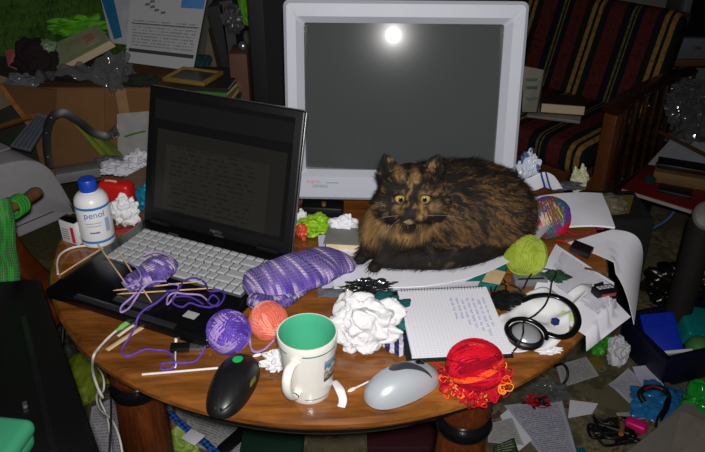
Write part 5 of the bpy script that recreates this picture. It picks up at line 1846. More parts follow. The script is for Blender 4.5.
for i in range(4):
    f_ = 0.15 + 0.22 * i
    a = PY(10, 146, 1.876).lerp(PY(30, 151, 1.876), f_); b_ = PY(37, 113, 1.966).lerp(PY(51, 117, 1.966), f_)
    bm = B(); tube(bm, [a.lerp(b_, 0.06) - Vector((0, 0.001, 0)), a.lerp(b_, 0.94) - Vector((0, 0.001, 0))], 0.0035, 6); obj('slat', bm, mat('grille_slat', (70, 76, 86), 0.5), kb2, world=True)
# studded strap
stp = thing('studded_belt', 'black studded leather belt looped in front of the cardboard box', 'belt', PY(52, 160, 1.92))
bp = spline([PY(50, 168, 1.90), PY(47, 150, 1.91), PY(47, 130, 1.92), PY(53, 116, 1.93), PY(64, 113, 1.94), PY(78, 121, 1.95), PY(92, 132, 1.96), PY(106, 136, 1.97), PY(116, 130, 1.98)], 6)
bm = B(); tube(bm, bp, 0.0115, 4, flat=0.16, up=(0.25, -1, 0.35)); obj('strap', bm, M['black_plastic'], stp, 60, world=True)
for i in (4, 11, 17):
    bm = B(); ellips(bm, bp[i] + Vector((0, -0.0018, 0.0006)), (0.003, 0.003, 0.003), sub=2); obj('stud', bm, M['metal'], stp, 60, world=True)
bm = B(); tube(bm, [PY(113, 139, 1.955), PY(112, 128, 1.96), PY(117, 124, 1.965), PY(119, 135, 1.96)], 0.002, 6, True); obj('buckle', bm, M['metal'], stp, 60, world=True)
for lbl, q, c_ in (('lime green folder leaning in front of the cardboard box, nearest the belt', [(72, 122), (112, 168), (117, 168), (78, 124)], (126, 140, 46)), ('second lime green folder leaning behind the first', [(80, 124), (116, 162), (120, 160), (84, 122)], (110, 126, 50))):
    board('folder', lbl, 'folder', [PY(x, y, 2.0) for x, y in q], 0.10, mat('folder_lime', c_, 0.5)) if 'second' not in lbl else board('folder', lbl, 'folder', [PY(x, y, 2.015) for x, y in q], 0.08, mat('folder_olive', c_, 0.5))
bm = crumple(PY(110, 162, 1.93), (0.055, 0.03, 0.02), 83, 0.3, 1.5, 4); solo('plastic_sleeve', 'small grey plastic film lying at the foot of the lime folders', 'sleeve', bm, M['grey_film'], smooth=60)
for lbl, q, c_ in (('crumpled white paper scraps on the bench behind the red packet', (122, 168), (0.07, 0.035, 0.022)), ('torn white paper beside the laptop lid at the foot of the box', (139, 160), (0.035, 0.03, 0.03))):
    bm = crumple(PY(q[0], q[1], 1.86), c_, len(lbl), 0.4, 1.7, 5); solo('paper_scrap', lbl, 'paper', bm, M['white_paper'], smooth=60)
bm = B(); cube(bm, PY(78, 172, 1.88), (0.12, 0.06, 0.03), rot=(0, 0, 0.4), bev=0.003); solo('magazine', 'grey magazine lying on the bench behind the bottle\'s blue cap', 'magazine', bm, mat('mag_grey', (120, 120, 118), 0.5))

# things heaped on the box
zb2 = BZ + bh + 0.003
bm = sheet([PY(34, 90, 2.02), PY(120, 86, 2.03), PY(130, 58, 2.10), PY(50, 80, 2.08)], 50, 36, 0.05, 24, 91, 0.001)
solo('plastic_bag', 'clear crinkled plastic bag draped over the cardboard box', 'bag', bm, M['clear_film'], smooth=35)
bm = crumple(PY(115, 72, 2.07), (0.055, 0.05, 0.055), 92, 0.42, 2.2, 5); solo('plastic_bag', 'glinting scrunched clear plastic bag in front of the manual', 'bag', bm, M['clear_film'], smooth=30)
bk2 = [PY(57, 68, 2.10), PY(110, 40, 2.10), PY(97, 24, 2.20), PY(44, 48, 2.20)]
bt_ = thing('paperback_book', 'pale green paperback book with a pink panel lying on the heap', 'book', sum(bk2, Vector()) / 4 - Vector((0, 0, 0.03)))
obj('cover', board(None, '', '', bk2, 0.002, None), mat('cover_pale_green', (150, 160, 120), 0.5), bt_, world=True)
dn = (bk2[1] - bk2[0]).cross(bk2[3] - bk2[0]).normalized()
if dn.z > 0: dn = -dn
bm = B(); a = [bm.verts.new(v + dn * 0.003 + (sum(bk2, Vector()) / 4 - v) * 0.015) for v in bk2]; b_ = [bm.verts.new(v.co + dn * 0.026) for v in a]
bm.faces.new(a); bm.faces.new(list(reversed(b_)))
for i in range(4): bm.faces.new((a[i], b_[i], b_[(i + 1) % 4], a[(i + 1) % 4]))
bmesh.ops.recalc_face_normals(bm, faces=list(bm.faces))
obj('pages', bm, M['book_pages'], bt_, world=True)


def onbook(u, v): return bk2[0].lerp(bk2[1], u).lerp(bk2[3].lerp(bk2[2], u), v) - dn * 0.0012


obj('panel', board(None, '', '', [onbook(0.60, 0.22), onbook(0.88, 0.22), onbook(0.88, 0.80), onbook(0.60, 0.80)], 0.0012, None), mat('panel_cream', (164, 160, 132), 0.5), bt_, world=True)
obj('picture', board(None, '', '', [onbook(0.65, 0.34) - dn * 0.001, onbook(0.83, 0.34) - dn * 0.001, onbook(0.83, 0.72) - dn * 0.001, onbook(0.65, 0.72) - dn * 0.001], 0.001, None), mat('panel_pink', (176, 128, 108), 0.5), bt_, world=True, label='pink picture panel')
bm = crumple(PY(47, 46, 2.12), (0.035, 0.03, 0.02), 94, 0.3, 1.5, 4); solo('wrapper', 'crumpled pale green wrapper at the left end of the pale green book', 'wrapper', bm, mat('wrap_pale_green', (130, 156, 120), 0.4), smooth=60)
bm = crumple(PY(78, 26, 2.34), (0.10, 0.05, 0.035), 95, 0.4, 1.8, 5); solo('cloth', 'bright green crumpled cloth behind the pale green book', 'cloth', bm, mat('cloth_bright_green', (96, 176, 30), 0.8), smooth=60)
bm = crumple(PY(38, 62, 2.12), (0.075, 0.05, 0.07), 96, 0.28, 1.1, 5); solo('cloth', 'dark maroon crumpled cloth heaped left of the pale green book', 'cloth', bm, mat('cloth_maroon', (26, 9, 13), 0.9), smooth=60)
bm = crumple(PY(70, 72, 2.14), (0.12, 0.06, 0.04), 97, 0.3, 1.4, 4); solo('cloth', 'second dark maroon cloth under the pale green book', 'cloth', bm, mat('cloth_wine', (24, 10, 13), 0.9), smooth=60)
board('card', 'faded pink card standing at the far left by the maroon cloth', 'card', [PY(8, 66, 2.18), PY(17, 70, 2.18), PY(14, 49, 2.2), PY(5, 50, 2.2)], 0.004, mat('card_pink', (150, 72, 74), 0.6))
bm = crumple(PY(22, 82, 2.06), (0.06, 0.03, 0.025), 98, 0.4, 2.0, 4); solo('plastic_bag', 'small grey crinkled plastic bag at the far left of the heap', 'bag', bm, M['grey_film'], smooth=40)
# manual sheet
mc_ = [PY(125, 62, 2.19), PY(193, 71, 2.19), PY(214, -40, 2.27), PY(134, -40, 2.27)]
mp_ = thing('instruction_sheet', 'large printed setup sheet with a blue corner panel leaning upright', 'poster', sum(mc_, Vector()) / 4 - Vector((0, 0, 0.1)))
bm = sheet(mc_, 4, 4, thick=0.004)
pg = obj('page', bm, paper_mat('setup_print', (172, 172, 176), (118, 118, 122), 34, (0.06, 0.94, 0.16, 0.43), 0.7, 46), mp_, world=True)


def onman(u, v, o=0.0015): return mc_[0].lerp(mc_[1], u).lerp(mc_[3].lerp(mc_[2], u), v) + Vector((0, -o - 0.002, 0))


for u0, u1, v0, v1 in ((0.04, 0.97, 0.115, 0.150), (0.04, 0.97, 0.395, 0.402)):
    obj('printed_bar', board(None, '', '', [onman(u0, v0), onman(u1, v0), onman(u1, v1), onman(u0, v1)], 0.001, None), mat('bar_black', (16, 16, 18), 0.6), pg, world=True)
obj('corner_panel', board(None, '', '', [onman(0.68, 0.57), onman(0.985, 0.57), onman(0.985, 0.76), onman(0.68, 0.76)], 0.001, None), mat('panel_blue', (22, 108, 176), 0.5), pg, world=True, label='blue corner panel')
for k, (u, v) in enumerate(((0.20, 0.57), (0.27, 0.55), (0.33, 0.52), (0.42, 0.50), (0.26, 0.60))):
    obj('diagram', board(None, '', '', [onman(u, v), onman(u + 0.07, v + 0.008), onman(u + 0.06, v + 0.03), onman(u + 0.01, v + 0.025)], 0.001, None), mat('diagram_grey', (84, 84, 88), 0.6), pg, world=True)
bc_ = [PY(117, 40, 2.20), PY(128, 44, 2.20), PY(122, -30, 2.28), PY(100, -30, 2.28)]
bl_ = thing('booklet', 'white booklet with a blue teal edge standing left of the setup sheet', 'booklet', sum(bc_, Vector()) / 4 - Vector((0, 0, 0.1)))
obj('cover', board(None, '', '', [PY(111, 43, 2.205), PY(140, 46, 2.205), PY(142, -34, 2.285), PY(93, -34, 2.285)], 0.004, None), mat('booklet_white', (150, 154, 160), 0.5), bl_, world=True)
obj('edge_stripe', board(None, '', '', [PY(114, 39, 2.19), PY(122, 37, 2.19), PY(111, -12, 2.235), PY(101, -2, 2.23)], 0.002, None), mat('stripe_blue', (18, 92, 130), 0.4), bl_, world=True, label='blue teal edge')

# cabinet with a stack of books
cb2 = thing('cabinet', 'low dark wooden cabinet behind the laptop carrying a pile of books', 'cabinet', (-0.425, 2.25, 0))
bm = B(); cube(bm, (0, 0, 0.35), (0.215, 0.5, 0.66), bev=0.003); o = obj('body', bm, M['dark_wood'], cb2)
bm = B(); cube(bm, (0, 0, 0.69), (0.225, 0.52, 0.02), bev=0.004); obj('top', bm, M['dark_wood'], cb2)
bm = B(); cube(bm, (0, -0.255, 0.35), (0.195, 0.012, 0.6), bev=0.002); o = obj('door', bm, M['dark_wood'], cb2)
bm = B(); ellips(bm, (0.075, -0.27, 0.4), (0.012, 0.012, 0.012), sub=2); obj('knob', bm, M['metal'], o)
z = 0.701
for lbl, c_, w_, d__, h_, dx, rz in (('dark green hardback at the bottom of the pile behind the laptop', (20, 50, 40), 0.19, 0.22, 0.030, 0.0, 0.05), ('orange edged book in the pile behind the laptop', (150, 90, 34), 0.17, 0.20, 0.018, 0.004, -0.12), ('green book in the pile behind the laptop under the dark book', (60, 130, 40), 0.16, 0.19, 0.014, 0.006, -0.2), ('dark book on top of the pile under the gilt frame', (34, 34, 30), 0.17, 0.19, 0.012, -0.004, -0.1)):
    t_ = thing('hardback_book', lbl, 'book', (-0.43 + dx, 2.10, z), rz, 'books piled behind the laptop')
    bm = B(); cube(bm, (0, 0, h_ / 2), (w_ - 0.006, d__ - 0.006, h_ - 0.004)); obj('pages', bm, M['book_pages'], t_)
    bm = B(); cube(bm, (0, 0, 0.001), (w_, d__, 0.002)); cube(bm, (0, 0, h_ - 0.001), (w_, d__, 0.002)); cube(bm, (0, -d__ / 2, h_ / 2), (w_, 0.003, h_)); obj('cover', bm, mat('hardback', c_, 0.5), t_)
    z += h_ + 0.0005
gf = thing('picture_frame', 'small gilt edged picture frame lying on the pile of books', 'frame', (-0.475, 2.085, z), R(-20))
bm = B()
for s in (-1, 1):
    cube(bm, (0, s * 0.052, 0.006), (0.14, 0.012, 0.012), bev=0.002); cube(bm, (s * 0.064, 0, 0.006), (0.012, 0.104, 0.012), bev=0.002)
obj('border', bm, mat('gilt', (186, 150, 70), 0.35, 0.5), gf)
bm = B(); cube(bm, (0, 0, 0.004), (0.118, 0.094, 0.006)); obj('picture', bm, mat('picture_dark', (50, 50, 46), 0.3), gf)
bm = crumple(PY(202, 62, 2.22), (0.03, 0.03, 0.025), 99, 0.3, 1.5, 4); solo('cloth', 'dark teal crumpled cloth beside the setup sheet\'s lower corner', 'cloth', bm, mat('cloth_teal', (12, 56, 58), 0.9), smooth=60)
bm = crumple(PY(138, 80, 2.06), (0.07, 0.03, 0.02), 100, 0.3, 1.5, 4); solo('cloth', 'dark green crumpled cloth above the laptop lid\'s left corner', 'cloth', bm, mat('cloth_dark_green', (26, 36, 24), 0.9), smooth=60)
for lbl, q, c_ in (('tan file folder leaning right behind the setup sheet', [(204, 62), (216, 90), (222, 88), (208, 30)], (96, 84, 70)), ('black file binder leaning beside the tan folder', [(207, 8), (226, 84), (232, 82), (222, 4)], (22, 22, 24)), ('dark grey file binder leaning nearest the black tower', [(219, 2), (232, 82), (240, 78), (232, 0)], (52, 54, 58))):
    board('file_binder', lbl, 'binder', [PY(x, y, 2.28) for x, y in q], 0.16, mat('binder', c_, 0.5), 'binders leaning behind the laptop')
bm = crumple(PY(234, 18, 2.255), (0.038, 0.03, 0.045), 101, 0.3, 1.5, 5); solo('plastic_bag', 'grey plastic packet hanging at the top of the binders', 'bag', bm, mat('packet_grey', (74, 74, 76), 0.3), smooth=60)
bm = crumple(PY(246, 4, 2.2), (0.022, 0.03, 0.06), 102, 0.3, 1.5, 5); solo('cloth', 'lime green cloth tucked beside the black tower', 'cloth', bm, mat('cloth_lime', (86, 150, 10), 0.8), smooth=60)
cu_ = thing('carton', 'small brown carton standing between the binders and the black tower', 'box', PY(238, 118, 2.1))
bm = B(); a = PY(228, 55, 2.08); c_ = PY(250, 108, 2.08); cube(bm, ((a.x + c_.x) / 2, 2.14, (a.z + c_.z) / 2 - 0.06), (c_.x - a.x, 0.10, a.z - c_.z + 0.12), bev=0.001); o = obj('body', bm, mat('carton_brown', (88, 56, 38), 0.7), cu_, world=True)
bm = B(); a = PY(236, 85, 2.08); cube(bm, a + Vector((0, 0.0095, 0)), (0.03, 0.002, 0.02)); obj('print', bm, mat('carton_print', (106, 64, 40), 0.6), o, world=True)
bm = B(); lathe(bm, [(0, 0.014), (0.008, 0.012), (0.013, 0.004), (0.013, -0.004), (0.008, -0.012), (0, -0.014)], 20, PY(243, 46, 2.12)); solo('metal_knob', 'shiny chrome knob glinting beside the black tower', 'knob', bm, M['metal'], smooth=60)
# tall loudspeaker
sp_ = thing('loudspeaker', 'tall black floor loudspeaker standing behind the monitor', 'loudspeaker', (-0.155, 2.17, 0))
bm = B(); cube(bm, (0, 0, 0.70), (0.27, 0.32, 1.36), bev=0.006); o = obj('cabinet', bm, mat('speaker_black', (15, 15, 16), 0.55), sp_)
bm = B(); cube(bm, (0.018, -0.163, 0.72), (0.215, 0.008, 1.24), bev=0.003); obj('grille', bm, mat('grille_black', (18, 18, 19), 0.9, scale=400, bmp=0.5), o)
bm = B(); cube(bm, (0, 0, 0.01), (0.3, 0.34, 0.02), bev=0.004); obj('plinth', bm, M['black_plastic'], sp_)

# ------------------------------------------------------------------ far left chair with green knitting
wc = thing('wooden_armchair', 'reddish brown wooden chair arm curving up at the left of the table', 'chair', (-0.95, 1.40, 0))
XA = -0.72
pts = [PX(-26, 219, XA - 0.03), PX(-6, 213, XA - 0.015), PX(12, 206, XA), PX(28, 198, XA), PX(38, 190.5, XA)]
bm = B(); tube(bm, spline(pts, 6), [0.016] * 20 + [0.017] * 3 + [0.014, 0.006], 12, flat=0.75); obj('arm_rail', bm, mat('rail_wood', (136, 92, 52), 0.4, coat=0.3), wc, 60, world=True)
bm = loft([PX(3, 214, XA - 0.01), PX(7, 230, XA - 0.005), PX(14, 248, XA), PX(26, 266, XA), PX(44, 282, XA), PX(58, 293, XA)], [0.020, 0.022, 0.027, 0.032, 0.030, 0.024], [0.010] * 6, 16, up=(1, 0, 0), power=3)
obj('arm_support', bm, M['arm_wood'], wc, 60, world=True)
bm = B(); prism(bm, [(-1.22, 1.29), (-0.70, 1.29), (-0.68, 1.50), (-1.22, 1.55)], 0.415, 0.445, 0.008); obj('seat', bm, M['arm_wood'], wc, world=True)
for x, y in ((-1.18, 1.32), (-0.88, 1.32), (-0.88, 1.47), (-1.18, 1.51)):
    bm = B(); lathe(bm, [(0, 0), (0.014, 0), (0.02, 0.2), (0.022, 0.40), (0.018, 0.416), (0, 0.416)], 16, (x, y, 0)); obj('leg', bm, M['leg_wood'], wc, world=True)
bm = B(); cube(bm, (-1.20, 1.40, 0.65), (0.03, 0.26, 0.42), bev=0.01); obj('backrest', bm, M['arm_wood'], wc, world=True)
# green knitted cloth hung over the rail
m = knit_mat('knit_green', [(30, 120, 30), (40, 146, 40), (52, 164, 50), (70, 180, 62)], 30, 30, 4.0, 3.0)
bm = sheet([PX(-22, 285, XA + 0.03), PX(19, 280, XA + 0.025), PX(10, 196, XA + 0.022), PX(-22, 205, XA + 0.01)], 20, 24, 0.0, thick=0.008, fold=lambda u, v: (0.008 * math.sin(u * 9), 0.004 * math.sin(v * 11), 0))
kg = thing('knitted_scarf', 'bright green knitted scarf hanging over the wooden chair arm', 'scarf', PX(0, 280, XA + 0.02))
obj('fabric', bm, m, kg, 80, world=True)
bm = B()
for k in range(4):
    c_ = PX(12 + k * 2.6, 209 - k * 1.6, XA)
    ax = (pts[3] - pts[2]).normalized(); e1 = ax.orthogonal().normalized(); e2 = ax.cross(e1)
    tube(bm, [c_ + e1 * 0.020 * math.cos(a) + e2 * 0.020 * math.sin(a) for a in [2 * PI * i / 16 for i in range(16)]], 0.004, 6, True)
obj('yarn_wrap', bm, Y['green'] if False else mat('wrap_green', (50, 150, 46), 0.9), kg, 60, world=True)

# black case in the lower left corner with a mint tub on it
ct = thing('computer_case', 'big black computer case standing upright in the lower left corner', 'computer', (-0.75, 0.95, 0))
zt_ = 0.62
poly = [P(40, 278, zt_), P(100, 452, zt_), Vector((-0.356, 0.72, zt_)), Vector((-0.80, 0.50, zt_)), Vector((-1.02, 1.262, zt_))]
bm = B(); prism(bm, [(p.x, p.y) for p in poly], 0.02, zt_, 0.008); o = obj('casing', bm, mat('case_dark', (11, 11, 12), 0.5), ct, world=True)
bm = B(); prism(bm, [(p.x, p.y) for p in (P(20, 318, zt_), P(27, 316, zt_), P(58, 452, zt_), P(49, 452, zt_))], zt_ - 0.004, zt_ + 0.003, 0.001); obj('seam', bm, mat('seam_black', (24, 24, 26), 0.35), o, world=True)
bm = B(); cube(bm, P(25, 405, zt_ + 0.004), (0.008, 0.012, 0.008), rot=(0, 0, 0.5), bev=0.002); obj('latch', bm, M['metal'], o, world=True)
for x, y in ((-0.66, 1.20), (-0.40, 0.78), (-0.78, 0.56), (-0.98, 1.2)):
    bm = B(); cube(bm, (x, y, 0.01), (0.04, 0.04, 0.02)); obj('foot', bm, M['black_plastic'], ct, world=True)
c = P(-4, 470, zt_)
mt_ = thing('plastic_tub', 'mint green rounded plastic tub in the lower left corner', 'tub', (c.x + 0.002, c.y + 0.005, zt_ + 0.0035), R(-8))
m = mat('mint_plastic', (72, 172, 128), 0.45, var=0.03)
bm = B(); cube(bm, (0, 0, 0.022), (0.085, 0.10, 0.042), bev=0.019, seg=5); o = obj('body', bm, m, mt_, 60)
bm = B(); cube(bm, (0, 0, 0.040), (0.089, 0.104, 0.030), bev=0.014, seg=5); obj('lid', bm, m, mt_, 60)
# ================================================================== right background: armchair
ac = thing('armchair', 'wooden armchair with dark striped cushions behind the monitor', 'armchair', (0.883, 2.781, 0), R(-45))


def stripes(name, off):
    m, nt, b = newmat(name)
    tc = N(nt, 'ShaderNodeTexCoord')
    sp = N(nt, 'ShaderNodeSeparateXYZ'); L(nt, tc.outputs['Object'], sp.inputs[0])
    t_ = math_(nt, 'FRACT', math_(nt, 'ADD', math_(nt, 'DIVIDE', sp.outputs[0], 0.30), off))
    G, O, Mr, Nv, Ol = (26, 32, 28), (142, 108, 58), (84, 36, 36), (24, 26, 36), (98, 88, 56)
    c = ramp(nt, t_, [(0.0, O), (0.055, G), (0.095, O), (0.15, G), (0.25, Mr), (0.46, Nv), (0.56, Ol), (0.59, G), (0.62, Ol), (0.64, Nv), (0.72, Mr), (0.90, G)], 'CONSTANT')
    no = N(nt, 'ShaderNodeTexNoise', i_Scale=60.0, i_Detail=3.0); L(nt, tc.outputs['Object'], no.inputs['Vector'])
    L(nt, mixc(nt, math_(nt, 'MULTIPLY', math_(nt, 'GREATER_THAN', no.outputs['Fac'], 0.54), 0.35), c, lin((20, 18, 16))), b.inputs['Base Color'])
    b.inputs['Roughness'].default_value = 0.95
    b.inputs['Specular IOR Level'].default_value = 0.05
    return m


st = stripes('striped_upholstery', 0.30)
bm = B(); cube(bm, (-0.12, -0.08, 0.375), (0.78, 0.58, 0.12), bev=0.045, seg=4); obj('seat_cushion', bm, st, ac, 60)
bm = B(); cube(bm, (-0.12, 0, 0.210), (0.78, 0.13, 0.45), bev=0.05, seg=4)
bm.transform(Matrix.Translation((0, 0.17, 0.385)) @ Matrix.Rotation(R(-20), 4, 'X')); obj('back_cushion', bm, st, ac, 60)
aw = M['dark_wood']
for s in (-1.74, 1):
    pts = spline([(s * 0.325, -0.33, 0.585), (s * 0.325, -0.2, 0.60), (s * 0.325, 0.05, 0.60), (s * 0.325, 0.30, 0.585)], 5)
    bm = B(); tube(bm, pts, 0.038, 10, flat=0.4, up=(0, 0, 1)); o = obj('arm_rail', bm, aw, ac, 50)
    for y in (-0.20, -0.12, -0.04, 0.04, 0.12, 0.20):
        bm = B(); cube(bm, (s * 0.325, y, 0.40), (0.016, 0.032, 0.38), bev=0.003); obj('slat', bm, aw, o)
    bm = B(); cube(bm, (s * 0.325, 0.0, 0.23), (0.03, 0.58, 0.05), bev=0.004); obj('side_rail', bm, aw, ac)
    for y in (-0.30, 0.30):
        bm = B(); cube(bm, (s * 0.325, y, 0.285), (0.05, 0.055, 0.57), bev=0.006); obj('leg', bm, M['pale_wood'] if False else mat('post_wood', (96, 54, 26), 0.35, coat=0.3), ac)
bm = B(); cube(bm, (-0.12, -0.31, 0.28), (0.84, 0.03, 0.08), bev=0.005); obj('front_rail', bm, mat('front_rail_wood', (84, 48, 26), 0.4), ac)
bm = B(); cube(bm, (-0.12, 0.29, 0.28), (0.84, 0.03, 0.08), bev=0.005); obj('rear_rail', bm, aw, ac)
bm = B(); cube(bm, (-0.12, 0, 0.21), (0.74, 0.02, 0.46), bev=0.004); bm.transform(Matrix.Translation((0, 0.255, 0.36)) @ Matrix.Rotation(R(-20), 4, 'X')); obj('back_frame', bm, aw, ac)
# on its seat
SZ = 0.437
c = P(562, 106, SZ + 0.03)
t_ = thing('paperback_book', 'thick closed paperback lying on the striped seat of the armchair', 'book', (c.x, c.y, SZ + 0.017), R(-12))
bm = B(); cube(bm, (0, 0, 0.020), (0.16, 0.11, 0.034)); obj('pages', bm, M['book_pages'], t_)
bm = B(); cube(bm, (0, 0, 0.0385), (0.165, 0.115, 0.003), bev=0.001); cube(bm, (0, 0, 0.0015), (0.165, 0.115, 0.003), bev=0.001); obj('cover', bm, mat('cover_dark_brown', (44, 26, 20), 0.5), t_)
c = P(556, 113, SZ + 0.01)
bm = B(); cube(bm, (c.x, c.y + 0.01, SZ + 0.008), (0.20, 0.15, 0.012), rot=(0, 0, R(-20)), bev=0.002); solo('magazine', 'grey magazine under the paperback on the armchair seat', 'magazine', bm, mat('mag_pale', (130, 126, 122), 0.5))
bm = board(None, '', '', [PY(522, 112, 2.46), PY(536, 112, 2.44), PY(544, 70, 2.50), PY(524, 66, 2.52)], 0.03, None)
t_ = thing('seed_packet', 'pale packet with green print standing at the monitor\'s right edge', 'packet', PY(530, 112, 2.47))
o = obj('pouch', bm, mat('packet_pale', (126, 120, 104), 0.6), t_, world=True)
for y0, c_ in ((78, (70, 100, 70)), (86, (60, 84, 66)), (97, (84, 100, 80))):
    obj('print', board(None, '', '', [PY(526, y0 + 3, 2.455), PY(537, y0 + 3, 2.445), PY(538, y0, 2.45), PY(526, y0, 2.46)], 0.002, None), mat('print_green', c_, 0.6), o, world=True)

# television on its stand
ts = thing('tv_stand', 'brown wooden stand under the television in the far corner', 'stand', (1.66, 3.24, 0))
bm = B(); cube(bm, (0, 0, 0.535), (0.66, 0.46, 0.03), bev=0.004); obj('top', bm, mat('stand_wood', (92, 60, 36), 0.4), ts)
for s in (-1, 1):
    bm = B(); cube(bm, (s * 0.31, 0, 0.26), (0.02, 0.42, 0.52)); obj('side_panel', bm, aw, ts)
bm = B(); cube(bm, (0, 0.05, 0.25), (0.6, 0.38, 0.02)); obj('shelf', bm, aw, ts)
tv = thing('television', 'grey tube television with a black screen in the upper right corner', 'television', (1.66, 3.22, 0.551))
m = mat('tv_grey', (92, 96, 104), 0.45, var=0.03)
bm = B()
for c_, s_ in (((0, -0.18, 0.045), (0.60, 0.06, 0.09)), ((0, -0.18, 0.475), (0.60, 0.06, 0.03)), ((-0.283, -0.18, 0.275), (0.034, 0.06, 0.37)), ((0.283, -0.18, 0.275), (0.034, 0.06, 0.37))): cube(bm, c_, s_, bev=0.006)
o = obj('bezel', bm, m, tv)
bm = B(); cube(bm, (0, -0.172, 0.275), (0.54, 0.02, 0.38), bev=0.008, seg=3); obj('screen', bm, mat('tv_screen', (10, 11, 12), 0.25), tv, 60)
bm = B(); prism(bm, [(-0.29, -0.15), (0.29, -0.15), (0.20, 0.2), (-0.20, 0.2)], 0.02, 0.47, 0.01); obj('housing', bm, m, tv)
bm = B(); cube(bm, (-0.2, -0.2115, 0.05), (0.03, 0.004, 0.012)); obj('button', bm, M['metal'], o)
# clutter beside the armchair
bx = thing('carton', 'dark open carton full of bags between armchair and television', 'box', (1.53, 2.57, 0), R(-44))
bm = B(); cube(bm, (0, 0, 0.15), (0.36, 0.32, 0.30)); obj('body', bm, mat('carton_dark', (58, 44, 34), 0.8), bx)
for s in (-1, 1):
    bm = B(); cube(bm, (s * 0.21, 0, 0.28), (0.09, 0.31, 0.005), rot=(0, s * 0.5, 0)); obj('flap', bm, mat('carton_flap', (74, 56, 42), 0.8), bx)
for lbl, px, Yd, r_, sd in (('shiny clear plastic bag heaped on the dark carton below the television', (696, 112), 2.50, (0.11, 0.09, 0.12), 111), ('crinkled clear plastic bag at the armchair\'s slatted side', (690, 92), 2.52, (0.08, 0.06, 0.05), 112), ('dull plastic bag lowest of the heap below the television', (700, 138), 2.50, (0.12, 0.08, 0.07), 113)):
    bm = crumple(PY(px[0], px[1], Yd), r_, sd, 0.32, 2.0, 5); solo('plastic_bag', lbl, 'bag', bm, mat('bag_glint', (74, 76, 78), 0.12, spec=0.9), smooth=25)
# red low table and what lies on it
rt_ = thing('low_table', 'low red topped table with a white edge at the right', 'table', (1.20, 2.20, 0), R(-36))
zr = 0.35
q = [P(622, 188, zr), P(706, 214, zr), P(740, 176, zr), P(652, 160, zr)]
bm = B(); prism(bm, [(p.x, p.y) for p in q], zr - 0.018, zr, 0.002); tp_ = obj('tabletop', bm, mat('table_red', (104, 22, 20), 0.45, var=0.15), rt_, world=True)
bm = B(); tube(bm, [q[0] + Vector((0, -0.003, -0.009)), q[1] + Vector((0, -0.003, -0.009))], 0.0095, 4, flat=0.7); obj('edging', bm, mat('edging_white', (166, 160, 156), 0.5), tp_, world=True, label='white front edge')
ctr = sum(q, Vector()) / 4
for p in q:
    p2 = p.lerp(ctr, 0.12); bm = B(); cube(bm, (p2.x, p2.y, (zr - 0.02) / 2), (0.035, 0.035, zr - 0.02)); obj('leg', bm, M['black_plastic'], rt_, world=True)
c = P(684, 184, zr)
t_ = thing('wooden_box', 'tan wooden box with a black lid on the red low table', 'box', (c.x, c.y + 0.02, zr), R(-24))
bm = B(); cube(bm, (0, 0, 0.02), (0.19, 0.09, 0.04), bev=0.002); obj('body', bm, mat('box_tan', (112, 82, 48), 0.6), t_)
bm = B(); cube(bm, (0.01, 0.02, 0.049), (0.20, 0.07, 0.018), bev=0.003); obj('lid', bm, M['black_plastic'], t_)
bm = B(); c = P(672, 190, zr); cube(bm, (c.x, c.y - 0.02, zr + 0.007), (0.11, 0.06, 0.013), rot=(0, 0, R(-30)), bev=0.003); solo('wallet', 'black wallet lying at the front edge of the red low table', 'wallet', bm, mat('wallet_black', (18, 16, 16), 0.5))
bm = crumple(P(650, 180, zr + 0.014), (0.022, 0.02, 0.016), 115, 0.3, 1.5, 4); solo('cloth', 'small dark teal scrap on the red low table', 'cloth', bm, mat('cloth_teal_dark', (14, 34, 36), 0.9), smooth=60)
board('paper_sheet', 'dull white paper sheet behind the red low table', 'paper', [P(648, 164, 0.375), P(706, 172, 0.375), P(720, 145, 0.42), P(672, 138, 0.42)], 0.002, mat('paper_dull', (150, 150, 158), 0.8))
pa, pb = P(660, 132, 0.43), P(712, 158, 0.43)
bm = B(); tube(bm, [pa, pb], 0.008, 6); solo('batten', 'thin brown batten lying over the white sheet behind the red table', 'slat', bm, mat('batten', (74, 50, 34), 0.5))
c = PY(709, 216, 1.80)
ax = Vector((-0.25, -0.75, 0.60)).normalized(); q3 = Vector((0, 0, 1)).rotation_difference(ax).to_matrix().to_4x4()
ct_ = thing('cardboard_tube', 'upright dark cardboard tube with a grey white cap at the right edge', 'tube', (c.x, c.y + 0.02, 0))
bm = B(); lathe(bm, [(0, 0), (0.04, 0), (0.04, c.z - 0.03), (0.0, c.z - 0.02)], 24, (c.x, c.y + 0.02, 0)); o = obj('tube', bm, mat('tube_dark', (34, 30, 28), 0.7), ct_, 50, world=True)
bm = B(); lathe(bm, [(0, 0.010), (0.034, 0.0095), (0.043, 0.005), (0.045, -0.002), (0.040, -0.012), (0, -0.012)], 30, c, q3); obj('cap', bm, mat('lid_grey', (112, 110, 106), 0.5), ct_, 50, world=True)
bm = B(); tube(bm, spline([P(628, 244, 0.20), P(646, 232, 0.24), P(664, 222, 0.27), P(674, 212, 0.30)], 6), 0.005, 8); solo('hose', 'thin pale blue tube hanging under the red low table', 'tube', bm, mat('tube_blue', (66, 92, 128), 0.4), smooth=60)
bm = crumple(P(622, 246, 0.12), (0.075, 0.07, 0.10), 117, 0.25, 1.4, 5, 0.0005); solo('cloth', 'green cloth heaped on the floor behind the hanging white sheet', 'cloth', bm, mat('cloth_emerald', (16, 84, 44), 0.8), smooth=60)
t_ = PY(622, 210, 1.75)
bm = crumple(P(606, 204, 0.43), (0.068, 0.05, 0.034), 118, 0.2, 1.2, 5, 0.4035); solo('packet', 'beige translucent packet behind the padded envelope', 'packet', bm, mat('packet_beige', (130, 124, 100), 0.3), smooth=60)
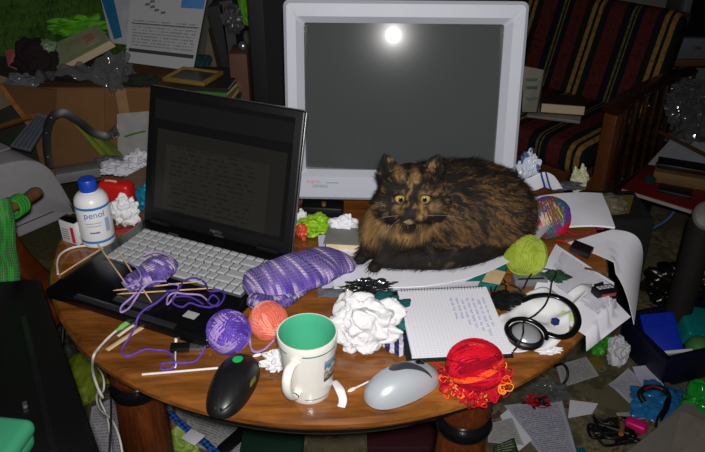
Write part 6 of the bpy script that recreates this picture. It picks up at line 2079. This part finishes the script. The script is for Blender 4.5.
board('card', 'dull yellow card behind the beige translucent packet', 'card', [P(606, 216, 0.4045), P(629, 213, 0.4045), P(634, 196, 0.4045), P(616, 196, 0.4045)], 0.003, mat('card_yellow', (134, 112, 34), 0.6))
bs = thing('carton', 'tall dark carton standing behind the hanging white sheet', 'box', (0.82, 1.985, 0))
bm = B(); cube(bm, (0, 0, 0.20), (0.185, 0.20, 0.40), bev=0.003); o = obj('body', bm, mat('carton_black', (24, 24, 24), 0.8), bs)
bm = B(); cube(bm, (0, -0.03, 0.4015), (0.18, 0.13, 0.003)); obj('flap', bm, mat('carton_black_flap', (30, 30, 28), 0.8), bs)
# bin liner and the beads
bm = crumple((1.12, 1.99, 0.08), (0.14, 0.11, 0.10), 120, 0.35, 1.6, 6, 0.0005); solo('bin_bag', 'brownish black crumpled bin bag on the floor behind the blue basket', 'bag', bm, M['bin_liner'], smooth=50)
bm = crumple((1.27, 1.86, 0.07), (0.12, 0.12, 0.09), 121, 0.35, 1.6, 5, 0.0005); solo('bin_bag', 'second brownish black bin bag at the right edge of the floor', 'bag', bm, M['bin_liner'], smooth=50)
rw_ = thing('bead_strip', 'short row of small glinting white beads on the bin bag', 'beads', P(688, 272, 0.22))
for k in range(5):
    bm = B(); ellips(bm, P(689 - 0.9 * k, 259 + 4.6 * k, 0.22), (0.0055, 0.0055, 0.0055), sub=2); obj('bead', bm, M['white_plastic'], rw_, 60, world=True)
bm = B(); tube(bm, [P(703, 262, 0.2) + Vector((0.014 * math.cos(a), 0.014 * math.sin(a), 0)) for a in [2 * PI * i / 16 for i in range(16)]], 0.004, 6, True); solo('ring', 'small yellow plastic ring at the right edge beside the beads', 'ring', bm, mat('ring_yellow', (150, 150, 40), 0.4), smooth=60)

# blue basket
bb_ = thing('storage_basket', 'dark navy open plastic basket holding coloured things on the floor', 'basket', (1.009, 1.734, 0), R(17))
m = mat('basket_navy', (16, 20, 46), 0.45)
w_, d_, h_ = 0.28, 0.20, 0.11
bm = B()
for c_, s_ in (((0, -d_ / 2, h_ / 2), (w_, 0.008, h_)), ((0, d_ / 2, h_ / 2), (w_, 0.008, h_)), ((-w_ / 2, 0, h_ / 2), (0.008, d_ + 0.008, h_)), ((w_ / 2, 0, h_ / 2), (0.008, d_ + 0.008, h_)), ((0, 0, 0.005), (w_, d_, 0.008))): cube(bm, c_, s_, bev=0.002)
o = obj('body', bm, m, bb_)
bm = B()
for c_, s_ in (((0, -d_ / 2 - 0.006, h_), (w_ + 0.03, 0.022, 0.014)), ((0, d_ / 2 + 0.006, h_), (w_ + 0.03, 0.022, 0.014)), ((-w_ / 2 - 0.006, 0, h_), (0.022, d_ + 0.03, 0.014)), ((w_ / 2 + 0.006, 0, h_), (0.022, d_ + 0.03, 0.014))): cube(bm, c_, s_, bev=0.004)
obj('rim', bm, m, bb_)


def inb(x, y, z): return Matrix.Translation((1.009, 1.734, 0)) @ Matrix.Rotation(R(17), 4, 'Z') @ Vector((x, y, z))


fc_ = inb(-0.068, 0.02, 0.085)
bm = B(); cube(bm, fc_, (0.10, 0.13, 0.045), rot=(R(30), R(-10), R(-4)), bev=0.004); bk_b = solo('toy_box', 'bright blue flat box in the navy basket', 'box', bm, mat('blue_bright', (26, 52, 190), 0.35))
bm = B(); cube(bm, inb(-0.062, -0.055, 0.075), (0.08, 0.010, 0.03), rot=(R(30), R(-10), R(-4)), bev=0.002); solo('card', 'white card edge in front of the blue box in the basket', 'card', bm, M['white_paper'])
bm = B(); cube(bm, inb(0.062, 0.028, 0.085), (0.10, 0.12, 0.06), rot=(R(16), R(12), R(0)), bev=0.010, seg=3); solo('plastic_tub', 'turquoise plastic tub in the navy basket', 'tub', bm, mat('turquoise', (18, 124, 124), 0.35))
bm = B(); ellips(bm, inb(0.012, -0.055, 0.075), (0.038, 0.038, 0.038), sub=4); solo('ball', 'dull green ball at the front of the navy basket', 'ball', bm, mat('ball_green', (64, 128, 60), 0.6), smooth=60)
# ================================================================== litter on the floor
def fsheet(name, label, cat, px, m, z=0.0015, amp=0.006, seed=1, th=0.001, fold=None, fz=None):
    q = [P(x, y, z + (fz[i] if fz else 0)) for i, (x, y) in enumerate(px)]
    bm = sheet(q, 12, 12, amp, 14, seed, th, fold, keep=z)
    return solo(name, label, cat, bm, m, smooth=80)


pm = [paper_mat('floor_print_%s' % k, b_, i_, l_, (0.08, 0.92, 0.06, 0.94), 0.6, w_) for k, b_, i_, l_, w_ in (('a', (176, 176, 190), (96, 96, 110), 30, 40), ('b', (176, 176, 176), (110, 110, 110), 14, 30), ('c', (190, 188, 196), (120, 120, 130), 20, 30))]
fsheet('paper_sheet', 'large printed table sheet on the carpet below the red yarn ball', 'paper', [(545, 462), (578, 458), (561, 398), (504, 406)], pm[0], 0.006, 0.004, 2)
fsheet('paper_sheet', 'small typed white sheet on the carpet beside the right table leg', 'paper', [(488, 442), (524, 446), (512, 418), (488, 424)], pm[1], 0.012, 0.003, 3)
fsheet('paper_sheet', 'white sheet folded under the small typed sheet on the carpet', 'paper', [(518, 452), (532, 440), (508, 410), (500, 416)], M['white_paper'], 0.009, 0.003, 4)
fsheet('booklet', 'dark green printed booklet on the carpet beside the right table leg', 'booklet', [(492, 456), (520, 456), (514, 438), (494, 446)], paper_mat('green_booklet', (44, 60, 40), (150, 160, 130), 6, (0.1, 0.9, 0.1, 0.9), 0.7, 10), 0.016, 0.002, 5)
fsheet('paper_sheet', 'printed white sheet on the carpet under the table\'s right edge', 'paper', [(562, 388), (599, 376), (586, 357), (556, 366)], pm[1], 0.01, 0.004, 6)
fsheet('envelope', 'blank white envelope on the carpet beside the large printed sheet', 'envelope', [(568, 418), (592, 414), (598, 404), (570, 400)], M['white_paper'], 0.004, 0.002, 7)
fsheet('paper_sheet', 'folded white sheet on the carpet in front of the navy basket', 'paper', [(632, 406), (652, 390), (628, 370), (608, 385)], pm[2], 0.004, 0.006, 8)
fsheet('paper_sheet', 'pale lavender sheet against the front of the navy basket', 'paper', [(644, 392), (666, 390), (650, 366), (632, 368)], M['lavender_paper'], 0.02, 0.008, 9)
fsheet('paper_scrap', 'narrow printed white slip on the carpet above the black tangle', 'paper', [(621, 421), (650, 418), (646, 411), (616, 413)], pm[1], 0.004, 0.001, 10)
bm = crumple(P(618, 352, 0.05), (0.034, 0.04, 0.055), 131, 0.3, 1.5, 5, 0.0005); solo('paper_scrap', 'crumpled white paper beside the navy basket\'s left corner', 'paper', bm, M['white_paper'], smooth=40)
fsheet('cloth', 'dull yellow cloth corner on the carpet under the table\'s right edge', 'cloth', [(588, 374), (604, 366), (598, 356), (586, 360)], mat('cloth_mustard', (120, 104, 24), 0.9), 0.004, 0.004, 12)
bm = crumple(P(596, 340, 0.05), (0.05, 0.05, 0.045), 132, 0.25, 1.4, 5, 0.0005); solo('plastic_bag', 'bright green plastic bag on the floor under the drooping letter', 'bag', bm, mat('bag_green', (60, 160, 30), 0.4), smooth=60)
ctn = thing('carton', 'white carton with lime striped edges under the drooping letter', 'box', P(584, 356, 0) + Vector((0, 0.10, 0)), R(25))
bm = B(); cube(bm, (0, 0, 0.12), (0.10, 0.12, 0.24), bev=0.002); o = obj('body', bm, mat('carton_grey', (120, 120, 118), 0.6), ctn)
for i in (-1, 1):
    bm = B(); cube(bm, (i * 0.035, -0.0605, 0.12), (0.008, 0.002, 0.23)); obj('stripe', bm, mat('stripe_lime', (120, 150, 50), 0.5), o)
# odds and ends
c = P(635, 429, 0)
t_ = thing('plastic_toy', 'bright pink plastic piece on the carpet above the black tangle', 'toy', (c.x, c.y, 0.0005), R(-35))
bm = B(); cube(bm, (0, 0, 0.014), (0.056, 0.032, 0.026), bev=0.007, seg=3); obj('body', bm, mat('pink_bright', (226, 20, 120), 0.4), t_)
bm = B(); tube(bm, [(-0.03, 0, 0.014), (-0.042, 0, 0.014)], 0.008, 10); obj('cap', bm, M['black_plastic'], t_)
rnd = random.Random(9)
bm = B(); c0 = P(610, 434, 0)
for k in range(9):
    pts = [(c0.x + rnd.uniform(-.06, .07), c0.y + rnd.uniform(-.045, .045), rnd.uniform(0.006, 0.03)) for _ in range(6)]
    tube(bm, spline(pts, 5, True), 0.0042, 6, True)
solo('cable', 'tangled heap of black cable on the carpet beside the pink piece', 'cable', bm, M['cable_black'], smooth=60)
bm = B(); tube(bm, spline([P(620, 418, 0.012), P(622, 426, 0.03), P(621, 434, 0.04)], 3), 0.007, 10); solo('wooden_peg', 'short wooden peg sticking out of the black cable tangle', 'peg', bm, M['pale_wood'], smooth=60)
bm = crumple(P(660, 402, 0.03), (0.09, 0.075, 0.03), 134, 0.35, 1.7, 5, 0.0005); solo('plastic_bag', 'sky blue translucent plastic bag lying on the carpet', 'bag', bm, mat('bag_sky', (40, 112, 170), 0.25), smooth=50)
bm = crumple(P(684, 398, 0.02), (0.06, 0.05, 0.02), 135, 0.45, 2.0, 5, 0.0005); solo('plastic_bag', 'clear crinkled bag between blue bag and navy basket', 'bag', bm, M['clear_film'], smooth=40)
bm = B(); tube(bm, spline([P(644, 402, 0.05), P(640, 394, 0.06), P(646, 388, 0.066), P(660, 388, 0.064), P(668, 395, 0.06), P(666, 408, 0.05), P(660, 418, 0.05), P(658, 428, 0.03)], 6), 0.0085, 8); solo('strap', 'black looped strap lying on the sky blue bag', 'strap', bm, M['cable_black'], smooth=60)
bm = B(); tube(bm, spline([P(645, 389, 0.075), P(653, 386, 0.078), P(660, 388, 0.075)], 4), 0.004, 8); solo('clip', 'small dark red clip on the black looped strap', 'clip', bm, mat('clip_red', (130, 24, 26), 0.4), smooth=60)
bm = crumple(P(703, 406, 0.07), (0.062, 0.06, 0.07), 136, 0.22, 1.6, 5, 0.0005); solo('plastic_bag', 'glossy bright green plastic bag at the right edge of the floor', 'bag', bm, mat('bag_gloss_green', (30, 150, 50), 0.12, spec=0.8), smooth=50)
gb_ = thing('cardboard_box', 'grey open cardboard box with raised flaps in the lower right corner', 'box', P(676, 452, 0) + Vector((0.06, 0.0, 0)), R(38))
m = mat('box_grey', (120, 116, 108), 0.75, var=0.06)
gp = P(676, 452, 0) + Vector((0.06, 0, 0))
bm = B(); cube(bm, (0, 0, 0.05), (0.20, 0.16, 0.10)); obj('body', bm, m, gb_)
obj('flap', board(None, '', '', [P(616, 460, 0.10), P(668, 466, 0.10), P(681, 411, 0.12), P(672, 416, 0.12)], 0.004, None), m, gb_, world=True)
obj('flap', board(None, '', '', [P(668, 466, 0.10), P(716, 466, 0.10), P(712, 424, 0.13), P(681, 411, 0.12)], 0.004, None), mat('box_grey_light', (132, 124, 112), 0.75), gb_, world=True)
rnd = random.Random(12)
bm = B(); c0 = P(535, 402, 0.02)
for k in range(12):
    pts = [(c0.x + rnd.gauss(0, .022), c0.y + rnd.gauss(0, .014), rnd.uniform(0.012, 0.035)) for _ in range(5)]
    tube(bm, spline(pts, 4, True), 0.002, 5, True, mi=k % 2)
solo('yarn_tangle', 'small red and dark yarn tangle on the large printed sheet', 'yarn', bm, [Y['red'], M['cable_black']], smooth=60)
bm = crumple(P(546, 392, 0.025), (0.06, 0.04, 0.025), 138, 0.5, 2.2, 5, 0.0005); solo('plastic_bag', 'clear crinkled plastic wrap on the carpet behind the red yarn tangle', 'bag', bm, M['clear_film'], smooth=35)
bm = B(); tube(bm, spline([P(555, 366, 0.06), P(563, 364, 0.06), P(568, 372, 0.05), P(565, 382, 0.03), P(556, 388, 0.02)], 6), 0.004, 8); solo('cable', 'black cable loop hanging below the table\'s right edge', 'cable', bm, M['cable_black'], smooth=60)
fsheet('card', 'small teal card at the bottom edge beside the large printed sheet', 'card', [(574, 456), (588, 456), (584, 447), (572, 449)], mat('card_teal', (20, 90, 110), 0.6), 0.003, 0.0, 14)

# under the table, left
bm = crumple(P(88, 372, 0.05), (0.075, 0.16, 0.05), 141, 0.2, 1.5, 5, 0.0005); solo('shopping_bag', 'olive lime shopping bag on the floor beside the black case', 'bag', bm, mat('bag_olive_lime', (120, 136, 24), 0.6), smooth=60)
bm = crumple(P(84, 342, 0.06), (0.10, 0.06, 0.05), 142, 0.35, 1.8, 5, 0.0005); solo('cloth', 'dark camouflage patterned cloth behind the olive lime bag', 'cloth', bm, mat('cloth_camo', (54, 56, 40), 0.9, var=0.7, scale=40), smooth=60)
fsheet('paper_sheet', 'white paper on the floor seen left of the table top', 'paper', [(66, 334), (84, 340), (82, 322), (68, 318)], M['white_paper'], 0.14, 0.004, 16)
bm = B(); tube(bm, spline([P(60, 300, 0.40), P(63, 322, 0.35), P(62, 345, 0.3)], 5), 0.005, 8); solo('cable', 'black cable running down beside the laptop\'s left corner', 'cable', bm, M['cable_black'], smooth=60)
fsheet('newspaper', 'grey newspaper spread on the floor left of the table leg', 'newspaper', [(86, 460), (132, 466), (118, 398), (92, 408)], pm[2], 0.004, 0.008, 17)
fsheet('newspaper', 'grey newspaper spread on the floor right of the left table leg', 'newspaper', [(138, 462), (176, 466), (172, 396), (138, 392)], pm[0], 0.004, 0.006, 18)
fsheet('paper_sheet', 'white sheet on the floor behind the blue and white ribbon', 'paper', [(176, 440), (256, 470), (236, 424), (176, 400)], pm[1], 0.003, 0.006, 19)
cf = thing('carton', 'small open brown carton on the floor beside the left table leg', 'box', P(168, 444, 0), R(10))
bm = B(); cube(bm, (0, 0, 0.03), (0.07, 0.06, 0.06)); obj('body', bm, M['cardboard'], cf)
obj('flap', board(None, '', '', [P(153, 440, 0.06), P(158, 446, 0.06), P(170, 420, 0.10), P(166, 413, 0.10)], 0.003, None), M['cardboard'], cf, world=True)
obj('flap', board(None, '', '', [P(158, 446, 0.06), P(190, 444, 0.06), P(186, 420, 0.09), P(166, 413, 0.10)], 0.003, None), M['cardboard_light'], cf, world=True)
bm = crumple(P(178, 450, 0.05), (0.05, 0.03, 0.05), 145, 0.3, 1.6, 5, 0.0005); solo('plastic_bag', 'pale lime crumpled bag in front of the small open carton', 'bag', bm, mat('bag_pale_lime', (150, 178, 76), 0.5), smooth=60)
m, nt, b = newmat('ribbon_check')
tc = N(nt, 'ShaderNodeTexCoord'); ck = N(nt, 'ShaderNodeTexChecker', i_Scale=110.0); ck.inputs['Color1'].default_value = lin((40, 96, 190)); ck.inputs['Color2'].default_value = lin((16, 34, 90))
L(nt, tc.outputs['Object'], ck.inputs['Vector']); L(nt, ck.outputs[0], b.inputs['Base Color']); b.inputs['Roughness'].default_value = 0.6
bm = B(); tube(bm, spline([P(168, 412, 0.12), P(186, 428, 0.11), P(204, 442, 0.10), P(226, 462, 0.09)], 5), 0.010, 8, flat=0.15, up=(0, 0, 1)); rbn = solo('ribbon', 'blue checked woven ribbon lying across the carton', 'ribbon', bm, m, smooth=60)
bm = B(); c = P(193, 437, 0.115); cube(bm, c, (0.046, 0.038, 0.002), rot=(0, 0, R(-32)), bev=0.0009); solo('tag', 'blank white card tag lying on the blue checked ribbon', 'tag', bm, M['white_paper'])
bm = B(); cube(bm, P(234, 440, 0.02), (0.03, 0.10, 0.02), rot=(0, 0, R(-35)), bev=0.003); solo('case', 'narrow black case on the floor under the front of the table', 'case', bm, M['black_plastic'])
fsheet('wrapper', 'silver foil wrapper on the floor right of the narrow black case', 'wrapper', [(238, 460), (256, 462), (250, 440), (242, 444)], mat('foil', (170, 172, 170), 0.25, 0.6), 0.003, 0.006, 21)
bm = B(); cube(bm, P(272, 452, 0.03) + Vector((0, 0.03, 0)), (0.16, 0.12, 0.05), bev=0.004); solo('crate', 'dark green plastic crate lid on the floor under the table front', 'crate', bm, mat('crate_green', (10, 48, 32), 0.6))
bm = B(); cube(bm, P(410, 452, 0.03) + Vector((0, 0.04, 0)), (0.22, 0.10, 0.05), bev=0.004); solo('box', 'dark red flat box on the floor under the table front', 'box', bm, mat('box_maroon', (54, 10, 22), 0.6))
fsheet('paper_scrap', 'pale yellow green scrap on the floor beside the dark red box', 'paper', [(444, 458), (466, 458), (460, 440), (446, 442)], mat('scrap_olive', (150, 150, 110), 0.7), 0.004, 0.006, 22)
# ================================================================== camera, flash, dusk
cam = bpy.data.cameras.new('camera')
co = bpy.data.objects.new('camera', cam)
C.objects.link(co)
co.location = (0, 0, CAM_H)
co.rotation_euler = (R(90) - PITCH, 0, 0)
cam.sensor_width = 36
cam.lens = 36 * FOC / 705
cam.clip_start = 0.02
SC.camera = co
li = bpy.data.lights.new('camera_flash', 'SPOT')
li.energy = 74
li.spot_size = R(98)
li.spot_blend = 1.0
li.color = (1.0, 0.97, 0.95)
li.shadow_soft_size = 0.018
lo_ = bpy.data.objects.new('camera_flash', li)
C.objects.link(lo_)
lo_.location = (0.01, -0.03, CAM_H + 0.055)
lo_.rotation_euler = (R(90) - PITCH, 0, 0)
w = bpy.data.worlds.new('dusk')
SC.world = w
w.use_nodes = True
bg = w.node_tree.nodes['Background']
bg.inputs[0].default_value = (0.75, 0.8, 0.75, 1)
bg.inputs[1].default_value = 0.14
SC.view_settings.view_transform = 'Standard'
SC.view_settings.look = 'None'
SC.view_settings.gamma = 1.0
SC.view_settings.exposure = 0.0
SC.view_settings.use_curve_mapping = False
